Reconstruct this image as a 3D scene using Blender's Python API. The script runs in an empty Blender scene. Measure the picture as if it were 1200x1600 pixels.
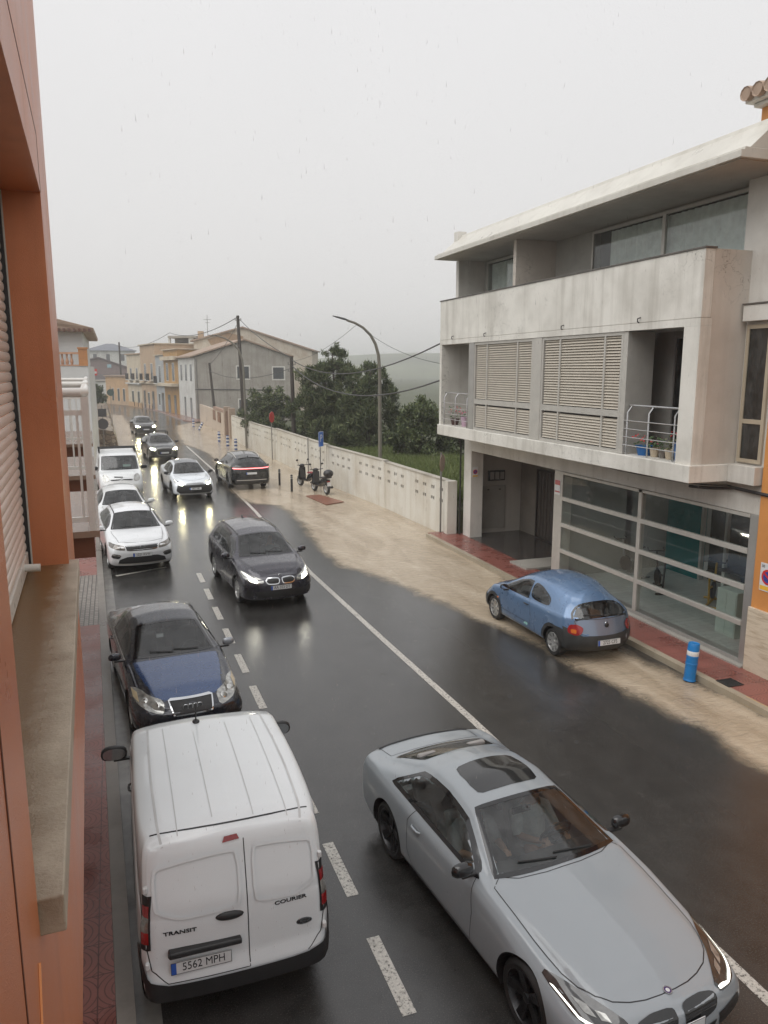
import bpy, bmesh, math, random
import numpy as np
from mathutils import Vector, Matrix, geometry
from mathutils.bvhtree import BVHTree
random.seed(7); rng = np.random.default_rng(7)
R = math.radians
scene = bpy.context.scene
COL = scene.collection
# ---------------------------------------------------------------- camera
CAMH = 5.7
cam_data = bpy.data.cameras.new('camera')
cam_data.sensor_fit = 'VERTICAL'; cam_data.sensor_height = 36.0; cam_data.lens = 27.0
cam_data.clip_start = 0.05; cam_data.clip_end = 6000
cam = bpy.data.objects.new('camera', cam_data); COL.objects.link(cam)
cam.location = (0, 0, CAMH); cam.rotation_euler = (R(90-10.5), 0, R(-19.3))
scene.camera = cam
# ---------------------------------------------------------------- sky: heavy grey rain overcast
SUN_EL, SUN_AZ = R(56), R(245)
w = bpy.data.worlds.new("World"); scene.world = w; w.use_nodes = True
nt = w.node_tree; nt.nodes.clear()
out = nt.nodes.new('ShaderNodeOutputWorld'); bg = nt.nodes.new('ShaderNodeBackground')
sky = nt.nodes.new('ShaderNodeTexSky'); sky.sky_type = 'NISHITA'; sky.sun_disc = False
sky.sun_elevation = SUN_EL; sky.sun_rotation = SUN_AZ; sky.dust_density = 4
hs = nt.nodes.new('ShaderNodeHueSaturation'); hs.inputs['Saturation'].default_value = 0.12
tc = nt.nodes.new('ShaderNodeTexCoord'); sep = nt.nodes.new('ShaderNodeSeparateXYZ')
ramp = nt.nodes.new('ShaderNodeValToRGB')
ramp.color_ramp.elements[0].position = 0.0; ramp.color_ramp.elements[0].color = (0.590, 0.580, 0.570, 1)
ramp.color_ramp.elements[1].position = 0.75; ramp.color_ramp.elements[1].color = (0.70, 0.70, 0.715, 1)
nz = nt.nodes.new('ShaderNodeTexNoise'); nz.inputs['Scale'].default_value = 1.6; nz.inputs['Detail'].default_value = 4
mr = nt.nodes.new('ShaderNodeMapRange'); mr.inputs['To Min'].default_value = 8.3; mr.inputs['To Max'].default_value = 9.1
mul = nt.nodes.new('ShaderNodeMix'); mul.data_type = 'RGBA'; mul.blend_type = 'MULTIPLY'; mul.inputs[0].default_value = 1
mix = nt.nodes.new('ShaderNodeMix'); mix.data_type = 'RGBA'; mix.inputs[0].default_value = 0.93
L = nt.links.new
L(tc.outputs['Generated'], sep.inputs[0]); L(sep.outputs['Z'], ramp.inputs[0])
L(tc.outputs['Generated'], nz.inputs['Vector']); L(nz.outputs[0], mr.inputs[0])
L(ramp.outputs[0], mul.inputs[6]); L(mr.outputs[0], mul.inputs[7])
L(sky.outputs[0], hs.inputs['Color']); L(hs.outputs[0], mix.inputs[6]); L(mul.outputs[2], mix.inputs[7])
L(mix.outputs[2], bg.inputs['Color']); bg.inputs['Strength'].default_value = 0.128
L(bg.outputs[0], out.inputs[0])
sd = bpy.data.lights.new('sun', 'SUN'); sd.energy = 1.9; sd.angle = R(70); sd.color = (1, 0.985, 0.96)
sun = bpy.data.objects.new('sun', sd); COL.objects.link(sun)
sun.rotation_euler = (R(90)-SUN_EL, 0, R(180)-SUN_AZ)
scene.view_settings.view_transform = 'Standard'; scene.view_settings.look = 'None'
scene.view_settings.exposure = 0.25; scene.view_settings.gamma = 1.0
cy = scene.cycles
cy.use_denoising = True; cy.max_bounces = 8; cy.transparent_max_bounces = 16; cy.glossy_bounces = 4; cy.diffuse_bounces = 3
cy.volume_bounces = 2; cy.caustics_reflective = False; cy.caustics_refractive = False; cy.sample_clamp_indirect = 4.0

# ---------------------------------------------------------------- helpers
def s2l(r, g, b):
    f = lambda c: (c/255/12.92) if c <= 10 else (((c/255)+0.055)/1.055)**2.4
    return (f(r), f(g), f(b))
class MB:
    """collects shapes; build() links them as ONE mesh object"""
    def __init__(s): s.v = []; s.f = []; s.m = []
    def add(s, v, f, m=0):
        o = len(s.v); s.v += [tuple(p) for p in v]; s.f += [tuple(i+o for i in q) for q in f]; s.m += [m]*len(f); return s
    def box(s, x0, x1, y0, y1, z0, z1, m=0):
        v = [(x0,y0,z0),(x1,y0,z0),(x1,y1,z0),(x0,y1,z0),(x0,y0,z1),(x1,y0,z1),(x1,y1,z1),(x0,y1,z1)]
        return s.add(v, [(0,3,2,1),(4,5,6,7),(0,1,5,4),(1,2,6,5),(2,3,7,6),(3,0,4,7)], m)
    def obox(s, c, ax, ay, az, m=0):
        c, ax, ay, az = map(Vector, (c, ax, ay, az)); v = []
        for k in (-1, 1):
            for i, j in ((-1,-1),(1,-1),(1,1),(-1,1)): v.append(c+ax*i+ay*j+az*k)
        return s.add(v, [(0,3,2,1),(4,5,6,7),(0,1,5,4),(1,2,6,5),(2,3,7,6),(3,0,4,7)], m)
    def prism(s, poly, dv, m=0):
        """poly: 3-D points of a planar ring, dv: extrusion vector"""
        n = len(poly); dv = Vector(dv); a = [Vector(p) for p in poly]; v = a+[p+dv for p in a]
        return s.add(v, [tuple(reversed(range(n))), tuple(range(n, 2*n))]+[(i, (i+1)%n, n+(i+1)%n, n+i) for i in range(n)], m)
    def tube(s, pts, r, n=8, m=0, cap=True):
        P = [Vector(p) for p in pts]; rs = r if isinstance(r, (list, tuple)) else [r]*len(P)
        base = len(s.v); prev = None
        for i, p in enumerate(P):
            t = (P[min(i+1, len(P)-1)]-P[max(i-1, 0)])
            t = t.normalized() if t.length > 1e-9 else Vector((0,0,1))
            if prev is None:
                a = t.cross(Vector((0,0,1)));  a = a if a.length > 1e-3 else t.cross(Vector((1,0,0)))
            else: a = prev-t*prev.dot(t)
            a.normalize(); prev = a; b = t.cross(a)
            for k in range(n):
                q = p+(a*math.cos(2*math.pi*k/n)+b*math.sin(2*math.pi*k/n))*rs[i]; s.v.append(tuple(q))
        for i in range(len(P)-1):
            for k in range(n):
                s.f.append((base+i*n+k, base+i*n+(k+1)%n, base+(i+1)*n+(k+1)%n, base+(i+1)*n+k)); s.m.append(m)
        if cap:
            s.f.append(tuple(base+k for k in reversed(range(n)))); s.m.append(m)
            e = base+(len(P)-1)*n; s.f.append(tuple(e+k for k in range(n))); s.m.append(m)
        return s
    def lathe(s, prof, c=(0,0,0), n=20, axis='z', m=0):
        """prof: (radius, height) pairs"""
        base = len(s.v)
        for r, h in prof:
            for k in range(n):
                a = 2*math.pi*k/n; x, y = r*math.cos(a), r*math.sin(a)
                p = {'z': (x, y, h), 'x': (h, x, y), 'y': (y, h, x)}[axis]
                s.v.append((p[0]+c[0], p[1]+c[1], p[2]+c[2]))
        for i in range(len(prof)-1):
            for k in range(n):
                s.f.append((base+i*n+k, base+i*n+(k+1)%n, base+(i+1)*n+(k+1)%n, base+(i+1)*n+k)); s.m.append(m)
        return s
    def ell(s, c, r, nu=14, nv=8, m=0, rot=None):
        base = len(s.v); M = rot or Matrix.Identity(3)
        for j in range(nv+1):
            t = math.pi*j/nv
            for i in range(nu):
                a = 2*math.pi*i/nu
                q = M @ Vector((r[0]*math.sin(t)*math.cos(a), r[1]*math.sin(t)*math.sin(a), r[2]*math.cos(t)))
                s.v.append((q.x+c[0], q.y+c[1], q.z+c[2]))
        for j in range(nv):
            for i in range(nu):
                s.f.append((base+j*nu+i, base+(j+1)*nu+i, base+(j+1)*nu+(i+1)%nu, base+j*nu+(i+1)%nu)); s.m.append(m)
        return s
    def build(s, name, mats, parent=None, smooth=False, bevel=0.0, loc=None, rotz=None):
        me = bpy.data.meshes.new(name); me.from_pydata(s.v, [], s.f)
        mats = mats if isinstance(mats, (list, tuple)) else [mats]
        for q in mats: me.materials.append(q)
        if len(mats) > 1: me.polygons.foreach_set('material_index', s.m)
        if smooth:
            me.polygons.foreach_set('use_smooth', [True]*len(me.polygons))
            try: me.set_sharp_from_angle(angle=R(smooth if smooth is not True else 40))
            except Exception: pass
        me.update()
        o = bpy.data.objects.new(name, me); COL.objects.link(o)
        if parent is not None: o.parent = parent
        if loc is not None: o.location = loc
        if rotz is not None: o.rotation_euler = (0, 0, rotz)
        if bevel > 0:
            b = o.modifiers.new('bevel', 'BEVEL'); b.width = bevel; b.segments = 2; b.limit_method = 'ANGLE'; b.angle_limit = R(40)
        return o
def thing(name, label, cat, loc=(0,0,0), rotz=0, group=None):
    o = bpy.data.objects.new(name, None); COL.objects.link(o); o.empty_display_size = 0.2
    o.location = loc; o.rotation_euler = (0, 0, rotz); o['label'] = label; o['category'] = cat
    if group: o['group'] = group
    return o
def tag(o, label, cat, group=None, kind=None):
    o['label'] = label; o['category'] = cat
    if group: o['group'] = group
    if kind: o['kind'] = kind
    return o
def struct(o): o['kind'] = 'structure'; return o
def dup(root, loc, rotz=None, label=None, group=None):
    r = root.copy(); COL.objects.link(r); r.location = loc
    if rotz is not None: r.rotation_euler = (0, 0, rotz)
    if label: r['label'] = label
    if group: r['group'] = group
    for ch in list(root.children):
        c = ch.copy(); COL.objects.link(c); c.parent = r
        for g in list(ch.children):
            d = g.copy(); COL.objects.link(d); d.parent = c
    return r
def text_mesh(txt, size, name='lettering', sx=1.0, extrude=0.001, shear=0.0, bold=0.0):
    """letters lying in the xz plane, reading along +x, facing -y, centred"""
    cu = bpy.data.curves.new(name, 'FONT'); cu.body = txt; cu.size = size; cu.align_x = 'CENTER'; cu.align_y = 'CENTER'
    cu.extrude = extrude; cu.offset = bold; cu.shear = shear; cu.resolution_u = 3
    o = bpy.data.objects.new(name, cu); COL.objects.link(o)
    dg = bpy.context.evaluated_depsgraph_get(); me = bpy.data.meshes.new_from_object(o.evaluated_get(dg))
    bpy.data.objects.remove(o); bpy.data.curves.remove(cu)
    me.transform(Matrix.Rotation(R(90), 4, 'X') @ Matrix.Diagonal((sx, 1, 1, 1)))
    return me
def text_obj(txt, size, mat, parent, loc, rotz=0, rotx=0, roty=0, name='lettering', **k):
    me = text_mesh(txt, size, name, **k); me.materials.clear(); me.materials.append(mat)
    o = bpy.data.objects.new(name, me); COL.objects.link(o); o.parent = parent
    o.location = loc; o.rotation_euler = (rotx, roty, rotz); return o

# ---------------------------------------------------------------- materials
class NT:
    def __init__(s, name):
        s.mat = bpy.data.materials.new(name); s.mat.use_nodes = True; s.t = s.mat.node_tree; s.t.nodes.clear()
        s.out = s.n('OutputMaterial')
    def n(s, typ, **k):
        nd = s.t.nodes.new('ShaderNode'+typ)
        for a, b in k.items(): setattr(nd, a, b)
        return nd
    def l(s, a, b): s.t.links.new(a, b)
    def coords(s, scale=(1,1,1), kind='Object'):
        tc = s.n('TexCoord'); mp = s.n('Mapping'); mp.inputs['Scale'].default_value = scale
        s.l(tc.outputs[kind], mp.inputs['Vector']); return mp.outputs[0]
    def noise(s, vec, scale, detail=4, rough=0.55, dist=0.0):
        nd = s.n('TexNoise'); nd.inputs['Scale'].default_value = scale; nd.inputs['Detail'].default_value = detail
        nd.inputs['Roughness'].default_value = rough; nd.inputs['Distortion'].default_value = dist
        s.l(vec, nd.inputs['Vector']); return nd.outputs[0]
    def ramp(s, fac, stops):
        nd = s.n('ValToRGB'); e = nd.color_ramp.elements
        while len(e) < len(stops): e.new(0.5)
        for q, (p, c) in zip(e, stops): q.position = p; q.color = (*c, 1) if len(c) == 3 else c
        s.l(fac, nd.inputs[0]); return nd.outputs[0]
    def rng(s, val, a, b, c, d, clamp=True):
        nd = s.n('MapRange', clamp=clamp)
        for i, q in zip(('From Min','From Max','To Min','To Max'), (a,b,c,d)): nd.inputs[i].default_value = q
        s.l(val, nd.inputs[0]); return nd.outputs[0]
    def mix(s, fac, a, b, mode='MIX'):
        nd = s.n('Mix', data_type='RGBA', blend_type=mode)
        for i, q in ((0, fac), (6, a), (7, b)):
            if hasattr(q, 'is_linked'): s.l(q, nd.inputs[i])
            else: nd.inputs[i].default_value = q if i == 0 else ((*q, 1) if len(q) == 3 else q)
        return nd.outputs[2]
    def math(s, op, a, b=0.0):
        nd = s.n('Math', operation=op)
        for i, q in ((0, a), (1, b)):
            if hasattr(q, 'is_linked'): s.l(q, nd.inputs[i])
            else: nd.inputs[i].default_value = q
        return nd.outputs[0]
    def bump(s, h, strength=0.3, dist=0.01, nrm=None):
        nd = s.n('Bump'); nd.inputs['Strength'].default_value = strength; nd.inputs['Distance'].default_value = dist
        s.l(h, nd.inputs['Height'])
        if nrm is not None: s.l(nrm, nd.inputs['Normal'])
        return nd.outputs[0]
    def bsdf(s, **k):
        p = s.n('BsdfPrincipled')
        for a, b in k.items():
            i = p.inputs[a.replace('_', ' ')]
            if hasattr(b, 'is_linked'): s.l(b, i)
            else: i.default_value = (*b, 1) if isinstance(b, tuple) and len(b) == 3 else b
        s.l(p.outputs[0], s.out.inputs[0]); return p
_mc = {}
def pm(name, col, rough=0.5, metal=0.0, var=0.12, vscale=3.0, bump=0.0, bscale=60, bdist=0.004, coat=0.0, stretch=(1,1,1), spec=0.5, emis=None, es=0.0):
    """procedural surface: base colour with soft blotches, roughness variation and optional grain"""
    if name in _mc: return _mc[name]
    t = NT(name); v = t.coords(stretch)
    n1 = t.noise(v, vscale, 5); n2 = t.noise(v, vscale*7, 3)
    dk = tuple(c*(1-var) for c in col); lt = tuple(min(1, c*(1+var)) for c in col)
    c = t.ramp(n1, [(0.3, dk), (0.7, lt)])
    k = dict(Base_Color=c, Roughness=t.rng(n2, 0.3, 0.7, max(0.02, rough*0.85), min(1, rough*1.15)), Metallic=metal)
    if coat: k['Coat_Weight'] = coat; k['Coat_Roughness'] = 0.04
    if bump: k['Normal'] = t.bump(t.noise(v, bscale, 6, 0.65), bump, bdist)
    p = t.bsdf(**k); p.inputs['Specular IOR Level'].default_value = spec
    if emis: p.inputs['Emission Color'].default_value = (*emis, 1); p.inputs['Emission Strength'].default_value = es
    _mc[name] = t.mat; return t.mat
def paint(name, col, metal=0.0, rough=0.35, drops=0.25, coat=1.0):
    """car paint under clear coat, beaded with rain"""
    if name in _mc: return _mc[name]
    t = NT(name); v = t.coords()
    fl = t.noise(v, 900, 2); big = t.noise(v, 1.3, 4)
    c = t.mix(t.rng(big, 0.3, 0.7, 0, 0.25), col, tuple(x*0.8 for x in col))
    if metal: c = t.mix(t.rng(fl, 0.45, 0.7, 0, 0.3), c, tuple(min(1, x*1.5+.02) for x in col))
    vo = t.n('TexVoronoi'); vo.inputs['Scale'].default_value = 95; t.l(v, vo.inputs['Vector'])
    sel = t.noise(v, 40, 2)
    d = t.rng(vo.outputs['Distance'], 0.0, 0.35, 1, 0)
    d = t.math('MULTIPLY', d, t.rng(sel, 0.5, 0.6, 0, 1))
    wet = t.noise(v, 6, 4, 0.6, 0.5)
    b = t.bump(d, drops, 0.003)
    p = t.bsdf(Base_Color=c, Metallic=metal, Roughness=t.rng(wet, 0.3, 0.7, rough*0.8, rough*1.25), Coat_Weight=coat, Coat_Roughness=0.06, Normal=b)
    t.l(b, p.inputs['Coat Normal'])
    _mc[name] = t.mat; return t.mat
def glassmat(name, tint=(0.4,0.45,0.45), ior=1.5, drops=0.0, dirt=0.04):
    """thin pane: tinted see-through plus mirror reflection by angle"""
    if name in _mc: return _mc[name]
    t = NT(name); v = t.coords()
    tr = t.n('BsdfTransparent'); tr.inputs[0].default_value = (*tint, 1)
    gl = t.n('BsdfGlossy'); gl.inputs['Roughness'].default_value = 0.03
    fr = t.n('LayerWeight'); fr.inputs[0].default_value = .5
    f2 = t.math('ADD', t.math('MULTIPLY', t.math('POWER', fr.outputs['Facing'], 5.0), .94), .085 if tint[0] < .5 else .05)
    if drops:
        vo = t.n('TexVoronoi'); vo.inputs['Scale'].default_value = 70; t.l(v, vo.inputs['Vector'])
        d = t.math('MULTIPLY', t.rng(vo.outputs['Distance'], 0, 0.4, 1, 0), t.rng(t.noise(v, 30, 2), 0.5, 0.62, 0, 1))
        b = t.bump(d, drops, 0.004); t.l(b, gl.inputs['Normal']); t.l(b, fr.inputs['Normal'])
    df = t.n('BsdfDiffuse'); df.inputs[0].default_value = (0.5, 0.52, 0.52, 1)
    m0 = t.n('MixShader'); t.l(t.rng(t.noise(v, 5, 4), 0.35, 0.75, 0, dirt*2), m0.inputs[0]); t.l(tr.outputs[0], m0.inputs[1]); t.l(df.outputs[0], m0.inputs[2])
    mx = t.n('MixShader'); t.l(f2, mx.inputs[0]); t.l(m0.outputs[0], mx.inputs[1]); t.l(gl.outputs[0], mx.inputs[2])
    t.l(mx.outputs[0], t.out.inputs[0]); _mc[name] = t.mat; return t.mat
def emit(name, col, st):
    if name in _mc: return _mc[name]
    t = NT(name); p = t.bsdf(Base_Color=(0.8,0.8,0.8), Roughness=0.2)
    p.inputs['Emission Color'].default_value = (*col, 1); p.inputs['Emission Strength'].default_value = st
    _mc[name] = t.mat; return t.mat
def stained(name, col, dirt, rough=0.7, streak=0.5, cracks=0.0, bscale=25, bstr=0.25, wet=0.0):
    """rendered wall with vertical run-off streaks, blotches and hair cracks"""
    if name in _mc: return _mc[name]
    t = NT(name); v = t.coords(); vs = t.coords((2.2, 2.2, 0.12))
    a = t.noise(v, 0.9, 6, 0.6); b = t.noise(vs, 1.6, 6, 0.65)
    c = t.mix(t.rng(a, 0.42, 0.72, 0, 0.55), col, dirt)
    c = t.mix(t.rng(b, 0.5, 0.75, 0, streak), c, dirt)
    c = t.mix(t.rng(t.noise(v, 40, 3), 0.5, 0.75, 0, 0.15), c, tuple(x*0.6 for x in col))
    if cracks:
        vo = t.n('TexVoronoi', feature='DISTANCE_TO_EDGE'); vo.inputs['Scale'].default_value = 2.2
        mp = t.n('Mapping'); t.l(v, mp.inputs[0])
        ns = t.n('TexNoise'); ns.inputs['Scale'].default_value = 3; ns.inputs['Detail'].default_value = 6; t.l(v, ns.inputs['Vector'])
        ad = t.n('VectorMath', operation='ADD'); t.l(v, ad.inputs[0]); t.l(ns.outputs['Color'], ad.inputs[1]); t.l(ad.outputs[0], vo.inputs['Vector'])
        k = t.math('MULTIPLY', t.rng(vo.outputs[0], 0.0, 0.012, 1, 0), t.rng(t.noise(v, 0.5, 2), 0.54, 0.62, 0, cracks))
        c = t.mix(k, c, tuple(x*0.25 for x in dirt))
    r = t.rng(a, 0.3, 0.7, rough, max(0.1, rough-wet))
    t.bsdf(Base_Color=c, Roughness=r, Normal=t.bump(t.noise(v, bscale, 8, 0.7), bstr, 0.004))
    _mc[name] = t.mat; return t.mat

ALU = pm('brushed_aluminium', (0.42,0.41,0.39), 0.4, 0.6, 0.06, 4)
ALU_LIGHT = pm('pale_aluminium', (0.50,0.48,0.44), 0.42, 0.35, 0.07, 4)
STEEL = pm('stainless_steel', (0.5,0.5,0.5), 0.25, 0.9, 0.08, 5)
BLACKPL = pm('black_plastic', (0.018,0.018,0.019), 0.42, 0, 0.2, 8, 0.1, 300, 0.001)
GLOSSBLACK = pm('gloss_black', (0.008,0.008,0.009), 0.08, 0, 0.1, 5, coat=0.6)
RUBBER = pm('tyre_rubber', (0.018,0.018,0.018), 0.6, 0, 0.25, 12, 0.3, 90, 0.003)
CHROME = pm('chrome', (0.62,0.63,0.64), 0.12, 1.0, 0.05, 3)
RIM = pm('alloy_rim', (0.50,0.50,0.49), 0.3, 0.75, 0.12, 8)
RIMDK = pm('dark_alloy_rim', (0.03,0.03,0.032), 0.3, 0.5, 0.15, 8)
CARIN = pm('car_interior_cloth', (0.03,0.03,0.032), 0.7, 0, 0.25, 6, 0.2, 120, 0.002)
WHITEPLATE = pm('plate_white', (0.62,0.63,0.63), 0.35, 0, 0.05, 6)
EUBLUE = pm('plate_blue', (0.03,0.10,0.42), 0.35, 0, 0.08, 6)
INK = pm('black_lettering', (0.012,0.012,0.014), 0.4, 0, 0.1, 10)
LAMPRED = pm('red_lamp_lens', (0.26,0.012,0.014), 0.12, 0, 0.15, 12, coat=0.6)
LAMPORANGE = pm('amber_lamp_lens', (0.55,0.14,0.02), 0.12, 0, 0.1, 12, coat=0.6)
LAMPCLEAR = pm('clear_lamp_lens', (0.36,0.36,0.34), 0.10, 0.55, 0.45, 14, coat=0.8)
CARGLASS = glassmat('car_glass', (0.44,0.49,0.48), 1.5, 0.06)
CARGLASSDK = glassmat('privacy_glass', (0.06,0.065,0.065), 1.5, 0.1)
WINGLASS = glassmat('window_glass', (0.92,0.94,0.93), 1.45)
SHOPGLASS = glassmat('shop_glass', (0.90,0.93,0.92), 1.45, 0.0, 0.01)
HEADEMIT = emit('headlamp_glow', (1.0,0.90,0.52), 230.0)
HEADEMIT_SOFT = emit('headlamp_glow_white', (1.0,0.96,0.80), 40.0)
DRLEMIT = emit('running_light_glow', (1.0,0.98,0.86), 1.8)
TAILEMIT = emit('tail_lamp_glow', (1.0,0.06,0.06), 3.0)
# ---------------------------------------------------------------- vehicles: one lofted shell per car, cut for arches and panes, split into panels
def chaikin(P, it=2):
    for _ in range(it):
        Q = [P[0]]
        for a, b in zip(P[:-1], P[1:]):
            Q.append(a*0.75+b*0.25); Q.append(a*0.25+b*0.75)
        Q.append(P[-1]); P = Q
    return P
def inpoly(px, py, poly):
    ins = False; n = len(poly); j = n-1
    for i in range(n):
        xi, yi = poly[i]; xj, yj = poly[j]
        if (yi > py) != (yj > py) and px < (xj-xi)*(py-yi)/(yj-yi)+xi: ins = not ins
        j = i
    return ins
def densify(P, step, closed=True):
    out = []; n = len(P)
    for i in range(n if closed else n-1):
        a, b = Vector(P[i]), Vector(P[(i+1) % n]); k = max(1, int((b-a).length/step))
        out += [a.lerp(b, t/k) for t in range(k)]
    if not closed: out.append(Vector(P[-1]))
    return out
def roundpoly(P, it=2, k=0.25):
    """corner-cut a closed 2-D/3-D ring"""
    P = [Vector(p) for p in P]
    for _ in range(it):
        Q = []
        for a, b in zip(P, P[1:]+P[:1]): Q += [a.lerp(b, k), a.lerp(b, 1-k)]
        P = Q; k = 0.25
    return P
class Car:
    def __init__(s, name, label, cat, loc, rot, S, paintmat, group=None, fine=0.04):
        s.S = S; s.root = thing(name, label, cat, (loc[0], loc[1], loc[2] if len(loc) > 2 else 0), rot, group); s.paint = paintmat
        s.L, s.W = S['L'], S['W']; s.wm = s.W/2; s.hl = s.L/2
        Lh = s.hl; wm = s.wm; cy_, cz = S['cowl']; hy, hz = S['hdr']
        tb = {}
        tb['zt'] = [(Lh, S['nose'])]+S.get('hood', [])+[(cy_, cz), (hy, hz)]+S['roof']
        ra = S['roofw']
        tb['wr'] = [(Lh, .66*wm), (Lh-.25, .72*wm), (cy_+.12, .80*wm), (cy_, S.get('cowlw', .82)*wm), (hy, ra*1.0), ((hy-Lh)/2, ra*1.02)]+S.get('wr_rear', [(-Lh+.3, ra*.97), (-Lh, ra*.90)])
        cr = S.get('crown', .075)
        tb['cr'] = [(Lh, .05), (cy_+.1, .035), (hy, cr)]+S.get('cr_rear', [(-Lh, cr)])
        tb['zb'] = [(Lh, S['nose']-.12), (cy_+.3, cz-.13), (cy_-.15, S['belt'][0]), (-Lh, S['belt'][1])]
        tb['wb'] = [(Lh, .92*wm), (cy_, S.get('beltw', .945)*wm), (-Lh, S.get('beltw', .945)*wm)]
        tb['zs'] = [(Lh, S.get('bump_z', .22)), (Lh-.7, .2), (-Lh+.6, .22), (-Lh, S.get('bumpr_z', .28))]
        tb['e'] = [(Lh, S.get('nf', .84)), (Lh-.05, S.get('nf', .84)+.06), (Lh-.16, .955), (Lh-.38, .99), (Lh-.7, 1), (-Lh+.7, 1), (-Lh+.36, .99), (-Lh+.14, .965), (-Lh+.05, S.get('nr', .88)+.05), (-Lh, S.get('nr', .88))]
        s.tab = {}
        g = np.arange(-Lh-.5, Lh+.5, .01)
        for k, t in tb.items():
            t = sorted(t); v = np.interp(g, [q[0] for q in t], [q[1] for q in t])
            wd = S.get('smooth', .13) if k != 'e' else .04; n = max(3, int(wd/.01)); ker = np.hanning(n+2)[1:-1]; ker /= ker.sum()
            s.tab[k] = np.convolve(np.pad(v, n, 'edge'), ker, 'same')[n:-n]
        s.g = g
        s.build_shell(fine)
    def T(s, k, y): return float(np.interp(y, s.g, s.tab[k]))
    def zr(s, y): return s.T('zt', y)-s.T('cr', y)
    def zb(s, y): return min(s.T('zb', y), s.zr(y)-.03)
    def shift(s, y, z):
        S = s.S; d = 0
        fp = S.get('fprof', [(.2,-.07), (.36,0), (.6,-.01), (.85,-.12)]); rp = S.get('rprof', [(.2,.08), (.4,0), (.8,.02), (1.0,.1)])
        ff, rf = S.get('ffade', .5), S.get('rfade', .8)
        t = 1-(s.hl-y)/ff
        if t > 0: d += np.interp(z, [q[0] for q in fp], [q[1] for q in fp])*t*t*(3-2*t)
        t = 1-(y+s.hl)/rf
        if t > 0: d += np.interp(z, [q[0] for q in rp], [q[1] for q in rp])*t
        return y+d
    def section(s, y):
        T = lambda k: s.T(k, y)
        e = T('e'); wm = s.wm*e; wr = min(T('wr')*e, wm*.93); wb = T('wb')*e; zt, zs = T('zt'), T('zs'); zr = s.zr(y); zb = s.zb(y)
        zm = zs+(zb-zs)*s.S.get('waist', .56)
        C = [(wm*.78, zs), (wm*.955, zs+.015), (wm*.99, zs+.10), (wm, zm), (wm*.985+.0*wb, zb-.09), (wb+.012, zb-.02), (wb-.012, zb+.006),
             (wb+(wr-wb)*.42+.012, zb+(zr-zb)*.46), (wr+.03, zr-.05), (wr-.035, zr+.008), (wr*.62, zr+(zt-zr)*.62), (wr*.28, zr+(zt-zr)*.93), (0, zt)]
        C = [np.array(c) for c in C]
        for i in range(1, len(C)):
            if C[i][1] < C[i-1][1]+.002 : C[i][1] = C[i-1][1]+.002
        C[-1][1] = max(C[-1][1], zt)
        return chaikin(C, 2)
    def build_shell(s, fine):
        Lh = s.hl
        ys = list(np.arange(-Lh+.2, Lh-.2, fine)); ends = [0, .012, .03, .055, .085, .12, .16]
        ys = sorted([-Lh+q for q in ends]+ys+[Lh-q for q in ends])
        V = []; F = []; secs = [s.section(y) for y in ys]; m = len(secs[0]); K = 2*m-1
        for y, c in zip(ys, secs):
            for x, z in c: V.append((-x, y, z))
            for x, z in reversed(c[:-1]): V.append((x, y, z))
        for i in range(len(ys)-1):
            for k in range(K-1): F.append((i*K+k, i*K+k+1, (i+1)*K+k+1, (i+1)*K+k))
        nc = 16
        for i, sg, bul in ((0, -1, s.S.get('br', .07)), (len(ys)-1, 1, s.S.get('bf', .10))):
            y = ys[i]; c = secs[i]; rows = []
            wmx = max(q[0] for q in c)
            for j in range(m-1):
                row = [i*K+j]
                for q in range(1, nc):
                    t = 2*q/nc-1
                    V.append((c[j][0]*t, y+sg*bul*(1-abs(t)**2.2)*(c[j][0]/wmx), c[j][1])); row.append(len(V)-1)
                row.append(i*K+K-1-j); rows.append(row)
            for j in range(m-2):
                for q in range(nc):
                    f = (rows[j][q], rows[j][q+1], rows[j+1][q+1], rows[j+1][q]); F.append(f if sg < 0 else f[::-1])
            top = i*K+m-1
            for q in range(nc):
                f = (rows[-1][q], rows[-1][q+1], top); F.append(f if sg < 0 else f[::-1])
        V = [(x, s.shift(y, z), z) for x, y, z in V]
        s.V = np.array(V, float); s.F = F
        # clip the shell cleanly along the wheel arches
        s.axles = s.S['axles']; s.wr_ = s.S['wheel_r']; s.ra = s.wr_+s.S.get('arch_gap', .045)
        full = BVHTree.FromPolygons([tuple(p) for p in s.V], F); s.bvh = full
        Vl = [tuple(p) for p in s.V]; edge = {}; NF = []
        dist = np.min([np.hypot(s.V[:, 1]-ya, s.V[:, 2]-s.wr_)-s.ra for ya in s.axles], axis=0); dist[np.abs(s.V[:, 0]) < .5*s.wm] = 9
        for f in F:
            d = [dist[i] for i in f]
            if min(d) >= 0: NF.append(f); continue
            if max(d) <= 0: continue
            P = []
            for k in range(len(f)):
                i, j = f[k], f[(k+1) % len(f)]; di, dj = dist[i], dist[j]
                if di >= 0: P.append(i)
                if (di < 0) != (dj < 0):
                    key = (min(i, j), max(i, j))
                    if key not in edge:
                        i2, j2 = key; t = dist[i2]/(dist[i2]-dist[j2]); Vl.append(tuple(np.array(Vl[i2])*(1-t)+np.array(Vl[j2])*t)); edge[key] = len(Vl)-1
                    P.append(edge[key])
            if len(P) > 2: NF.append(tuple(P))
        s.V = np.array(Vl); s.F = F = NF
        me = bpy.data.meshes.new('tmp'); me.from_pydata([tuple(p) for p in s.V], [], F); me.update()
        s.N = np.zeros(len(s.V)*3); me.vertices.foreach_get('normal', s.N); s.N = s.N.reshape(-1, 3)
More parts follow.
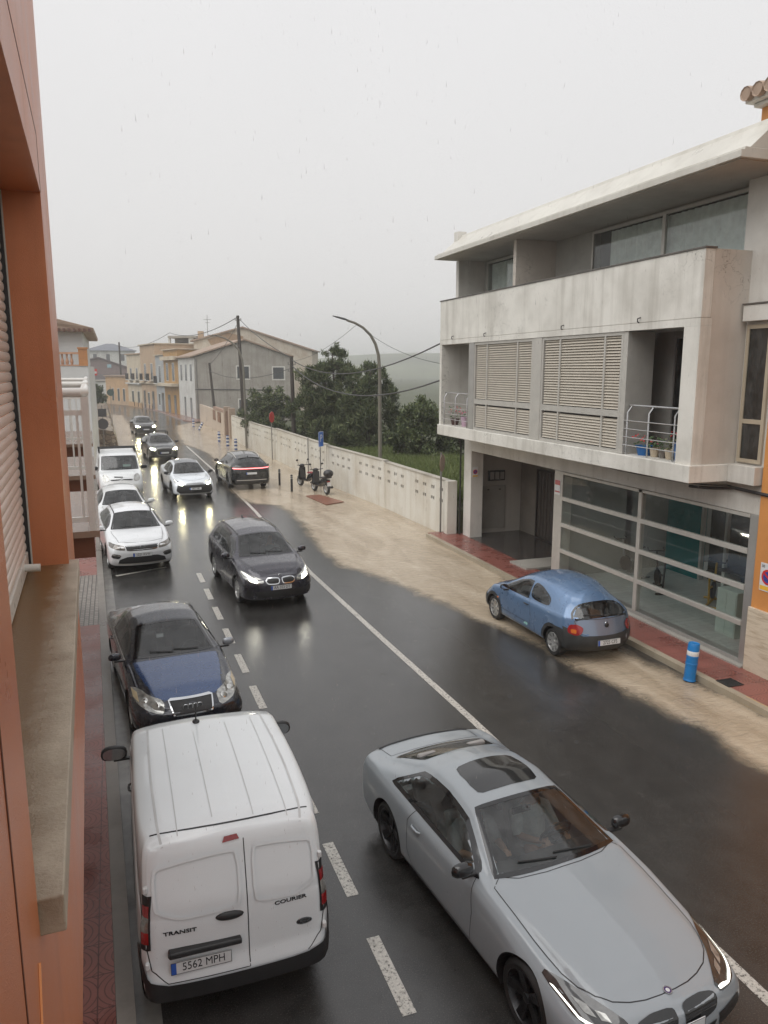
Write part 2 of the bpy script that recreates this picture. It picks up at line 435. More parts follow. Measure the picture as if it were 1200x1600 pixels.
        s.FC = np.array([np.mean([s.V[i] for i in f], axis=0) for f in F]); s.FN = np.zeros(len(F)*3); me.polygons.foreach_get('normal', s.FN); s.FN = s.FN.reshape(-1, 3)
        if (s.FN*(s.FC-np.array([0, 0, .6]))).sum() < 0:
            s.F = [f[::-1] for f in F]; s.FN = -s.FN; s.N = -s.N
        bpy.data.meshes.remove(me)
        s.owner = ['body']*len(F); s.minor = {}
    # -- projecting shapes onto the shell
    def hit(s, p, d):
        h = s.bvh.ray_cast(Vector(p)+d*4, -d)
        if h[0] is None: h = s.bvh.find_nearest(Vector(p))
        n = h[1] if h[1].dot(d) > 0 else -h[1]
        return h[0], n
    @staticmethod
    def basis(d):
        d = Vector(d).normalized(); up = Vector((0,0,1)) if abs(d.z) < .9 else Vector((0,1,0))
        u = up.cross(d).normalized(); return d, u, d.cross(u)
    def patch(s, pts, d, name, mat, off=.004, step=.05, parent=None, smooth=True):
        d, u, v = s.basis(d); P = densify(pts, step); p2 = [Vector((p.dot(u), p.dot(v))) for p in P]
        e = [(i, (i+1) % len(p2)) for i in range(len(p2))]
        xs = [p.x for p in p2]; ysq = [p.y for p in p2]; pl = [(p.x, p.y) for p in p2]
        gx = np.arange(min(xs)+step*.5, max(xs), step); gy = np.arange(min(ysq)+step*.5, max(ysq), step)
        ex = [Vector((a, b)) for a in gx for b in gy if inpoly(a, b, pl)]
        r = geometry.delaunay_2d_cdt(p2+ex, e, [], 1, 1e-5)
        vs = []
        for q in r[0]:
            h, n = s.hit(u*q.x+v*q.y, d); vs.append(h+(n*.5+d*.5).normalized()*off)
        fs = []
        for f in r[2]:
            m_ = sum((vs[i] for i in f), Vector())/len(f)
            if abs(m_.x) > .5*s.wm and any(math.hypot(m_.y-ya, m_.z-s.wr_) < s.ra for ya in s.axles): continue
            fs.append(tuple(f))
        mb = MB(); mb.add(vs, fs)
        return mb.build(name, mat, parent or s.root, smooth=60)
    def ribbon(s, pts, d, wd, name, mat, off=.003, closed=False, step=.04, parent=None, mb=None):
        d, u, v = s.basis(d); P = densify(pts, step, closed); n = len(P); a = []
        q = [Vector((p.dot(u), p.dot(v))) for p in P]
        own = mb is None; mb = mb or MB(); vs = []
        for i in range(n):
            if closed: t = q[(i+1) % n]-q[i-1]
            else: t = q[min(i+1, n-1)]-q[max(i-1, 0)]
            t = t.normalized() if t.length > 1e-9 else Vector((1, 0)); nn = Vector((-t.y, t.x))
            for sg in (-1, 0, 1):
                w2 = q[i]+nn*(sg*wd/2); h, nr = s.hit(u*w2.x+v*w2.y, d); vs.append(h+(nr*.5+d*.5).normalized()*off)
        fs = []
        for i in range(n if closed else n-1):
            j = (i+1) % n
            for k in (0, 1): fs.append((i*3+k, i*3+k+1, j*3+k+1, j*3+k))
        mb.add(vs, fs)
        return mb.build(name, mat, parent or s.root, smooth=60) if own else mb
    def cut(s, pts, d, shrink=.012, owner=None):
        """take the shell faces inside the outline away (or give them to a panel)"""
        d, u, v = s.basis(d); U = s.FC@np.array(u); Vv = s.FC@np.array(v); q = [(Vector(p).dot(u), Vector(p).dot(v)) for p in pts]
        x0, x1 = min(a for a, b in q), max(a for a, b in q); y0, y1 = min(b for a, b in q), max(b for a, b in q)
        cen = ((x0+x1)/2, (y0+y1)/2); f = 1-shrink/max(.05, min(x1-x0, y1-y0)/2)
        qq = [(cen[0]+(a-cen[0])*f, cen[1]+(b-cen[1])*f) for a, b in q]
        nd = s.FN@np.array(d)
        for i in np.nonzero((U > x0) & (U < x1) & (Vv > y0) & (Vv < y1) & (nd > .12))[0]:
            if s.owner[i] is not None and (owner is None or s.owner[i] == 'body') and inpoly(U[i], Vv[i], qq): s.owner[i] = owner
    # -- standard pieces
    def side(s, y, f):  # height between belt (0) and roof rail (1) at station y, moved with the shell
        z = s.zb(y)+f*(s.zr(y)-s.zb(y)); return (s.shift(y, z), z)
    def side_window(s, yb0, yb1, yt0, yt1, lo=.03, hi=.075, n=10, rnd=1):
        """outline in (y,z): bottom from yb0 to yb1, top from yt1 back to yt0"""
        B = []; Tt = []
        for i in range(n+1):
            y = yb0+(yb1-yb0)*i/n; z = s.zb(y)+lo
            if s.zr(y)-hi > z+.005 : B.append((s.shift(y, z), z))
        for i in range(n+1):
            y = yt1+(yt0-yt1)*i/n; z = s.zr(y)-hi
            if z > s.zb(y)+lo+.01: Tt.append((s.shift(y, z), z))
        P = [Vector((0, a, b)) for a, b in B+Tt]
        return P
    def window(s, poly, d, name, mat=None, frit=.035, parent=None, sub=True, label=None):
        mat = mat or CARGLASS; s.cut(poly, d, .015)
        g = s.patch(poly, d, name, mat, .001, .06, parent)
        s.ribbon(poly, d, frit, 'window_seal', GLOSSBLACK, .004, True, .05, g)
        return g
    def side_windows(s, wins, mats=None):
        for k, wn in enumerate(wins):
            for sg in (1, -1):
                P = s.side_window(*wn); s.window(P, (sg, 0, 0), 'side_window', (mats or {}).get(k))
    def windscreen(s, top_in=.07, bot_in=.05, lift=.03, drop=.03, mat=None):
        cy_, cz = s.S['cowl']; hy, hz = s.S['hdr']
        ang = math.atan2(hz-cz, cy_-hy); d = (0, math.sin(ang), math.cos(ang))
        y0 = cy_-drop*math.cos(ang); y1 = hy+lift
        w0 = s.T('wr', y0)-bot_in; w1 = s.T('wr', y1)-top_in; P = []
        for i in range(13):
            t = -1+2*i/12; P.append(Vector((w0*t, y0-.07*abs(t)**2.5+.02, s.T('zt', y0)-.02)))
        for i in range(9):
            t = 1-2*i/8; P.append(Vector((w1*t, y1-.025*abs(t)**2, s.T('zt', y1))))
        g = s.window(P, d, 'windscreen', mat, .05)
        mb = MB()
        for x0, x1 in ((-.62, .02), (.02, .60)):
            pts = [Vector((x*w0, y0-.02-.05*i/6-.05*abs(x)**2.5, 0)) for i, x in enumerate(np.linspace(x0*1.0, x1, 7))]
            hp = [s.hit(p+Vector((0, 0, s.T('zt', p.y))), Vector(d).normalized()) for p in pts]; mb.tube([h+n*.016 for h, n in hp], .008, 6)
        mb.build('windscreen_wiper', BLACKPL, s.root, smooth=True)
        mb = MB(); h, n = s.hit(Vector((0, y1+.12, s.T('zt', y1+.12))), Vector(d).normalized()); mb.ell(h-n*.03, (.05, .05, .03))
        mb.obox(h-n*.09+Vector((0, -.04, 0)), (.11, 0, 0), (0, .012, 0), (0, 0, .03)); mb.build('interior_mirror', BLACKPL, s.root, smooth=True)
        return g
    def wheels(s, rimmat=None, spokes=10, width=.205, style=0, two=False):
        rimmat = rimmat or RIM; r = s.wr_; rr = r*s.S.get('rim_k', .70)
        mt = MB(); hw = width/2
        mt.lathe([(rr*.96, -hw*.8), (r*.86, -hw), (r*.96, -hw*.86), (r*.995, -hw*.6), (r, 0), (r*.995, hw*.6), (r*.96, hw*.86), (r*.86, hw), (rr*.99, hw*.86), (rr*.97, hw*.7)], n=36, axis='x')
        mw = MB(); mw.lathe([(rr*.97, -hw*.8), (rr*.97, hw*.6), (rr*1.0, hw*.88), (rr*.95, hw*.92), (rr*.90, hw*.6), (rr*.86, hw*.2)], n=36, axis='x')
        mw.lathe([(0.001, hw*.75), (rr*.17, hw*.72), (rr*.2, hw*.45), (rr*.25, hw*.1)], n=18, axis='x')
        for k in range(spokes):
            a = 2*math.pi*k/spokes
            for off in ((-.16, .16) if two else (0,)):
                a0 = a+off*.5; a1 = a+off*.62
                p0 = Vector((hw*.45, rr*.15*math.cos(a0), rr*.15*math.sin(a0))); p1 = Vector((hw*.72, rr*.93*math.cos(a1), rr*.93*math.sin(a1)))
                ax = (p1-p0); c = (p0+p1)/2; tn = Vector((0, -math.sin(a), math.cos(a)))
                wd = rr*(.10 if two else .9/spokes+.055)
                mw.obox(c, ax/2, tn*wd, Vector((.014, 0, 0)))
        mw.lathe([(0.001, -hw*.1), (rr*.9, -hw*.1)], n=24, axis='x', m=1)
        first = None
        for ya in s.axles:
            for sg in (1, -1):
                if first is None:
                    wh = mw.build('wheel', [rimmat, BLACKPL], s.root, smooth=35); ty = mt.build('tyre', RUBBER, wh, smooth=50); first = (wh, ty)
                else:
                    wh = first[0].copy(); COL.objects.link(wh); ty = first[1].copy(); COL.objects.link(ty); ty.parent = wh
                wh.location = (sg*(s.wm-.03-hw), ya, r); wh.rotation_euler = (random.random()*3, 0, 0 if sg > 0 else math.pi)
        # liners and lips
        for ya in s.axles:
            for sg in (1, -1):
                n = 22; vs = []; ml = MB()
                for i in range(n+1):
                    a = math.pi*(-.12+1.24*i/n); y = ya+s.ra*math.cos(a); z = s.wr_+s.ra*math.sin(a)
                    h = s.bvh.ray_cast(Vector((sg*3, y, max(z, .24))), Vector((-sg, 0, 0)))[0]; xo = abs(h.x) if h else s.wm
                    vs += [(sg*(max(xo, .6*s.wm)-.002), y, z), (sg*.45*s.wm, y, z)]
                b = len(vs); vs.append((sg*.45*s.wm, ya, s.wr_))
                ml.add(vs, [(2*i, 2*i+1, 2*i+3, 2*i+2) for i in range(n)]+[(2*i+1, b, 2*i+3) for i in range(n)])
                ml.build('wheel_arch_liner', BLACKPL, s.root)
    def arch_trim(s, mat, wd=.05, name='wheel_arch_trim'):
        for ya in s.axles:
            for sg in (1, -1):
                pts = []
                for i in range(25):
                    a = math.pi*(-.09+1.18*i/24); rr = s.ra+wd*.5-.006
                    y, z = ya+rr*math.cos(a), s.wr_+rr*math.sin(a)
                    if z > s.T('zs', y)+.03: pts.append((sg*s.wm, y, z))
                s.ribbon(pts, (sg, 0, 0), wd, name, mat, .006)
    def side_patch(s, yz, name, mat, off=.004, step=.06, sides=(1, -1), parent=None):
        return [s.patch([Vector((0, a, b)) for a, b in yz], (sg, 0, 0), name, mat, off, step, parent) for sg in sides]
    def front_patch(s, xz, name, mat, off=.004, step=.04, front=True, mirror=True, parent=None):
        sg = 1 if front else -1; r = []
        for mx in ((1, -1) if mirror else (1,)):
            r.append(s.patch([Vector((x*mx, sg*s.hl, z)) for x, z in [(max(-.965*s.wm, min(.965*s.wm, a_)), b_) for a_, b_ in xz]], (0, sg, 0), name, mat, off, step, parent))
        return r
    def door(s, yz, handle=None, hmat=None, name='door'):
        """split the shell: faces inside the outline become a door with a shut line and a handle"""
        for sg in (1, -1):
            key = name+('R' if sg > 0 else 'L')+str(len(s.minor)); P = [Vector((0, a, b)) for a, b in yz]
            s.cut(P, (sg, 0, 0), .0, key); s.minor[key] = (name, [(P, (sg, 0, 0))], (handle, hmat, sg))
    def panel(s, pts, d, name, lines=None):
        key = name+str(len(s.minor)); s.cut(pts, d, .0, key); s.minor[key] = (name, [(pts, d)] if lines is None else [(q, d, False) for q in lines], None)
    def finish(s, extra_seams=(), roofmat=None, matfor=None):
        keys = ['body']+list(s.minor); matfor = matfor or {}
        for key in keys:
            idx = [i for i, o in enumerate(s.owner) if o == key]
            if not idx: continue
            used = sorted({v for i in idx for v in s.F[i]}); mp = {v: k for k, v in enumerate(used)}
            nm = 'body' if key == 'body' else s.minor[key][0]
            me = bpy.data.meshes.new(nm); me.from_pydata([tuple(s.V[v]) for v in used], [], [tuple(mp[v] for v in s.F[i]) for i in idx])
            me.materials.append(matfor.get(nm, s.paint)); me.polygons.foreach_set('use_smooth', [True]*len(idx)); me.update()
            me.normals_split_custom_set_from_vertices([tuple(s.N[v]) for v in used])
            o = bpy.data.objects.new(nm, me); COL.objects.link(o); o.parent = s.root
            if key == 'body': s.body = o
            else:
                for q in s.minor[key][1]: s.ribbon(q[0], q[1], .009, 'shut_line', INK, .0015, len(q) == 2, .04, o)
                h = s.minor[key][2]
                if h and h[0]:
                    (hy, hz), hm, sg = h; q, n = s.hit(Vector((sg*s.wm, hy, hz)), Vector((sg, 0, 0)))
                    mb = MB(); mb.tube([q+Vector((sg*(-.004), -.095, -.002)), q+Vector((sg*.022, -.06, 0)), q+Vector((sg*.026, 0, .002)), q+Vector((sg*.022, .06, 0)), q+Vector((sg*(-.004), .095, -.002))], [.008, .013, .014, .013, .008], 8)
                    mb.build('door_handle', hm or s.paint, o, smooth=True)
        if extra_seams:
            mb = MB()
            for P, d in extra_seams: s.ribbon(P, d, .008, '', INK, .0015, False, .04, mb=mb)
            mb.build('panel_gap', INK, s.root)
    def mirrors(s, y, z, mat, capmat=None, size=1.0, out=.1, glassy=True):
        for sg in (1, -1):
            q, n = s.hit(Vector((sg*s.wm, y, z)), Vector((sg, 0, 0)))
            c = q+Vector((sg*(out+.06), .0, .06)); mb = MB()
            hw, hh, hd = .115*size, .075*size, .06*size
            vs = []; nu, nv = 14, 10
            for j in range(nv+1):
                t = math.pi*j/nv
                for i in range(nu):
                    a = 2*math.pi*i/nu; ca, sa = math.cos(a), math.sin(a); pw = lambda q_, e_: math.copysign(abs(q_)**e_, q_)
                    yy = pw(math.cos(t), .8)*hd; yy = yy if yy > 0 else yy*.35
                    rr = abs(math.sin(t))**.5
                    vs.append(c+Vector((hw*rr*pw(ca, .7), yy, hh*rr*pw(sa, .7)*(1.0 if sa > 0 else .8))))
            fs = [(j*nu+i, j*nu+(i+1) % nu, (j+1)*nu+(i+1) % nu, (j+1)*nu+i) for j in range(nv) for i in range(nu)]
            mb.add(vs, fs); o = mb.build('wing_mirror', capmat or mat, s.root, smooth=60)
            m2 = MB(); m2.obox((q+c)/2+Vector((0, 0, -.045)), (abs(c.x-q.x)/2+.01, 0, 0), (0, .03, 0), (0, 0, .014)); m2.build('mirror_arm', BLACKPL, o, bevel=.006)
            if glassy:
                m3 = MB(); P = roundpoly([(-hw*.84, 0, -hh*.66), (hw*.84, 0, -hh*.66), (hw*.84, 0, hh*.78), (-hw*.84, 0, hh*.78)], 2)
                m3.add([c+p+Vector((0, -hd*.36, 0)) for p in P], [tuple(range(len(P)))]); m3.build('mirror_glass', MIRROR, o)
    def plate(s, txt, x, z, front, w=.52, h=.11, sp=None, band=True, lift=.012, tilt=0.0):
        sg = 1 if front else -1
        q = s.hit(Vector((x, sg*s.hl, z)), Vector((0, sg, 0)))[0]
        y = max(abs(s.hit(Vector((x+k, sg*s.hl, z+j)), Vector((0, sg, 0)))[0].y) for k in (-w/2, 0, w/2) for j in (-h/2, h/2) )
        rz = 0 if not front else math.pi
        mb = MB(); mb.box(-w/2, w/2, -.003, .006, -h/2, h/2); o = mb.build('number_plate', WHITEPLATE, s.root, bevel=.003)
        o.location = (x, sg*(y+lift), z); o.rotation_euler = (tilt, 0, rz)
        m2 = MB(); m2.box(-w/2+.004, -w/2+.046, -.0045, -.0031, -h/2+.004, h/2-.004)
        if band: m2.build('country_band', EUBLUE, o)
        t = MB(); b = .004
        for a in ((-w/2, w/2, -h/2, -h/2+b), (-w/2, w/2, h/2-b, h/2), (-w/2, -w/2+b, -h/2+b, h/2-b), (w/2-b, w/2, -h/2+b, h/2-b)): t.box(a[0], a[1], -.0052, -.0046, a[2], a[3])
        t.build('plate_rim', INK, o)
        if txt: text_obj(txt, h*.92, INK, o, (.02, -.0042, 0), name='plate_lettering', sx=.84*(sp or 1), bold=0)
        return o
    def seats(s, rows=((.15, .36), (-.75, .36)), z=.30, mat=None, sx=(1, -1), dash=True, h=1.0):
        mat = mat or CARIN
        cy_, cz = s.S['cowl']
        mb = MB(); mb.box(-s.wm*.9, s.wm*.9, -s.hl+.3, cy_+.2, .24, .30); mb.build('cabin_floor', CARIN, s.root)
        if dash:
            mb = MB(); w_ = s.T('wr', cy_-.1)-.03
            mb.prism([(-w_, cy_+.16, cz-.09), (-w_, cy_-.12, cz-.07), (-w_, cy_-.42, cz-.13), (-w_, cy_-.46, cz-.3), (-w_, cy_-.3, .4), (-w_, cy_+.16, .4)], (2*w_, 0, 0))
            mb.build('dashboard', CARIN, s.root, bevel=.03)
            mb = MB(); n = 22; c = Vector((-.37, cy_-.56, cz-.12)); e1 = Vector((1, 0, 0)); e2 = Vector((0, .45, .89))
            mb.tube([c+(e1*math.cos(2*math.pi*i/n)+e2*math.sin(2*math.pi*i/n))*.18 for i in range(n+1)], .014, 6)
            mb.obox(c, e1*.17, e2*.02, Vector((0, .01, -.005))); mb.build('steering_wheel', BLACKPL, s.root, smooth=True)
        for y, x in rows:
            for sg in sx:
                mb = MB(); mb.obox((sg*x, y, z+.1), (.24, 0, 0), (0, .26, .03), (0, -.02, .10))
                mb.obox((sg*x, y-.34, z+.42), (.23, 0, 0), (0, -.10, .33*h), (0, .06, .02)); mb.obox((sg*x, y-.47, z+.42+.46*h), (.13, 0, 0), (0, -.02, .09), (0, .045, .01))
                mb.build('seat', mat, s.root, bevel=.04)
MIRROR = pm('mirror_surface', (0.55,0.57,0.58), 0.05, 1.0, 0.02, 3)
# ---------------------------------------------------------------- setting: road, water, pavements
def rain_rings(t, v):
    """small circular ripples where drops land"""
    vo = t.n('TexVoronoi'); vo.inputs['Scale'].default_value = 5.5; t.l(v, vo.inputs['Vector']); d = vo.outputs['Distance']
    s = t.math('SINE', t.math('MULTIPLY', d, 75.0)); f = t.rng(d, .04, .42, 1, 0)
    sc = t.n('SeparateColor'); t.l(vo.outputs['Color'], sc.inputs[0]); return t.math('MULTIPLY', t.math('MULTIPLY', s, f), t.rng(sc.outputs[0], .3, .9, 0, 1))
def wet_asphalt():
    t = NT('wet_asphalt'); v = t.coords()
    big = t.noise(v, .35, 5, .6); mid = t.noise(v, 2.2, 5, .6); fine = t.noise(v, 75, 4, .8)
    lanes = t.noise(t.coords((1.6, .05, 1)), 1.0, 4, .5)
    c = t.ramp(mid, [(.3, (.024,.0232,.0222)), (.7, (.040,.0388,.037))])
    c = t.mix(t.rng(lanes, .45, .7, 0, .5), c, (.048,.046,.044))
    c = t.mix(t.rng(fine, .56, .70, 0, .85), c, (.16,.15,.135)); c = t.mix(t.rng(fine, .30, .42, .8, 0), c, (.010,.010,.010))
    r = t.rng(t.math('ADD', t.math('MULTIPLY', big, .6), t.math('MULTIPLY', lanes, .4)), .36, .64, .11, .25)
    rip = t.n('TexVoronoi'); rip.inputs['Scale'].default_value = 9; t.l(v, rip.inputs['Vector'])
    b1 = t.bump(t.noise(v, 150, 4, .7), .30, .004); b2 = t.bump(rain_rings(t, v), .22, .004, t.bump(t.noise(v, 14, 3, .6), .12, .012, b1))
    p = t.bsdf(Base_Color=c, Roughness=r, Normal=b2); p.inputs['Specular IOR Level'].default_value = .75; return t.mat
def muddy_water():
    t = NT('muddy_flood_water'); v = t.coords(); vs = t.coords((1.5, .45, 1))
    at = t.n('Attribute', attribute_name='flood')
    n1 = t.noise(vs, .9, 7, .62, .6); n2 = t.noise(v, 7, 5, .65, .3)
    c = t.ramp(n1, [(.30, s2l(150,134,112)), (.52, s2l(174,159,138)), (.72, s2l(190,177,157))])
    deb = t.math('MULTIPLY', t.rng(t.noise(t.coords((3,1.2,1)), 5.5, 7, .75, 1.2), .63, .70, 0, .7), t.rng(t.noise(v, .35, 2), .46, .6, 0, 1))
    c = t.mix(deb, c, s2l(92,74,54))
    rg = t.noise(t.coords((1.9, .8, 1)), 1.7, 4, .55, 1.6); rl = t.rng(t.math('ABSOLUTE', t.math('SUBTRACT', rg, .5)), .0, .022, 1, 0)
    c = t.mix(t.math('MULTIPLY', rl, .10), c, s2l(214,204,186))
    a = t.math('ADD', at.outputs['Fac'], t.math('MULTIPLY', t.math('SUBTRACT', t.noise(v, .8, 6, .65, .4), .5), .9))
    a = t.math('ADD', a, t.math('MULTIPLY', t.math('SUBTRACT', n2, .5), .28))
    al = t.rng(a, -.22, .26, 0, 1); nd = t.n('MapRange', interpolation_type='SMOOTHSTEP'); t.l(a, nd.inputs[0]); nd.inputs['From Min'].default_value = -.24; nd.inputs['From Max'].default_value = .30
    wv = t.noise(t.coords((1.0, 2.0, 1)), 2.2, 6, .6, 1.2); wf = t.noise(v, 26, 4, .6, .8)
    b = t.bump(rain_rings(t, v), .5, .006, t.bump(wf, .45, .015, t.bump(wv, .8, .06)))
    p = t.bsdf(Base_Color=c, Roughness=t.rng(n2, .3, .7, .05, .16), Normal=b, Alpha=nd.outputs[0])
    p.inputs['Specular IOR Level'].default_value = .5; return t.mat
def tile_mat():
    t = NT('red_ring_tiles'); v = t.coords()
    sp = t.n('SeparateXYZ'); t.l(v, sp.inputs[0])
    fx = t.math('SUBTRACT', t.math('FRACT', t.math('DIVIDE', t.math('ADD', sp.outputs[0], 10.05), .80)), .5)
    fy = t.math('SUBTRACT', t.math('FRACT', t.math('DIVIDE', t.math('ADD', sp.outputs[1], 10.0), .42)), .5)
    dx = t.math('MULTIPLY', fx, .80); dy = t.math('MULTIPLY', fy, .42*1.5)
    d = t.math('SQRT', t.math('ADD', t.math('MULTIPLY', dx, dx), t.math('MULTIPLY', dy, dy)))
    g = t.math('ABSOLUTE', t.math('SUBTRACT', t.math('FRACT', t.math('DIVIDE', d, .062)), .5))
    groove = t.rng(g, .0, .14, 1, 0)
    edge = t.math('MAXIMUM', t.rng(t.math('ABSOLUTE', fy), .478, .497, 0, 1), t.rng(t.math('ABSOLUTE', fx), .488, .498, 0, 1))
    edge = t.math('MAXIMUM', edge, groove)
    n = t.noise(v, 1.4, 5, .6)
    c = t.ramp(n, [(.3, s2l(116,68,60)), (.7, s2l(146,92,83))])
    c = t.mix(t.math('MULTIPLY', edge, .92), c, s2l(62,32,28)); c = t.mix(t.rng(t.noise(v, 5, 5, .7), .55, .8, 0, .35), c, s2l(96,80,70))
    t.bsdf(Base_Color=c, Roughness=t.rng(n, .35, .65, .18, .42), Normal=t.bump(edge, -.5, .01)); return t.mat
def paver_mat():
    t = NT('grey_brick_pavers'); v = t.coords((1,1,1)); b = t.n('TexBrick'); mp = t.n('Mapping'); mp.inputs['Rotation'].default_value = (0,0,R(90)); t.l(v, mp.inputs[0]); t.l(mp.outputs[0], b.inputs['Vector'])
    b.inputs['Scale'].default_value = 1; b.inputs['Brick Width'].default_value = .14; b.inputs['Row Height'].default_value = .1; b.inputs['Mortar Size'].default_value = .012
    b.inputs['Color1'].default_value = (*s2l(124,116,108),1); b.inputs['Color2'].default_value = (*s2l(146,138,130),1); b.inputs['Mortar'].default_value = (*s2l(62,58,54),1)
    t.bsdf(Base_Color=b.outputs[0], Roughness=.35, Normal=t.bump(b.outputs['Fac'], -.4, .008)); return t.mat
ASPHALT = wet_asphalt(); MUD = muddy_water(); TILE = tile_mat(); PAVER = paver_mat()
KERB = stained('kerb_concrete', s2l(128,122,115), s2l(78,70,62), .5, .3, bscale=40, wet=.25)
KERBMUD = stained('muddy_kerb_concrete', s2l(160,150,132), s2l(120,104,84), .5, .3, bscale=40, wet=.25)
LINE = None
def line_mat():
    t = NT('worn_white_road_paint'); v = t.coords(); n = t.noise(v, 28, 6, .75); n2 = t.noise(v, 2.5, 3)
    a = t.math('MULTIPLY', t.rng(n, .36, .47, 0, 1), t.rng(n2, .2, .4, .55, 1))
    t.bsdf(Base_Color=t.ramp(n, [(.3, s2l(150,146,138)), (.7, s2l(208,204,196))]), Roughness=.35, Alpha=a, Normal=t.bump(n, .3, .004)); return t.mat
LINE = line_mat()
# the ground as one sheet to the horizon
GRASSGROUND = pm('scrubby_ground', (.055,.062,.028), .85, 0, .4, .3, .5, 30, .03)
mb = MB()
mb.add([(-4000,-500,-.08),(4000,-500,-.08),(4000,5000,-.08),(-4000,5000,-.08)], [(0,1,2,3)])
struct(mb.build('ground', GRASSGROUND))
ROADL = [(-12,-.10),(5.8,-.12),(16.8,-.39),(23.9,-.58),(40,-.95),(61.6,-1.3),(90,-1.4),(112,-2.2),(125,-3.8),(136,-7),(145,-15),(150,-26)]
ROADR = [(-12,10.0),(5.8,10.0),(16.8,10.0),(23.9,10.5),(40,9.9),(61.6,9.3),(84,8.9),(90,7.4),(112,5.8),(125,4.0),(136,1.6),(147,-6),(158,-20)]
def lerp_line(P, y): return float(np.interp(y, [p[0] for p in P], [p[1] for p in P]))
mb = MB(); n = 0; ys = list(np.arange(-12, 136.1, 2.0)); vs = []
for y in ys: vs += [(lerp_line(ROADL, y), y, 0), (lerp_line(ROADR, y), y, 0)]
vs += [(-15,145,0),(-6,147,0),(-26,150,0),(-20,158,0)]
mb.add(vs, [(2*i,2*i+1,2*i+3,2*i+2) for i in range(len(vs)//2-1)]); struct(mb.build('road', ASPHALT))
# flood water: thin sheet whose ragged edge is carried by a distance attribute
def sdist(P, X, Y):
    P = np.array(P); d = np.full(X.shape, 1e9); ins = np.zeros(X.shape, bool); n = len(P)
    for i in range(n):
        a, b = P[i], P[(i+1) % n]; ab = b-a; t = np.clip(((X-a[0])*ab[0]+(Y-a[1])*ab[1])/(ab@ab), 0, 1)
        d = np.minimum(d, np.hypot(X-a[0]-t*ab[0], Y-a[1]-t*ab[1]))
        c = (a[1] > Y) != (b[1] > Y); xx = a[0]+(Y-a[1])*ab[0]/(ab[1] if abs(ab[1]) > 1e-9 else 1e-9); ins ^= c & (X < xx)
    return np.where(ins, d, -d)
def flood(name, poly, x0, x1, y0, y1, z, st):
    xs = np.arange(x0, x1+.01, st); ysn = np.arange(y0, y1+.01, st); X, Y = np.meshgrid(xs, ysn); D = sdist(poly, X, Y)
    keep = D > -1.4; idx = -np.ones(X.shape, int); idx[keep] = np.arange(keep.sum())
    V = [(float(a), float(b), z) for a, b in zip(X[keep], Y[keep])]; F = []
    for i in range(X.shape[0]-1):
        for j in range(X.shape[1]-1):
            q = (idx[i,j], idx[i,j+1], idx[i+1,j+1], idx[i+1,j])
            if min(q) >= 0: F.append(tuple(int(k) for k in q))
    me = bpy.data.meshes.new(name); me.from_pydata(V, [], F); me.materials.append(MUD)
    at = me.attributes.new('flood', 'FLOAT', 'POINT'); at.data.foreach_set('value', np.clip(D[keep], -3, 3).astype(np.float32))
    o = bpy.data.objects.new(name, me); COL.objects.link(o); return struct(o)
MUDR = [(8.75,5.0),(8.61,7.81),(8.67,9.17),(8.41,10.8),(8.18,13.27),(7.81,14.87),(7.5,16.66),(6.79,19.4),(5.98,21.41),(6.07,24.27),(6.4,27.31),(6.52,30.3),(6.28,31.97),(5.41,32.96),(5.12,35.65),(5.35,41.0),(5.6,47.09),(6.06,52.53),(5.73,56.65),(4.98,60.98),(5.3,72),(6.0,82),(8.5,88),(9.4,88),(14,60),(14,24.4),(10.75,24.2),(10.3,20.5),(9.95,17),(9.9,14.5),(9.55,12.8),(9.62,11.8),(9.9,10.8),(10.05,9.6),(10.3,8),(10.3,5)]
flood('flood_water', MUDR, 4, 11.2, 4.6, 89, .006, .3)
MUDL = [(-1.6,109),(1.2,103),(1.67,81.2),(1.5,65),(1.72,56),(1.5,46),(1.2,38),(.9,33),(-.2,31.5),(-1.0,32),(-2,60)]
flood('flood_water', MUDL, -2, 3, 30, 110, .006, .5)
# markings
def marking(name, quads):
    mb = MB()
    for q in quads: mb.add([(x, y, .004) for x, y in q], [tuple(range(len(q)))])
    return struct(mb.build(name, LINE))
def strip(P, wd):
    out = []
    for (x0,y0),(x1,y1) in zip(P[:-1], P[1:]):
        d = Vector((x1-x0, y1-y0)).normalized(); nx, ny = -d.y*wd/2, d.x*wd/2; out.append([(x0-nx,y0-ny),(x1-nx,y1-ny),(x1+nx,y1+ny),(x0+nx,y0+ny)])
    return out
marking('centre_line', strip([(5.37,-6),(5.36,5.1),(5.30,10.84),(5.19,14.4),(5.04,20.7),(5.10,25),(5.24,30.75),(5.29,42),(5.1,60)], .13))
dash = []
for k in range(-3, 22):
    y = 5.55+1.685*k
    if y > 21: break
    x = 2.19-.0105*(y-5.5); dash += strip([(x, y), (x-.012, y+1.02)], .135)
marking('parking_line', dash+strip([(-.2,22.2),(1.2,22.75)], .12))
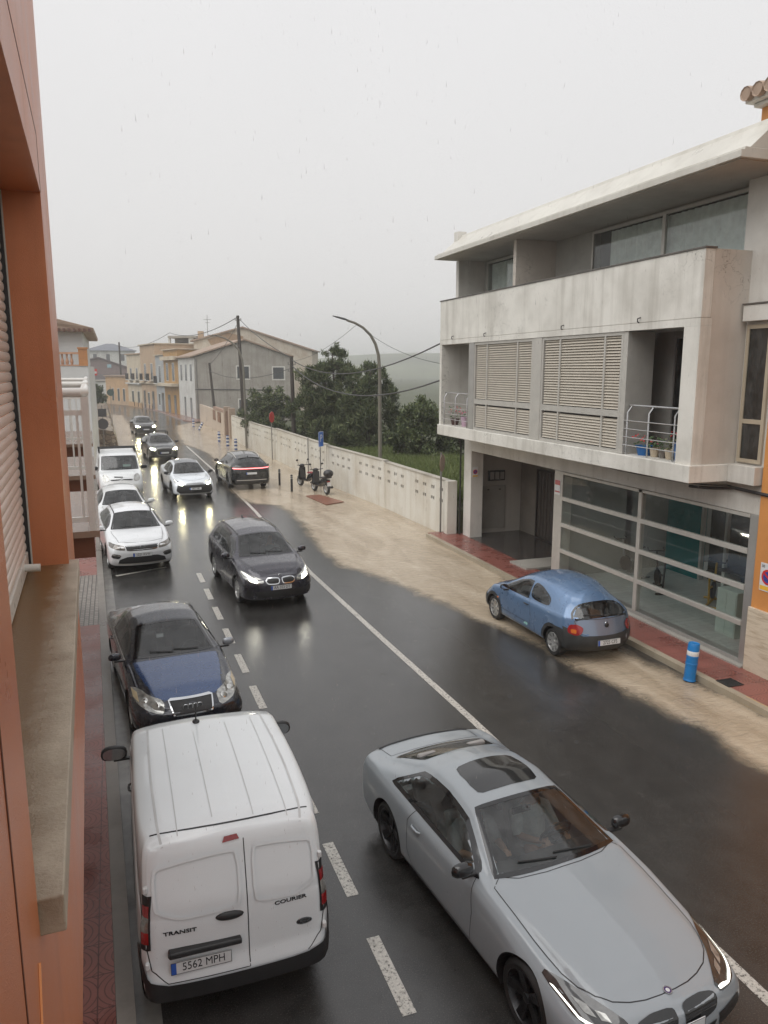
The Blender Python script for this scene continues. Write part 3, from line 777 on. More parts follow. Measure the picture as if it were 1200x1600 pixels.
# left pavement with kerb and gutter
def band(name, P0, P1, z0, z1, m, y0, y1, step=1.0):
    ysq = np.arange(y0, y1+.01, step); vs = []; mb = MB()
    for y in ysq:
        a, b = P0(y), P1(y); vs += [(a,y,z0),(a,y,z1),(b,y,z1),(b,y,z0)]
    F = []
    for i in range(len(ysq)-1):
        o = 4*i
        for k in range(4): F.append((o+k, o+(k+1)%4, o+4+(k+1)%4, o+4+k))
    e = 4*(len(ysq)-1); F += [(0,3,2,1),(e,e+1,e+2,e+3)]; mb.add(vs, F); return mb.build(name, m)
KL = lambda y: lerp_line(ROADL, y)
struct(band('kerb', lambda y: KL(y)-.16, lambda y: KL(y), -.05, .13, KERB, -6, 62))
struct(band('gutter', lambda y: KL(y)+.002, lambda y: KL(y)+.22, -.05, .005, pm('gutter_concrete', s2l(112,110,106), .22, 0, .3, 3, .3, 50, .004), -6, 30))
struct(band('pavement', lambda y: KL(y)-2.2, lambda y: KL(y)-.162, -.05, .132, TILE, -6.5, 17.5)); struct(band('pavement', lambda y: KL(y)-2.2, lambda y: KL(y)-.162, -.05, .132, PAVER, 17.502, 22.002, .9))
struct(band('pavement', lambda y: KL(y)-2.2, lambda y: KL(y)-.162, -.05, .132, TILE, 22.004, 62))
# right pavement
struct(band('kerb', lambda y: 9.95, lambda y: 10.10, -.05, .125, KERBMUD, -4, 24))
mb = MB(); mb.box(10.102,11.4,-4,24.2,-.05,.123); struct(mb.build('pavement', TILE))
mb = MB(); mb.add([(9.949,4,.03),(10.08,4,.128),(10.08,9.75,.128),(9.949,9.75,.03)],[(0,1,2,3)]); struct(mb.build('kerb_paint', pm('yellow_road_paint', s2l(196,150,70), .4, 0, .2, 9)))
mb = MB(); mb.box(10.75,12.6,18.55,19.5,.0,.17); struct(mb.build('entrance_step', stained('pale_terrazzo', s2l(170,166,158), s2l(120,116,108), .3, .2)))
# far pavement along the row of houses
mb = MB(); vs = []
for y in np.arange(86, 136, 2.0):
    x = lerp_line(ROADR, y); vs += [(x,y,.0),(x+.02,y,.12),(x+2.2,y+1.0,.13)]
mb.add(vs, [(3*i+k,3*i+k+1,3*i+k+4,3*i+k+3) for i in range(len(vs)//3-1) for k in (0,1)]); struct(mb.build('pavement', pm('far_pink_pavement', s2l(126,96,86), .25, 0, .2, 1)))
# distant hills, fading into the rain
def hill(name, cx, cy_, L_, H_, wd, seed, col):
    rs = np.random.default_rng(seed); n, m = 60, 10; vs = []; ph = rs.uniform(0, 6, 6)
    for i in range(n+1):
        t = i/n; prof = math.sin(math.pi*t)**.8*(1+.18*math.sin(5*t+ph[0])+.10*math.sin(13*t+ph[1])+.04*math.sin(31*t+ph[2]))
        for j in range(m+1):
            s = j/m; z = H_*prof*math.sin(math.pi*min(1, s*.5+0))**1.0*(1+.05*math.sin(9*s+17*t)); vs.append((cx+L_*(t-.5), cy_+wd*s+30*math.sin(4*t+ph[3]), z-.5))
    mb = MB(); mb.add(vs, [(i*(m+1)+j, (i+1)*(m+1)+j, (i+1)*(m+1)+j+1, i*(m+1)+j+1) for i in range(n) for j in range(m)]); return struct(mb.build(name, col, smooth=True))
HILL = pm('hill_scrub', (.10,.11,.065), .9, 0, .5, .02)
hill('hills', 330, 520, 620, 19, 180, 3, HILL); hill('hills', 560, 820, 1000, 30, 300, 5, HILL)
# ---------------------------------------------------------------- buildings
def louvre(mb, x, y0, y1, z0, z1, pitch=.062, m=0):
    z = z0+.012
    while z < z1-.03:
        mb.add([(x-.012,y0,z),(x-.012,y1,z),(x+.03,y1,z+pitch*.86),(x+.03,y0,z+pitch*.86),(x-.004,y0,z-.003),(x-.004,y1,z-.003),(x+.036,y1,z+pitch*.82),(x+.036,y0,z+pitch*.82)],
               [(0,3,2,1),(4,5,6,7),(0,1,5,4),(3,7,6,2)], m); z += pitch
def curtain(name, x, y0, y1, z0, z1, mat, parent, amp=.035, per=.16, ph=0):
    n = max(12, int((y1-y0)/.025)); vs = []
    for i in range(n+1):
        y = y0+(y1-y0)*i/n; a = amp*(.6+.4*math.sin(3.1*y+ph))
        for z, k in ((z0, 1.0), ((z0+z1)/2, .9), (z1, .55)): vs.append((x+a*k*math.sin(2*math.pi*y/per+1.2*math.sin(2.3*y+ph)), y, z))
    mb = MB(); mb.add(vs, [(3*i+k,3*i+k+1,3*i+k+4,3*i+k+3) for i in range(n) for k in (0,1)]); return mb.build(name, mat, parent, smooth=True)
def frame(mb, x0, x1, y0, y1, z0, z1, w=.05, m=0):
    mb.box(x0,x1,y0,y0+w,z0,z1,m); mb.box(x0,x1,y1-w,y1,z0,z1,m); mb.box(x0,x1,y0+w,y1-w,z0,z0+w,m); mb.box(x0,x1,y0+w,y1-w,z1-w,z1,m)
CONC = stained('stained_white_concrete', s2l(216,213,205), s2l(158,153,143), .62, .6, cracks=.85, bscale=18, wet=.2)
CONC2 = stained('white_render', s2l(208,205,198), s2l(160,154,145), .6, .45, bscale=30, wet=.2)
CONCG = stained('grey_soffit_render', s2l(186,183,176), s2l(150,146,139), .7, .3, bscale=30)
ORANGE = stained('orange_render', s2l(206,142,78), s2l(176,112,58), .6, .3, bscale=60, bstr=.4)
CURT = pm('pale_curtain', (.74,.78,.76), .8, 0, .12, 4); CURTDK = pm('grey_curtain', (.20,.20,.20), .8, 0, .2, 4)
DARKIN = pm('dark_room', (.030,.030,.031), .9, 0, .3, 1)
TEAL = pm('teal_wall', s2l(20,128,132), .6, 0, .1, 2); SHOPFLOOR = None
def plank_floor():
    t = NT('pale_plank_floor'); v = t.coords(); b = t.n('TexBrick'); t.l(v, b.inputs['Vector'])
    b.inputs['Scale'].default_value = 1; b.inputs['Brick Width'].default_value = 1.2; b.inputs['Row Height'].default_value = .18; b.inputs['Mortar Size'].default_value = .004
    b.inputs['Color1'].default_value = (*s2l(206,210,206),1); b.inputs['Color2'].default_value = (*s2l(186,190,187),1); b.inputs['Mortar'].default_value = (*s2l(110,112,110),1)
    c = t.mix(.35, b.outputs[0], t.ramp(t.noise(t.coords((1,9,1)), 4, 5), [(.3, s2l(140,142,140)), (.7, s2l(190,190,186))])); t.bsdf(Base_Color=c, Roughness=.4); return t.mat
SHOPFLOOR = plank_floor()
# ---- the flat-roofed white building with the glass shop front (right)
B = thing('apartment_building', 'white flat-roofed apartment block with louvred shutters above a glass shop front', 'building', (11.1, 17, 0))
bo = Vector((11.1, 17, 0))
def bmb(mb, name, mat, parent=None, **k):
    mb.v = [tuple(Vector(p)-bo) for p in mb.v]; return mb.build(name, mat, parent or B, **k)
X0, XF = 10.05, 11.1; YN, YFr = 11.5, 23.25
# ground floor
mb = MB(); mb.box(XF,XF+.45,22.95,23.5,.1,3.62); bmb(mb,'corner_column',CONC2,bevel=.01)
mb = MB(); mb.box(XF,XF+.3,10.78,22.95,3.06,3.62); bmb(mb,'lintel_beam',CONC2,bevel=.01)
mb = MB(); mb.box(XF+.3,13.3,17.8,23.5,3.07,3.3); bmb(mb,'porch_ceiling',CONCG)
mb = MB(); mb.box(XF+.45,13.5,23.5,23.7,.0,3.07); bmb(mb,'porch_side_wall',stained('grey_porch_wall', s2l(176,172,164), s2l(136,130,122), .7, .3))
mb = MB(); mb.box(13.3,13.5,17.6,23.5,.0,3.07); bmb(mb,'porch_back_wall',pm('taupe_porch_wall',s2l(112,106,98),.7,0,.12,2))
mb = MB(); mb.box(XF+.0,13.3,17.78,23.5,.0,.126); bmb(mb,'porch_floor',pm('wet_dark_stone_floor',(.05,.045,.042),.16,0,.3,2))
mb = MB(); mb.box(XF+.3,13.3,17.62,17.8,.126,3.07); bmb(mb,'porch_side_wall',pm('taupe_porch_wall',(.1,.1,.1)))
for y0, y1 in ((21.0,22.3),(18.6,19.9)):
    mb = MB(); frame(mb,13.20,13.297,y0,y1,.13,2.45,.06); d = bmb(mb,'porch_door',pm('dark_door_frame',(.035,.032,.03),.4))
    mb = MB(); n = 12
    for i in range(n):
        a = y0+.06+(y1-y0-.12)*i/n; mb.box(13.24+.01*(i%2),13.28,a,a+(y1-y0-.12)/n-.008,.19,2.39)
    o = bmb(mb,'door_leaf',pm('brown_slatted_door',(.06,.052,.045),.45,0,.2,5)); o.parent = d
mb = MB(); mb.box(12.0,12.62,23.40,23.498,1.95,2.30); o = bmb(mb,'letter_box',BLACKPL,bevel=.01)
mb = MB()
for k in range(3): mb.box(12.05+.19*k,12.20+.19*k,23.39,23.399,2.0,2.25)
p = bmb(mb,'letter_flap',ALU); p.parent = o
mb = MB(); frame(mb,XF+.7,XF+1.6,23.44,23.498,.35,1.72,.02); 
mb = MB(); mb.box(11.78,12.68,23.455,23.498,.28,1.78); o = bmb(mb,'meter_cabinet',pm('grey_cabinet_paint',s2l(140,137,130),.5,0,.08,3),bevel=.006)
mb = MB()
for x in (11.98,12.42): mb.box(x,x+.07,23.445,23.455,1.62,1.66)
p = bmb(mb,'cabinet_lock',BLACKPL); p.parent = o
# shop front
mb = MB(); mb.box(XF-.02,XF+.28,17.38,17.78,.126,3.06); bmb(mb,'shop_front_post',ALU_LIGHT,bevel=.008)
mb = MB(); mb.box(XF-.02,XF+.2,10.80,11.0,.126,3.06); bmb(mb,'shop_front_post',ALU,bevel=.008)
mb = MB(); mb.box(XF-.02,XF+.2,11.0,17.38,.126,.23); bmb(mb,'shop_front_sill',ALU,bevel=.006)
mb = MB(); mb.box(XF-.16,XF-.022,10.8,17.6,.05,.155); bmb(mb,'shop_threshold',stained('pale_terrazzo', s2l(170,166,158), s2l(120,116,108), .3, .2))
YM = 14.18; zs_ = [.23,.935,1.64,2.345,3.06]
mb = MB(); mb.box(XF-.03,XF+.09,YM-.06,YM+.06,.23,3.06); bmb(mb,'shop_front_mullion',ALU_LIGHT,bevel=.005)
for z in zs_[1:-1]:
    for y0, y1 in ((11.0,YM-.06),(YM+.06,17.38)):
        mb = MB(); mb.box(XF-.035,XF+.06,y0,y1,z-.05,z+.05); bmb(mb,'shop_front_transom',ALU_LIGHT,bevel=.006)
mb = MB(); mb.box(XF-.03,XF+.06,11.0,17.38,2.99,3.055); bmb(mb,'shop_front_transom',ALU_LIGHT)
for y0, y1 in ((11.0,YM-.06),(YM+.06,17.38)):
    for z0, z1 in zip(zs_[:-1], zs_[1:]):
        mb = MB(); mb.box(XF+.008,XF+.016,y0,y1,z0+(.05 if z0 > .3 else 0),z1-(.05 if z1 < 3 else .07)); bmb(mb,'window_pane',SHOPGLASS)
mb = MB(); mb.box(XF+.2,16.6,10.95,17.6,.04,.13); bmb(mb,'shop_floor',SHOPFLOOR)
mb = MB(); mb.box(16.6,16.8,10.6,17.6,.1,3.3); bmb(mb,'shop_back_wall',pm('grey_shop_wall',s2l(150,152,148),.7,0,.06,1))
mb = MB(); mb.box(XF+.2,16.6,17.6,17.7,.13,3.07); bmb(mb,'shop_side_wall',pm('grey_shop_wall',(0,0,0)))
mb = MB(); mb.box(XF+.25,16.6,10.60,10.7,.13,3.07); bmb(mb,'shop_side_wall',pm('grey_shop_wall',(0,0,0)))
mb = MB(); mb.box(XF+.31,14.0,10.7,17.6,3.07,3.2); bmb(mb,'shop_ceiling',pm('shop_ceiling_white',s2l(150,150,146),.8,0,.05,1))  # ends short of the back wall; unseen open gap added to daylight the shop
mb = MB(); mb.box(14.6,14.8,16.15,17.45,.13,3.06); bmb(mb,'teal_partition',TEAL)
mb = MB(); mb.box(14.9,15.1,14.2,16.1,.13,3.06); bmb(mb,'shop_partition',pm('dark_glass_partition',(.10,.11,.11),.25,0,.1,1))
for y in (14.2,15.2,16.06): 
    mb = MB(); mb.box(14.6,14.7,y,y+.08,.13,3.07); bmb(mb,'partition_post',pm('white_frame',s2l(200,200,196),.4,0,.05,2))
mb = MB(); mb.box(14.2,14.8,11.2,13.9,.13,2.3); bmb(mb,'dark_cupboard',pm('dark_cupboard',(.05,.055,.055),.5,0,.2,2))
# first-floor volume
mb = MB(); mb.box(X0-.06,XF+.35,YN-.05,YFr+.02,3.62,3.95); bmb(mb,'balcony_slab',CONC,bevel=.015)
mb = MB(); mb.box(X0,X0+.22,YN,YFr,6.62,7.82); bmb(mb,'parapet',CONC,bevel=.012)
mb = MB(); mb.box(X0+.0,X0+.25,YN,YFr,6.48,6.618); bmb(mb,'parapet_band',CONC)
mb = MB(); mb.box(X0-.02,X0+.24,YN-.02,YFr+.02,7.822,7.85); bmb(mb,'parapet_coping',pm('dark_coping',(.10,.09,.08),.5,0,.3,3))
mb = MB(); mb.box(X0+.001,X0+.25,YN,11.92,3.952,6.478); bmb(mb,'corner_pier',CONC)
mb = MB(); mb.box(X0+.2205,XF-.001,YN+.004,YN+.2,6.62,7.818); mb.box(X0+.2505,XF-.001,YN+.004,YN+.2,3.952,6.6195); bmb(mb,'end_wall',stained('grey_cracked_render', s2l(190,182,172), s2l(158,149,138), .65, .3, cracks=.9, bscale=22))
mb = MB(); mb.box(X0+.001,X0+.25,23.1,YFr,3.952,6.478); bmb(mb,'corner_pier',CONC)
mb = MB(); mb.box(X0+.25,XF+2,YFr-.15,YFr-.002,3.952,7.80); bmb(mb,'end_wall',CONC2)
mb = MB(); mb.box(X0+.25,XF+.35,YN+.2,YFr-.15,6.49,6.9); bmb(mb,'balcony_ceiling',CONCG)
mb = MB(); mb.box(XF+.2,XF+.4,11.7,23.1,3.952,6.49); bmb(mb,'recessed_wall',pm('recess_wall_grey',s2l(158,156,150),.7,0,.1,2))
mb = MB(); mb.box(XF,13.6,10.80,11.72,3.621,9.079); bmb(mb,'main_wall',CONC2)
mb = MB(); mb.box(13.6,20,17.9,23.2,.0,9.079); bmb(mb,'rear_volume',CONC2)
mb = MB(); mb.box(13.4,13.6,11.72,17.9,3.21,9.079); bmb(mb,'rear_wall',CONC2)
# shutters: frame, louvres as parts
for y0, y1, ps in ((17.42,20.78,(.24,.52,.24)),(13.75,16.98,(.2,.55,.25))):
    mb = MB(); xs0, xs1 = X0+.03, X0+.12
    frame(mb,xs0,xs1,y0,y1,3.955,6.475,.07); zm = 4.78; mb.box(xs0,xs1,y0+.07,y1-.07,zm-.07,zm+.07); tot = sum(ps); yy = y0; cuts = []
    for p in ps[:-1]: yy += (y1-y0)*p/tot; mb.box(xs0+.002,xs1-.002,yy-.028,yy+.028,4.025,6.405); cuts.append(yy)
    S_ = bmb(mb,'shutter',ALU_LIGHT); ed = [y0+.07]+cuts+[y1-.07]
    for a, b in zip(ed[:-1], ed[1:]):
        mb = MB(); louvre(mb,X0+.06,a+.03,b-.03,4.04,zm-.08); louvre(mb,X0+.06,a+.03,b-.03,zm+.08,6.40); o = bmb(mb,'louvre_panel',pm('louvre_paint',s2l(186,178,164),.45,.1,.06,3)); o.parent = S_
    mb = MB(); mb.box(X0+.16,X0+.20,y0,y1,3.955,6.475); o = bmb(mb,'shutter_backing',pm('shutter_backing',(.06,.058,.055),.8)); o.parent = S_
mb = MB(); mb.box(X0+.01,X0+.2,16.98,17.42,3.955,6.475); bmb(mb,'shutter_post',ALU_LIGHT,bevel=.008)
mb = MB(); mb.box(X0+.01,X0+.2,20.78,21.12,3.955,6.475); bmb(mb,'shutter_post',ALU,bevel=.008)
mb = MB(); mb.box(X0+.03,X0+.7,13.60,13.75,3.955,6.475); bmb(mb,'shutter_post',ALU_LIGHT,bevel=.008)
# railings
def railing(y0, y1, posts, name):
    mb = MB(); x = X0+.05; zt = 4.97
    for y in posts: mb.tube([(x,y,3.95),(x,y,4.83),(x+.09,y,4.95)],.017,6)
    o = bmb(mb,'railing',STEEL,smooth=True)
    mb = MB(); mb.tube([(x+.10,y0,zt),(x+.10,y1,zt)],.024,8); h = bmb(mb,'handrail',STEEL,smooth=True); h.parent = o
    for z in (4.15,4.32,4.49,4.66):
        mb = MB(); mb.tube([(x-.02,y0,z),(x-.02,y1,z)],.009,6); h = bmb(mb,'rail_bar',STEEL,smooth=True); h.parent = o
railing(11.93,13.58,(12.05,12.82,13.5),'r'); railing(21.14,23.08,(21.25,22.1,22.95),'r')
# balcony doors with curtains
mb = MB(); frame(mb,XF+.14,XF+.197,11.75,13.6,3.96,6.40,.06); mb.box(XF+.14,XF+.197,12.66,12.74,4.02,6.34); d = bmb(mb,'balcony_door',ALU)
mb = MB(); mb.box(XF+.16,XF+.168,11.81,13.54,4.02,6.34); g = bmb(mb,'pane',glassmat('dim_window_glass',(.45,.47,.47))); g.parent = d
cu = curtain('curtain',XF+.185-bo.x,11.85-bo.y,12.9-bo.y,4.0,6.34,CURTDK,d,.006)
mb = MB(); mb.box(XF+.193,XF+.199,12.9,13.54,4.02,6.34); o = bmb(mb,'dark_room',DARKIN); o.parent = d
# narrow window right of the volume
mb = MB(); frame(mb,XF-.05,XF-.002,10.86,11.44,4.0,6.5,.07); mb.box(XF-.05,XF-.002,10.93,11.37,4.72,4.80); d = bmb(mb,'side_window',pm('beige_window_frame',s2l(170,158,138),.45,0,.06,3))
mb = MB(); mb.box(XF-.03,XF-.022,10.93,11.37,4.07,6.43); g = bmb(mb,'pane',glassmat('dim_window_glass',(1,1,1))); g.parent = d
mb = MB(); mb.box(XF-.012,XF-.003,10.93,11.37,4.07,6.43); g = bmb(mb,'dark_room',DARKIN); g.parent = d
curtain('curtain',XF-.017-bo.x,10.94-bo.y,11.36-bo.y,4.07,6.43,CURTDK,d,.004,.09)
mb = MB(); mb.box(XF-.22,XF,10.80,11.45,3.62,3.96); bmb(mb,'window_sill',CONC2,bevel=.01)
mb = MB(); mb.box(XF-.16,XF,10.80,11.45,6.56,6.85); bmb(mb,'window_hood',CONC2,bevel=.01)
mb = MB(); mb.box(XF-.18,XF+.02,10.79,11.46,6.852,6.88); bmb(mb,'window_hood_cap',pm('dark_coping',(0,0,0)))
# set-back top floor and roof
XR = 11.45
mb = MB(); [mb.box(XR,XR+.2,a,b,7.0,9.075) for a,b in ((11.72,11.78),(16.97,19.63),(22.67,23.2))]; mb.box(XR,XR+.2,11.72,23.2,9.0755,9.079); [mb.box(XR,XR+.2,a,b,9.0,9.0749) for a,b in ((11.78,16.97),(19.63,22.67))]; bmb(mb,'top_floor_wall',pm('recess_wall_grey',(0,0,0)))
mb = MB(); mb.box(X0+.25,XR,YN+.2,YFr-.15,6.905,6.95); bmb(mb,'terrace_floor',CONCG)
mb = MB(); mb.box(10.25,XR,18.75,18.9,6.95,9.065); bmb(mb,'terrace_divider',stained('grey_cracked_render',(0,0,0),(0,0,0)))
mb = MB(); mb.box(XR-.9,XR,22.99,23.19,6.95,9.065); bmb(mb,'terrace_end_wall',CONC2)
for y0, y1, mul, cy0, cy1 in ((11.75,17.0,(14.35,),11.85,16.4),(19.6,22.7,(20.55,),21.1,22.6)):
    mb = MB(); frame(mb,XR-.07,XR-.002,y0,y1,7.0,9.02,.06)
    for m in mul: mb.box(XR-.07,XR-.002,m-.05,m+.05,7.06,8.96)
    d = bmb(mb,'terrace_window',ALU_LIGHT)
    mb = MB(); mb.box(XR-.045,XR-.037,y0+.06,y1-.06,7.06,8.96); g = bmb(mb,'pane',WINGLASS); g.parent = d
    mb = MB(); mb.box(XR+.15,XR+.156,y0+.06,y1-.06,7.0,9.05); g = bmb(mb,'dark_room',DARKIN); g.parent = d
    curtain('curtain',XR-.010-bo.x+.09,cy0-bo.y,cy1-bo.y,7.05,8.95,CURT,d,.05,.19,y0)
ROOFW = stained('roof_fascia_white', s2l(198,195,186), s2l(160,154,142), .5, .5, bscale=14, wet=.25)
mb = MB(); mb.prism([(9.80,10.58,9.08),(9.80,10.58,9.20),(9.88,10.58,9.21),(9.88,10.58,9.25),(13.7,10.58,9.25),(13.7,10.58,9.08)],(0,12.62,0)); bmb(mb,'roof_slab',ROOFW,bevel=.01)
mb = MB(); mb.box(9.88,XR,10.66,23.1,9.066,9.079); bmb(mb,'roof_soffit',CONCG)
mb = MB(); mb.prism([(10.0,10.6,9.252),(10.56,10.6,9.74),(10.60,10.6,9.82),(13.7,10.6,9.82),(13.7,10.6,9.252)],(0,12.58,0)); bmb(mb,'roof_upstand',ROOFW,bevel=.008)
mb = MB(); mb.box(10.45,10.75,22.9,23.17,9.5,9.93); bmb(mb,'roof_stub',CONC2)
# little brackets under the parapet
for y in (13.2,16.0,20.0,22.2):
    mb = MB(); mb.tube([(X0-.0,y,6.72),(X0-.07,y,6.70),(X0-.07,y,6.64),(X0-.03,y,6.62)],.012,6); bmb(mb,'wall_hook',BLACKPL)
# ---- orange house at the frame's right edge
OH = thing('orange_house', 'orange rendered house with marble skirting next to the glass shop front', 'building', (11.05, 8, 0)); bo = Vector((11.05, 8, 0))
bmo = lambda mb, name, mat, **k: (setattr(mb, 'v', [tuple(Vector(p)-bo) for p in mb.v]), mb.build(name, mat, OH, **k))[1]
mb = MB(); mb.box(11.04,16,2,10.76,.1,9.0); mb.box(11.04,16,2,11.5,9.87,10.20); bmo(mb,'wall',ORANGE)
def marble():
    t = NT('travertine_cladding'); v = t.coords((.6,.6,5)); n = t.noise(v, 3, 7, .65, .8)
    t.bsdf(Base_Color=t.ramp(n, [(.3, s2l(168,150,126)), (.55, s2l(206,194,174)), (.75, s2l(186,170,148))]), Roughness=.4); return t.mat
mb = MB(); mb.box(10.98,11.038,2,10.77,.12,1.35); bmo(mb,'marble_skirting',marble(),bevel=.006)
RTILE = stained('roof_tile_clay', s2l(164,142,124), s2l(112,92,78), .7, .3, bscale=30)
mb = MB(); mb.box(10.90,16.2,2,11.56,10.201,10.27); bmo(mb,'cornice',CONC2,bevel=.02)
mb = MB(); mb.box(10.78,16.3,2,11.64,10.271,10.36); bmo(mb,'cornice',CONC2,bevel=.02)
mb = MB()
for k in range(28):
    y = 11.52-.26*k; mb.lathe([(.001,.02),(.10,.02),(.12,0),(.125,.5),(.12,2.6)],(0,0,0),10,'x'); n = 50; mb.v[-n:] = [(p[0]+10.66,p[1]+y,p[2]+10.40+.12*p[0]) for p in mb.v[-n:]]
bmo(mb,'roof_tiles',RTILE)
# no-parking plates
def no_parking(name, label, c, face, w, h):
    """face: 'x' looks to -x, 'y' looks to -y"""
    o = thing(name, label, 'sign', c, -math.pi/2 if face == 'x' else 0)
    mb = MB(); mb.box(-w/2,w/2,-.004,.004,-h/2,h/2); mb.build('sign_plate',WHITEPLATE,o,bevel=.002)
    red, blue, yel = pm('sign_red',s2l(196,44,34),.4,0,.05,5), pm('sign_blue',s2l(40,62,140),.4,0,.05,5), pm('sign_yellow',s2l(226,178,60),.4,0,.05,5)
    def disc(r, y, m, nm):
        mb = MB(); n = 32; P = [(r*math.cos(2*math.pi*i/n), y, r*math.sin(2*math.pi*i/n)+h*.02) for i in range(n)]; mb.add(P, [tuple(range(n))]); mb.build(nm,m,o)
    disc(w*.40,-.006,red,'red_ring'); disc(w*.29,-.0075,blue,'blue_field')
    mb = MB(); mb.obox((0,-.009,h*.02),(w*.32,0,-w*.32*.75),(0,.0005,0),(w*.03,0,w*.04)); mb.build('red_slash',red,o)
    mb = MB(); mb.box(-w*.46,w*.46,-.0065,-.0045,-h*.46,-h*.31); mb.build('yellow_strip',yel,o)
    return o
n1 = no_parking('no_parking_sign','white no parking plate with red ring on the orange wall','sign' and (11.028,10.42,1.98),'x',.36,.52)
n2 = no_parking('no_parking_sign','white no parking plate with red ring on the white column by the porch',(11.25,22.938,2.35),'y',.20,.34)
text_obj('30', .075, INK, n1, (-.12,-.0065,.20))
o = thing('notice_plate','small red and white notice on the pale metal post of the shop front','sign',(11.072,17.6,2.62),-math.pi/2)
mb = MB(); mb.box(-.13,.13,-.004,.004,-.20,.20); mb.build('plate',WHITEPLATE,o)
for z0,z1 in ((.06,.19),(-.14,-.10)):
    mb = MB(); mb.box(-.12,.12,-.007,-.0045,z0,z1); mb.build('red_band',pm('faded_red',s2l(176,92,92),.5,0,.05,5),o)
# gym gear seen through the glass
def spin_bike(loc, rot, col, label):
    o = thing('exercise_bike', label, 'exercise bike', loc, rot)
    mb = MB(); mb.tube([(-.45,0,.06),(.45,0,.06)],.03,8); mb.tube([(.42,-.25,.03),(.42,.25,.03)],.03,8); mb.tube([(-.42,-.25,.03),(-.42,.25,.03)],.03,8); mb.tube([(-.2,0,.06),(-.3,0,.85)],.025,8); mb.tube([(.15,0,.06),(.38,0,.95)],.025,8); mb.tube([(-.25,0,.45),(.25,0,.40)],.025,8); mb.build('frame',col,o,smooth=True)
    mb = MB(); mb.lathe([(.001,-.03),(.2,-.03),(.22,0),(.2,.03),(.001,.03)],(.2,0,.3),20,'y'); mb.build('flywheel',BLACKPL,o,smooth=True)
    mb = MB(); mb.ell((-.31,0,.88),(.14,.09,.04)); mb.build('saddle',BLACKPL,o,smooth=True)
    mb = MB(); mb.tube([(.5,-.2,1.02),(.38,-.2,.96),(.38,.2,.96),(.5,.2,1.02)],.018,6); mb.build('handlebar',BLACKPL,o,smooth=True)
    return o
YEL = pm('yellow_frame_paint',s2l(190,150,48),.4,0,.1,5)
spin_bike((13.35,14.25,.13),R(35),YEL,'yellow-framed exercise bike behind the shop glass'); spin_bike((12.95,15.6,.13),R(70),BLACKPL,'black exercise bike behind the mullion of the shop glass')
spin_bike((13.2,17.1,.13),R(100),pm('silver_frame_paint',(.4,.4,.4),.3,.5),'silver-framed exercise bike deep in the left bay of the shop')
def desk(loc):
    o = thing('reception_desk','white reception desk with dark top inside the shop','desk',loc)
    mb = MB(); mb.box(-.3,.3,-.75,.75,.95,1.0); mb.build('desk_top',pm('dark_desk_top',(.08,.08,.08),.4),o); mb = MB(); mb.box(-.25,.25,-.7,-.1,.0,.948); mb.build('drawer_block',pm('white_panel',s2l(215,218,214),.5),o)
    mb = MB(); mb.box(-.25,.25,.62,.7,.0,.948); mb.build('side_panel',pm('white_panel',(1,1,1)),o)
desk((13.45,13.1,.13))
o = thing('white_cabinet','pale low cabinet in front of the reception desk behind the shop glass','cabinet',(12.25,12.35,.13))
mb = MB(); mb.box(-.25,.25,-.28,.28,0,1.0); mb.build('cabinet_body',pm('pale_mint_panel',s2l(196,206,198),.5,0,.05,2),o,bevel=.01); mb = MB(); mb.box(-.262,-.252,-.26,-.005,.05,.95); mb.box(-.262,-.252,.005,.26,.05,.95); mb.build('cabinet_door',pm('pale_mint_panel',(1,1,1)),o)
# flower pots on the balconies
def pot(loc, r, h, col, fl, label, leaf=(.05,.09,.03), n=60, spread=1.5, tall=.22):
    o = thing('flower_pot', label, 'flower pot', loc, 0, 'potted plants on the white block balconies')
    mb = MB(); mb.lathe([(.001,0),(r*.72,0),(r*.98,h*.86),(r*1.08,h*.87),(r*1.08,h),(r*.95,h),(r*.9,h*.9),(.001,h*.9)],n=18); mb.build('pot',col,o,smooth=35)
    ml, mf = MB(), MB()
    for k in range(n):
        a, q = random.random()*6.28, random.random()**.5*r*spread; z = h+tall*random.random(); c = Vector((q*math.cos(a), q*math.sin(a), z)); t = mf if (fl and random.random() < .45 and z > h+tall*.35) else ml; s = .035 if t is ml else .03
        u = Vector((random.uniform(-1,1),random.uniform(-1,1),random.uniform(-.5,1))).normalized(); w2 = u.orthogonal().normalized()
        t.add([c-u*s, c+w2*s*.6, c+u*s, c-w2*s*.6], [(0,1,2,3)])
    ml.build('leaves',pm('pot_leaf_%d'%int(leaf[1]*1000),leaf,.6,0,.3,20),o)
    if fl: mf.build('flower_foliage',fl,o)
    return o
RED = pm('red_petals',s2l(190,40,48),.6,0,.2,30); PINK = pm('pink_petals',s2l(214,110,140),.6,0,.2,30); BLUEP = pm('blue_pot',s2l(16,92,156),.35,0,.1,4); CREAM = pm('cream_pot',s2l(186,172,150),.6,0,.1,6)
zb = 3.952; xp = X0+.32
pot((xp,13.25,zb),.17,.2,BLUEP,RED,'low blue bowl of red flowers at the near balcony rail'); pot((xp,12.92,zb),.10,.18,CREAM,PINK,'cream pot with pink flowers beside the low blue bowl')
pot((xp,12.66,zb),.08,.14,pm('grey_pot',s2l(110,104,98),.6),None,'small grey pot with green leaves in the middle of the balcony',n=30); pot((xp,12.45,zb),.11,.19,CREAM,None,'cream pot with upright pale leaves beside the tall blue pot',(.14,.15,.07),30,1.0,.25)
pot((xp,12.12,zb),.17,.36,BLUEP,RED,'tall blue pot of red flowers by the corner pier')
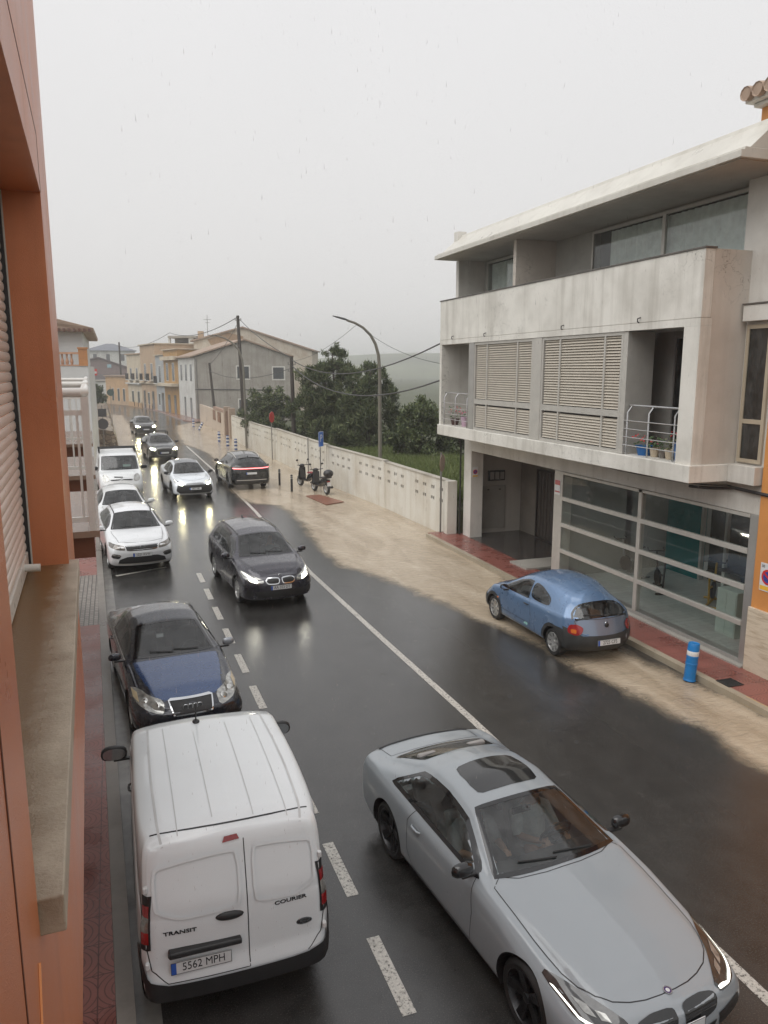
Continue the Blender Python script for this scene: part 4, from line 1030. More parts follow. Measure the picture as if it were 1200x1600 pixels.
pot((xp,22.7,zb),.14,.2,pm('brown_pot',s2l(70,44,40),.6),RED,'dark pot with trailing red flowers at the far balcony rail',n=80,tall=.4); pot((xp,21.95,zb),.13,.30,pm('lilac_pot',s2l(190,160,180),.5),PINK,'lilac pot with pink flowers on the far balcony')
pot((xp,21.45,zb),.11,.34,pm('lime_pot',s2l(170,180,80),.5),None,'lime green pot with a dark leafy plant on the far balcony',(.03,.05,.02))
# ---------------------------------------------------------------- our own house front, seen along its face (left)
NR = R(1.515)
def near_render():
    t = NT('terracotta_render'); v = t.coords(); n = t.noise(v, 1.5, 5, .6); g = t.noise(v, 210, 5, .7); st = t.noise(t.coords((3, 3, .25)), 2.0, 4)
    c = t.ramp(n, [(.3, s2l(190,112,70)), (.7, s2l(206,130,88))]); c = t.mix(t.rng(st, .5, .75, 0, .3), c, s2l(146,84,52))
    t.bsdf(Base_Color=c, Roughness=t.rng(n, .3, .7, .26, .40), Normal=t.bump(g, .55, .006)); return t.mat
def wet_stone():
    t = NT('wet_sill_stone'); v = t.coords(); n = t.noise(v, 5, 6, .65); g = t.noise(v, 90, 5, .7)
    sp = t.n('SeparateXYZ'); t.l(v, sp.inputs[0]); w_ = t.math('ADD', t.math('MULTIPLY', sp.outputs[0], 1.0), t.math('MULTIPLY', t.math('SUBTRACT', n, .5), .16)); wet = t.rng(w_, -.26, -.12, 1, 0)
    c = t.mix(wet, t.ramp(n, [(.3, s2l(158,146,128)), (.7, s2l(186,174,155))]), s2l(112,88,58)); c = t.mix(t.rng(g, .55, .75, 0, .4), c, s2l(92,74,52))
    t.bsdf(Base_Color=c, Roughness=t.mix(wet, (.5,.5,.5), (.14,.14,.14)), Normal=t.bump(g, .5, .006)); return t.mat
TERRA = near_render(); SILL = wet_stone()
NH = thing('terracotta_house', 'terracotta rendered house front with a rolled-down shutter and a wet stone window sill', 'building', (0,0,0), NR)
mb = MB(); y0, y1, zs0, zl, zb0 = 1.6, 4.66, 4.555, 6.62, 3.34
mb.box(-.75,-.17,-5,y0,zb0,8.3); mb.box(-.75,-.17,y0,y1,zb0,zs0); mb.box(-.75,-.17,y0,y1,zl,8.3); mb.box(-.75,-.17,y1,5.80,zb0,8.3)  # unseen top cut low so the coupe's windscreen mirrors more sky
mb.build('wall', TERRA, NH)
mb = MB(); mb.box(-.166,-.162,y0+.3,4.66,0,0.001); 
mb = MB(); mb.box(-.171,-.1685,-2,4.66,6.905,6.913); mb.box(-.171,-.1685,4.655,4.663,6.62,6.905); mb.box(-.171,-.1685,1.29,1.302,4.0,5.6); mb.build('render_groove', pm('groove_shadow_paint', s2l(96,54,34), .7), NH)
mb = MB(); mb.box(-.48,-.118,y0+.005,4.76,4.515,4.602); mb.build('window_sill', SILL, NH, bevel=.004)
mb = MB()
for k in range(38):
    z = 4.70+.052*k; n = 6; vs = []
    for yy in (y0-.05, y1-.03):
        for i in range(n+1):
            a = math.pi*i/n; vs.append((-.392+.011*math.sin(a), yy, z+.026-.025*math.cos(a)))
    mb.add(vs, [(i, i+1, n+2+i, n+1+i) for i in range(n)])
mb.build('roller_shutter', pm('shutter_beige', s2l(222,210,200), .32, 0, .06, 3, coat=.2), NH, smooth=80)
mb = MB(); mb.box(-.408,-.376,y0,y1-.03,4.61,4.70); mb.build('shutter_bottom_rail', pm('white_pvc', s2l(208,204,196), .3, 0, .05, 3), NH, bevel=.006)
mb = MB(); mb.box(-.41,-.366,y1-.028,y1-.001,4.604,zl-.001); mb.build('shutter_guide', BLACKPL, NH)
mb = MB(); mb.box(-.365,-.357,y1-.012,y1-.001,4.604,zl-.001); mb.build('jamb_trim', pm('white_pvc', (1,1,1)), NH)
mb = MB(); mb.tube([(-.39,4.36,4.668),(-.30,4.36,4.664)],.021,12); mb.build('shutter_stop', pm('white_pvc', (1,1,1)), NH, smooth=True)
mb = MB(); mb.tube([(-.168,1.52,4.52),(-.168,1.46,4.40),(-.168,1.42,4.20),(-.168,1.40,3.95)],[.004,.003,.003,.002],5); mb.build('run_off_stain', pm('pale_orange_stain', s2l(226,150,92), .5), NH)
mb = MB(); mb.box(-1.6,-1.35,-5,5.8,-.05,3.34); mb.build('ground_floor_wall', TERRA, NH)
# ---- the next house with white railed balconies
WMET = pm('white_metal_paint', s2l(222,220,214), .3, 0, .05, 4, coat=.3); BROWNT = stained('brown_slab_edge', s2l(110,70,52), s2l(76,48,38), .4, .3, bscale=40, wet=.2)
H2 = thing('white_house', 'pale house with brown balcony slabs directly beyond the terracotta house', 'building', (0,0,0), NR)
mb = MB(); mb.box(-8,-1.0,5.81,19,-.05,6.3); mb.build('wall', CONC2, H2)
for k, (a, b, zt) in enumerate(((6.25,8.4,4.47),(9.75,11.9,4.46),(14.0,17.0,4.46))):
    mb = MB(); mb.box(-.999,.012,a,b,zt-.05,zt); s_ = mb.build('balcony_floor', stained('wet_balcony_tiles', s2l(150,128,112), s2l(110,80,66), .2, .3, wet=.05), H2)
    mb = MB(); mb.box(-.999,-.03,a+.05,b-.05,zt-.22,zt-.051); q = mb.build('slab_edge', BROWNT, H2)
    o = thing('balcony_railing', ['white metal balcony railing nearest the terracotta house','white metal balcony railing behind the nearest one','third white metal balcony railing, farthest along the pale house'][k], 'railing', (0,0,0), NR, 'white balcony railings')
    def wm(nm, fn): m_ = MB(); fn(m_); return m_.build(nm, WMET, o, smooth=40)
    for x, y in ((-.035,a+.03),(-.035,b-.03),(-.97,a+.03)): wm('post', lambda m_: m_.box(x-.025,x+.025,y-.025,y+.025,zt,5.50))
    wm('handrail', lambda m_: m_.tube([(-.99,a+.03,5.53),(-.06,a+.03,5.53),(-.035,a+.06,5.53),(-.035,b-.03,5.53)],.036,10))
    wm('rail', lambda m_: (m_.box(-.99,-.035,a+.015,a+.045,5.36,5.40), m_.box(-.05,-.02,a+.03,b-.03,5.36,5.40)))
    wm('rail', lambda m_: (m_.box(-.99,-.035,a+.015,a+.045,zt+.07,zt+.11), m_.box(-.05,-.02,a+.03,b-.03,zt+.07,zt+.11)))
    for i in range(8): wm('baluster', lambda m_: m_.box(-.90+.115*i-.009,-.90+.115*i+.009,a+.02,a+.04,zt+.11,5.36))
    nb = int((b-a)/.13)
    for i in range(1, nb): wm('baluster', lambda m_: m_.box(-.045,-.025,a+.13*i-.009,a+.13*i+.009,zt+.11,5.36))
# ---- white house with tiled eaves and terracotta balustrade
TW = thing('tiled_house', 'white corner house with clay tile eaves and a terracotta balustrade', 'building', (-1.05,42,0))
mb = MB(); mb.box(-9,0,0,16,-.05,5.88); mb.build('wall', pm('white_house_paint', s2l(196,196,194), .6, 0, .08, .6, .2, 30), TW)
mb = MB(); mb.box(-9,-.22,1.2,15,5.88,7.62); mb.build('upper_wall', pm('white_house_paint', (1,1,1)), TW)
mb = MB(); mb.box(-9,-.02,-.03,.22,6.46,6.56); mb.box(-9,-.02,-.03,.22,5.885,5.95)
for i in range(18): mb.lathe([(.05,5.95),(.085,6.1),(.04,6.28),(.05,6.46)],(-.75-.30*i*.72,.09,0),8)
mb.build('balustrade', pm('terracotta_balustrade', s2l(182,140,114), .6, 0, .15, 3), TW)
mb = MB(); mb.box(-.42,.0,-.05,.32,5.885,6.72); mb.box(-.46,.04,-.09,.36,6.721,6.80); mb.build('balustrade_pier', pm('orange_pier', s2l(176,124,80), .6, 0, .12, 3), TW)
mb = MB(); mb.prism([(.32,.7,7.62),(.36,.65,7.78),(-4.5,.65,9.0),(-9,.65,9.0),(-9,.7,7.62)],(0,15,0)); mb.build('roof', RTILE, TW)
mb = MB()
for i in range(40): mb.box(.1-.24*i,.22-.24*i,.5,.8,7.58,7.74)
mb.build('eaves_tiles', stained('dark_eaves_clay', s2l(104,74,62), s2l(70,52,46), .7, .3), TW)
mb = MB(); mb.box(-1.75,-1.62,1.1,1.2,6.85,7.15); mb.build('wall_lantern', BLACKPL, TW, bevel=.02)
# ---- rubble wall, sign backs, hedge on the left
def rubble():
    t = NT('rubble_stone'); v = t.coords(); vo = t.n('TexVoronoi', feature='DISTANCE_TO_EDGE'); vo.inputs['Scale'].default_value = 3.2; t.l(v, vo.inputs['Vector'])
    vc = t.n('TexVoronoi'); vc.inputs['Scale'].default_value = 3.2; t.l(v, vc.inputs['Vector'])
    sx = t.n('SeparateColor'); t.l(vc.outputs['Color'], sx.inputs[0])
    c = t.ramp(sx.outputs[0], [(0, s2l(92,78,66)), (.5, s2l(128,112,94)), (1, s2l(150,138,120))]); c = t.mix(t.rng(vo.outputs[0], 0, .08, 1, 0), c, s2l(58,48,42)); c = t.mix(t.rng(t.noise(v, .8, 4), .6, .72, 0, .6), c, s2l(150,126,60))
    t.bsdf(Base_Color=c, Roughness=.5, Normal=t.bump(t.rng(vo.outputs[0], 0, .15, 0, 1), .7, .05)); return t.mat
mb = MB(); ys = np.linspace(61.5, 110, 40); vs = []
for i, y in enumerate(ys):
    b = .2-.0145*(y-61.5)+.05*math.sin(i*1.7); h = 1.15+.18*math.sin(i*2.3)+.1*math.sin(i*.9)
    vs += [(b,y,-.05),(b-.12,y,h*.6),(b-.3,y,h),(b-1.25,y,h+.15),(b-2.6,y,h+.3),(b-2.7,y,-.05)]
mb.add(vs, [(6*i+k,6*i+(k+1)%6,6*i+6+(k+1)%6,6*i+6+k) for i in range(39) for k in range(6)]+[(0,5,4,3,2,1)]); tag(mb.build('stone_wall', rubble(), smooth=25), 'low rubble stone wall along the far left edge of the road', 'wall')
GREY_MET = pm('galvanised_steel', s2l(128,126,122), .45, .5, .12, 4); SIGNBACK = pm('sign_back_grey', s2l(84,84,86), .5, .3, .1, 3)
def pole_sign(name, label, loc, h, shapes, r=.03, rot=0, tilt=0, cat='sign', polecol=None):
    o = thing(name, label, cat, loc, rot); mb = MB(); mb.tube([(0,0,0),(tilt,0,h)],r,8); mb.build('pole', polecol or GREY_MET, o, smooth=True)
    for nm, pts, mat, y in shapes:
        mb = MB(); mb.prism([(x, y, z) for x, z in pts], (0,.015,0)); mb.build(nm, mat, o)
    return o
def circ(r, zc, n=24, xc=0): return [(xc+r*math.cos(2*math.pi*i/n), zc+r*math.sin(2*math.pi*i/n)) for i in range(n)]
pole_sign('road_sign','grey back of a round sign under a square one before the rubble wall',(-.78,61.2,0),3.1,[('round_plate',circ(.40,1.72),SIGNBACK,-.05),('square_plate',[(-.3,2.25),(.3,2.25),(.3,2.85),(-.3,2.85)],SIGNBACK,-.05)])
pole_sign('road_sign','small dark round sign on a thin pole at the far end of the rubble wall',(-.15,88,0),4.0,[('round_plate',circ(.36,3.3),pm('dark_green_sign',s2l(60,78,74),.5),-.05)],.03)
# ---- foliage
def leafmat(name, a, b, c):
    t = NT(name); g = t.n('NewGeometry'); v = t.coords(); n = t.noise(v, .9, 3)
    k = t.ramp(t.math('ADD', t.math('MULTIPLY', g.outputs['Random Per Island'], .6), t.math('MULTIPLY', n, .4)), [(.2, a), (.5, b), (.85, c)])
    p = t.bsdf(Base_Color=k, Roughness=.55); p.inputs['Specular IOR Level'].default_value = .3; return t.mat
def blades(centres, normals_up, length, width, seed, droop=0.0):
    """one small pointed face per centre"""
    r = np.random.default_rng(seed); n = len(centres); d = r.normal(size=(n,3)); d += normals_up; d /= np.linalg.norm(d, axis=1)[:, None]
    s = np.cross(d, r.normal(size=(n,3))); s /= np.linalg.norm(s, axis=1)[:, None]
    Ln = length*(.6+.8*r.random(n))[:, None]; Wd = width*(.6+.8*r.random(n))[:, None]
    c = np.asarray(centres); V = np.stack([c-d*Ln*.5, c+s*Wd*.5, c+d*Ln*.5, c-s*Wd*.5], 1).reshape(-1,3)
    return V, np.arange(4*n).reshape(-1,4)
def mesh_np(name, V, F, mat, parent=None):
    me = bpy.data.meshes.new(name); me.vertices.add(len(V)); me.vertices.foreach_set('co', V.astype(np.float32).ravel())
    me.loops.add(F.size); me.loops.foreach_set('vertex_index', F.astype(np.int32).ravel()); me.polygons.add(len(F)); me.polygons.foreach_set('loop_start', np.arange(0, F.size, 4, dtype=np.int32))
    me.update(calc_edges=True); me.validate(); me.materials.append(mat); o = bpy.data.objects.new(name, me); COL.objects.link(o)
    if parent is not None: o.parent = parent
    return o
BARK = pm('grey_brown_bark', (.07,.055,.045), .85, 0, .3, 6, .6, 30, .02)
def tree(name, label, loc, lobes, nb, length, width, mat, seed, trunk_h, tr=.14, up=.6, cat='tree', group=None):
    """lobes: (x,y,z,rx,ry,rz) masses of foliage hung on limbs from one trunk"""
    r = np.random.default_rng(seed); o = thing(name, label, cat, loc, 0, group)
    mb = MB(); top = Vector((0,0,trunk_h)); mb.tube([(0,0,-.1),(.05,.03,trunk_h*.5),(0,.05,trunk_h)],[tr,tr*.8,tr*.6],8)
    cl = []; wsum = sum(l[3]*l[4]*l[5] for l in lobes)
    for lx_, ly_, lz_, rx, ry, rz in lobes:
        P = Vector((lx_,ly_,lz_)); m1 = top.lerp(P,.5)+Vector((0,0,.2)); mb.tube([tuple(top*.8),tuple(m1),tuple(P+Vector((0,0,rz*.4)))],[tr*.5,tr*.3,tr*.08],6)
        nc = max(5, int(80*(rx*ry*rz)/wsum)+8)
        for _ in range(nc):
            u = r.normal(size=3); u /= np.linalg.norm(u); k = r.random()**.62; c = np.array([lx_+u[0]*rx*k, ly_+u[1]*ry*k, lz_+u[2]*rz*k]); cl.append((c, .29*(rx*ry*rz)**(1/3)*(.5+.8*r.random()), nb*(rx*ry*rz)/wsum/nc))
            if r.random() < .25: mb.tube([tuple(P), tuple(Vector(c))],[tr*.15,tr*.05],4)
    mb.build('trunk', BARK, o, smooth=True)
    C = []; U = []
    for c, s, n in cl:
        n = int(n); u = r.normal(size=(n,3)); u /= np.linalg.norm(u, axis=1)[:, None]; k = r.random(n)**.5
        C.append(c+u*(k[:, None])*s*np.array([1.05,1.05,1.1])); U.append(u*.9+np.array([0,0,up]))
    C = np.concatenate(C); U = np.concatenate(U); keep = C[:,2] > .05
    V, F = blades(C[keep], U[keep], length, width, seed+1); mesh_np('crown', V, F, mat, o); return o
PINE = leafmat('pine_needles', (.022,.036,.014), (.066,.090,.034), (.17,.19,.085)); BUSH = leafmat('dark_bush_leaves', (.026,.040,.016), (.066,.090,.034), (.15,.175,.07)); OLIVE = leafmat('bright_bush_leaves', (.020,.032,.011), (.044,.066,.022), (.09,.115,.04))
tree('pine_tree','tallest dark pine behind the white block wall, left of the street lamp',(12.9,46,0),[(-.1,0,6.0,1.1,1.1,1.1),(-.15,0,6.9,.6,.6,.6),(-1.2,0,5.2,1.2,1.2,1.0),(.9,.2,5.3,1.1,1.1,.9),(-.2,0,4.2,1.9,1.6,1.1),(-1.4,.3,3.0,1.4,1.4,1.2),(.3,-.3,2.4,2.0,1.6,1.3)],22000,.36,.055,PINE,11,4.2,.2,.9)
tree('pine_tree','broad pine whose crown stands right behind the street lamp pole',(14.2,43.5,0),[(.2,0,5.2,1.0,1.0,.9),(1.0,0,4.6,1.0,1.0,.9),(-.9,0,4.4,1.2,1.1,1.0),(0,0,3.2,1.9,1.6,1.2),(1.3,0,2.6,1.3,1.2,1.1),(-1.0,0,1.7,1.7,1.5,1.1)],21000,.36,.055,PINE,12,3.0,.18,.9)
tree('leafy_bush','rounded dark bush at the right edge of the vacant lot, beside the white block',(15.6,38.5,0),[(0,0,2.9,1.5,1.3,1.35),(1.4,.2,2.6,1.2,1.2,1.2),(-1.3,0,2.1,1.0,1.0,1.0),(.4,-.4,1.3,1.9,1.4,1.0),(2.6,.5,1.9,1.3,1.2,1.5)],20000,.24,.07,BUSH,13,1.5,.12,.8,'bush')
tree('leafy_bush','wide rounded bush in front of the grey gable house',(11.1,57,0),[(-.2,0,3.3,1.7,1.4,1.2),(-1.2,0,2.4,1.2,1.2,1.2),(1.2,0,2.7,1.3,1.2,1.1),(0,-.2,1.5,2.2,1.5,1.1)],17000,.24,.08,BUSH,14,1.8,.14,.5,'bush')
tree('leafy_bush','low bush filling the gap between the dark pole and the pines',(12.6,50,0),[(0,0,1.8,1.6,1.2,1.3),(-1.3,0,1.2,1.2,1.0,.9),(1.5,0,1.4,1.3,1.1,1.1)],10000,.24,.07,BUSH,15,1.2,.1,.6,'bush')
tree('young_tree','bright green little tree by the far left bend',(-1.9,101,0),[(0,0,3.3,.8,.8,.9),(.4,0,2.5,.9,.8,.8),(-.7,0,2.6,.9,.8,.8)],5000,.25,.12,OLIVE,16,2.2,.1,.4)
mb = MB(); lot = [(10.96,23.7),(10.72,30.0),(10.16,37.2),(9.90,48.9),(9.54,55.9),(9.44,64.5)]
mb.add([(x,y,.95) for x,y in lot]+[(60,y,1.3) for x,y in lot], [(i,6+i,7+i,i+1) for i in range(5)]); mb.add([(11,23.7,.95),(11,23.7,-.1),(60,23.7,-.1),(60,23.7,1.3)],[(0,1,2,3)]); struct(mb.build('vacant_lot', GRASSGROUND))
# long wet grass on the vacant lot
r = np.random.default_rng(5); n = 42000; gy = 24.3+r.random(n)**1.2*26; gx = np.interp(gy, [24,30,37,49,56], [11.0,10.8,10.25,10.0,9.65])+(r.random(n)**1.3)*7
c = np.stack([gx, gy, 1.12+.10*r.random(n)], 1); V, F = blades(c, np.tile([0,0,2.6],(n,1)), .42, .03, 6)
tag(mesh_np('grass', V, F, leafmat('long_grass', (.06,.085,.022), (.11,.145,.042), (.18,.20,.075))), 'long green weeds covering the vacant lot behind the white block wall', 'grass', kind='stuff')
# ---------------------------------------------------------------- the long white block wall
WALLW = stained('whitewashed_blocks', s2l(208,205,196), s2l(172,160,140), .65, .55, bscale=20, wet=.2); HOLE = pm('block_hole', (.02,.02,.02), .9)
BW = thing('block_wall', 'long whitewashed block wall with rows of paired vent holes along the flooded road', 'wall', (0,0,0))
WP = [(10.68,23.95),(10.50,30.0),(9.94,37.2),(9.68,48.9),(9.32,55.9),(9.22,65.0)]
def wall_piece(a, b, h, first):
    a, b = Vector((*a,0)), Vector((*b,0)); d = (b-a); Lw = d.length; d.normalize(); nrm = Vector((d.y,-d.x,0)); up = Vector((0,0,1))
    def bx(m_, s0, s1, z0, z1, t0, t1): m_.prism([a+d*s0+nrm*t0+up*z0, a+d*s1+nrm*t0+up*z0, a+d*s1+nrm*t0+up*z1, a+d*s0+nrm*t0+up*z1], nrm*(t1-t0))
    rows = [(1.13,1.25),(1.52,1.64)]; m_ = MB(); zz = 0
    bx(m_,0,Lw,-.05,rows[0][0],0,.035); bx(m_,0,Lw,rows[0][1],rows[1][0],0,.035); bx(m_,0,Lw,rows[1][1],h,0,.035)
    for z0, z1 in rows:
        s = 0; k = 0; x = .45
        while x < Lw-.45:
            if (k % 5) != 4:
                for off in (-.08, .08):
                    bx(m_, s, x+off-.058, z0, z1, 0, .035); s = x+off+.058
            x += .72; k += 1
        bx(m_, s, Lw, z0, z1, 0, .035)
    m_.build('wall_panel', WALLW, BW); m2 = MB(); bx(m2,0,Lw,-.05,h-.02,.037,.2); m2.build('wall_backing', HOLE, BW)
    m3 = MB(); bx(m3,0,Lw,h+.001,h+.06,-.02,.22); m3.build('wall_coping', stained('grey_coping', s2l(168,162,150), s2l(120,112,100), .6, .4), BW)
    m4 = MB(); bx(m4,-.16,.16,-.05,h+.03,-.03,.24); m4.build('wall_pier', WALLW, BW)
for i in range(5): wall_piece(WP[i], WP[i+1], 1.90+.03*(i % 3), i == 0)
mb = MB(); mb.box(10.60,10.95,23.70,23.96,-.05,1.96); mb.build('end_pier', WALLW, BW)
PW = thing('garden_wall', 'lower pinkish garden wall continuing past the gate towards the grey house', 'wall', (0,0,0)); PINKW = stained('pinkish_wall', s2l(186,172,156), s2l(150,132,114), .65, .5, bscale=20, wet=.2)
mb = MB(); mb.prism([(9.15,68.2,-.05),(8.95,86.6,-.05),(8.95,86.6,2.0),(9.15,68.2,2.0)],(.2,0,0)); mb.build('wall_panel', PINKW, PW)
mb = MB(); mb.prism([(9.10,68.1,2.0),(9.02,75,2.0),(9.02,75,2.25),(9.10,68.1,2.25)],(.3,0,0)); mb.build('wall_coping', pm('terracotta_coping', s2l(146,120,104), .7), PW)
for y in (70.5,74.0):
    mb = MB(); mb.box(9.03,9.09,y,y+1.7,1.0,1.9); mb.build('grille_block', pm('brown_grille_block', s2l(120,90,70), .7, 0, .4, 20), PW)
G = thing('garden_gate', 'brown gate between two terracotta piers in the roadside wall', 'gate', (9.18,66.6,0))
for y in (-1.5,1.3):
    mb = MB(); mb.box(-.12,.4,y-.3,y+.3,-.05,2.55); mb.build('gate_pier', pm('terracotta_pier', s2l(150,132,116), .7, 0, .15, 2), G, bevel=.02)
mb = MB(); mb.box(.05,.1,-1.2,1.0,.05,2.2); mb.build('gate_leaf', pm('brown_gate', s2l(92,62,46), .6, 0, .25, 12), G)
# ---------------------------------------------------------------- poles, lamps, cables
def lamp(name, label, loc, pts, r0, r1, head):
    o = thing(name, label, 'street lamp', loc); mb = MB(); P = pts; n = len(P); mb.tube(P, [r0+(r1-r0)*i/(n-1) for i in range(n)], 10); mb.build('lamp_post', pm('lamp_post_paint', s2l(118,114,104), .45, .3, .12, 2), o, smooth=True)
    a, b = Vector(head[0]), Vector(head[1]); d = (b-a).normalized(); s = d.cross(Vector((0,0,1))).normalized(); u = s.cross(d); mb = MB()
    prof = [(0,.04,.035),(.25,.10,.05),(.7,.11,.035),(1,.06,.015)]; vs = []
    for t, w_, h_ in prof: c = a.lerp(b,t); vs += [c-s*w_-u*h_*.3, c+s*w_-u*h_*.3, c+s*w_*.7+u*h_, c-s*w_*.7+u*h_]
    mb.add(vs, [(4*i+k,4*i+(k+1)%4,4*i+4+(k+1)%4,4*i+4+k) for i in range(3) for k in range(4)]+[(0,3,2,1),(12,13,14,15)]); mb.build('lamp_head', pm('dark_lamp_head', s2l(70,70,68), .4, .4), o, smooth=40); return o
lamp('street_lamp','tall curved street lamp rising behind the white block wall',(10.75,31.2,0),[(0,0,-.1),(0,0,1.5),(-.01,0,4),(-.02,0,5.7),(-.07,0,6.3),(-.2,0,6.75),(-.42,0,7.12),(-.75,0,7.42),(-1.1,0,7.60),(-1.45,0,7.70)],.085,.045,((-1.40,0,7.69),(-2.05,0,7.86)))
lamp('street_lamp','thinner curved street lamp standing by the wall before the grey house',(9.15,56.8,0),[(0,0,-.05),(-.02,0,3),(-.05,0,5.6),(-.12,0,6.4),(-.35,0,7.1),(-.8,0,7.6),(-1.3,0,7.9),(-1.8,0,8.05)],.09,.05,((-1.75,0,8.03),(-2.5,0,8.12)))
WOOD = pm('creosoted_wood', (.045,.036,.030), .8, 0, .3, 5, .4, 30, .01, stretch=(3,3,.3))
def upole(label, loc, h, lean, r=.14, arms=()):
    o = thing('utility_pole', label, 'utility pole', loc, 0, 'wooden utility poles'); mb = MB(); mb.tube([(0,0,-.1),(lean[0]*.5,lean[1]*.5,h*.5),(lean[0],lean[1],h)],[r,r*.9,r*.7],9); mb.build('pole', WOOD, o, smooth=True)
    for z in arms:
        mb = MB(); k = z/h; mb.tube([(lean[0]*k-.25,lean[1]*k,z),(lean[0]*k+.25,lean[1]*k,z)],.03,6)
        for sx in (-.22,.22): mb.tube([(lean[0]*k+sx,lean[1]*k,z),(lean[0]*k+sx,lean[1]*k,z+.15)],.035,6)
        mb.build('insulator_bracket', GREY_MET, o, smooth=True)
    return o
upole('tallest wooden pole in front of the grey gable house',(9.9,62,0),9.85,(-.28,0),.17,(9.5,))
upole('dark wooden pole at the edge of the pines',(10.55,47,0),6.5,(-.08,0),.15,(5.6,6.0)); upole('short leaning wooden pole by the left corner of the grey gable house',(10.1,82,0),6.4,(-.45,0),.16,(5.4,)); upole('distant wooden pole rising over the slate-roofed houses',(1.75,150,0),10.6,(0,0),.2,(9.8,))
WIRE = pm('black_cable', (.025,.025,.026), .5)
def cable(label, P, r=.018, sag=0.0, n=16):
    pts = []
    for a, b in zip(P[:-1], P[1:]):
        a, b = Vector(a), Vector(b)
        for i in range(n):
            t = i/n; pts.append(a.lerp(b,t)-Vector((0,0,4*sag*t*(1-t))))
    pts.append(Vector(P[-1])); mb = MB(); mb.tube(pts, r, 5); return tag(mb.build('overhead_cable', WIRE, smooth=True), label, 'cable', 'overhead cables')
cable('thick cable from the dark pole by the pines to the top of the white block',[(10.47,47,6.3),(10.06,23.28,6.52)],.025,.9)
cable('lower slack cable from the dark pole by the pines to the white block balcony',[(10.47,47,5.95),(10.06,23.28,5.35)],.028,1.05)
cable('cable from the tallest pole down to the pole by the pines',[(9.62,62,9.7),(10.47,47,6.4)],.022,.25)
cable('cable running from the tallest pole to the far left over the road',[(9.62,62,9.75),(7.2,101,10.2),(1.75,150,9.9)],.03,.8)
cable('cable hanging from the tallest pole to the short leaning pole',[(9.62,62,9.3),(9.65,82,6.2)],.02,.3)
cable('cable between the short leaning pole and the pole by the pines',[(9.65,82,5.6),(10.47,47,5.8)],.02,.7)
cable('thin wire from the street lamp arm to the white block',[(9.75,31.2,7.55),(10.06,23.28,5.9)],.008,.25); cable('thin wire from the street lamp arm down to the pines',[(9.75,31.2,7.55),(10.47,47,6.2)],.008,.3)
cable('black cable clipped under the balcony slab of the white block',[(11.05,23.0,3.55),(11.06,17,3.48),(11.06,13.5,3.40),(11.05,11.6,3.52),(10.97,8,3.55)],.012,.04); cable('bundle of black cables under the right end of the balcony slab',[(11.03,12.6,3.36),(11.03,11.4,3.50),(10.97,8,3.45)],.03,.02)
mb = MB(); mb.tube([(11.0,23.56,0.05),(11.0,23.56,3.2),(10.9,23.5,3.45),(10.7,23.45,3.6)],.03,8); tag(mb.build('drain_pipe', BLACKPL, smooth=True), 'black pipe running up the far corner of the white block', 'pipe')
# ---------------------------------------------------------------- signs and posts along the wall
o = pole_sign('parking_sign','blue parking sign with a white P on a thin pole by the block wall',(9.5,36.6,0),2.75,[('sign_plate',[(-.26,1.98),(.26,1.98),(.26,2.72),(-.26,2.72)],pm('parking_blue',s2l(46,96,176),.35,0,.05,3),-.05)],.03,R(50))
text_obj('P', .52, WHITEPLATE, o, (0,-.055,2.38)); mb = MB()
for q in ((-.26,.26,2.70,2.72),(-.26,.26,1.98,2.0),(-.26,-.24,2.0,2.70),(.24,.26,2.0,2.70)): mb.box(q[0],q[1],-.056,-.0505,q[2],q[3])
mb.build('sign_border', WHITEPLATE, o)
pole_sign('stop_sign','red sign seen nearly edge-on above the block wall',(9.5,48.9,0),3.1,[('sign_plate',circ(.36,2.72,8),pm('sign_red',(1,0,0)),-.05),('sign_back',circ(.36,2.72,8),SIGNBACK,-.03)],.035,R(52))
pole_sign('road_sign','round weathered brown sign on a grey pole at the near end of the block wall',(10.52,24.1,0),2.9,[('round_plate',circ(.30,2.55),pm('weathered_sign',s2l(140,116,100),.5,0,.3,6),-.05)],.035,R(50))
mb = MB(); mb.tube([(9.78,40.3,0),(9.78,40.3,2.1)],.03,8); tag(mb.build('metal_pole', GREY_MET, smooth=True), 'bare grey metal pole against the block wall behind the scooters', 'pole')
BOLB = pm('bollard_black', (.015,.015,.016), .4, 0, .1, 5); BANDG = pm('bollard_band', s2l(150,150,146), .4)
def bollard(loc, label):
    o = thing('bollard', label, 'bollard', loc, 0, 'black bollards beside the flooded pavement'); mb = MB(); mb.lathe([(.055,0),(.055,.76),(.05,.80),(.001,.82)],n=14); mb.build('post', BOLB, o, smooth=40)
    for z in (.62,.70):
        mb = MB(); mb.lathe([(.0555,z),(.0575,z+.005),(.0575,z+.03),(.0555,z+.035)],n=14); mb.build('band', BANDG, o)
    return o
b0 = bollard((7.56,40.2,0),'black bollard closest to the black SUV'); dup(b0,(7.67,37.75,0),None,'black bollard in the middle of the three by the scooters'); dup(b0,(7.79,35.5,0),None,'black bollard closest to the scooters')
for x, y in ((5.25,113),(4.95,115.5),(4.55,118.5),(4.15,121.3),(3.7,124.2),(3.2,127)): dup(b0,(x,y,.12),None,'small far black bollard on the kerb of the row houses','black bollards before the row houses')
BLU = pm('flexible_post_blue', s2l(20,112,176), .4, 0, .1, 4); BLUD = pm('flexible_post_navy', s2l(38,66,120), .45, 0, .1, 4); REFL = pm('reflective_white', s2l(214,214,214), .35, 0, .08, 6)
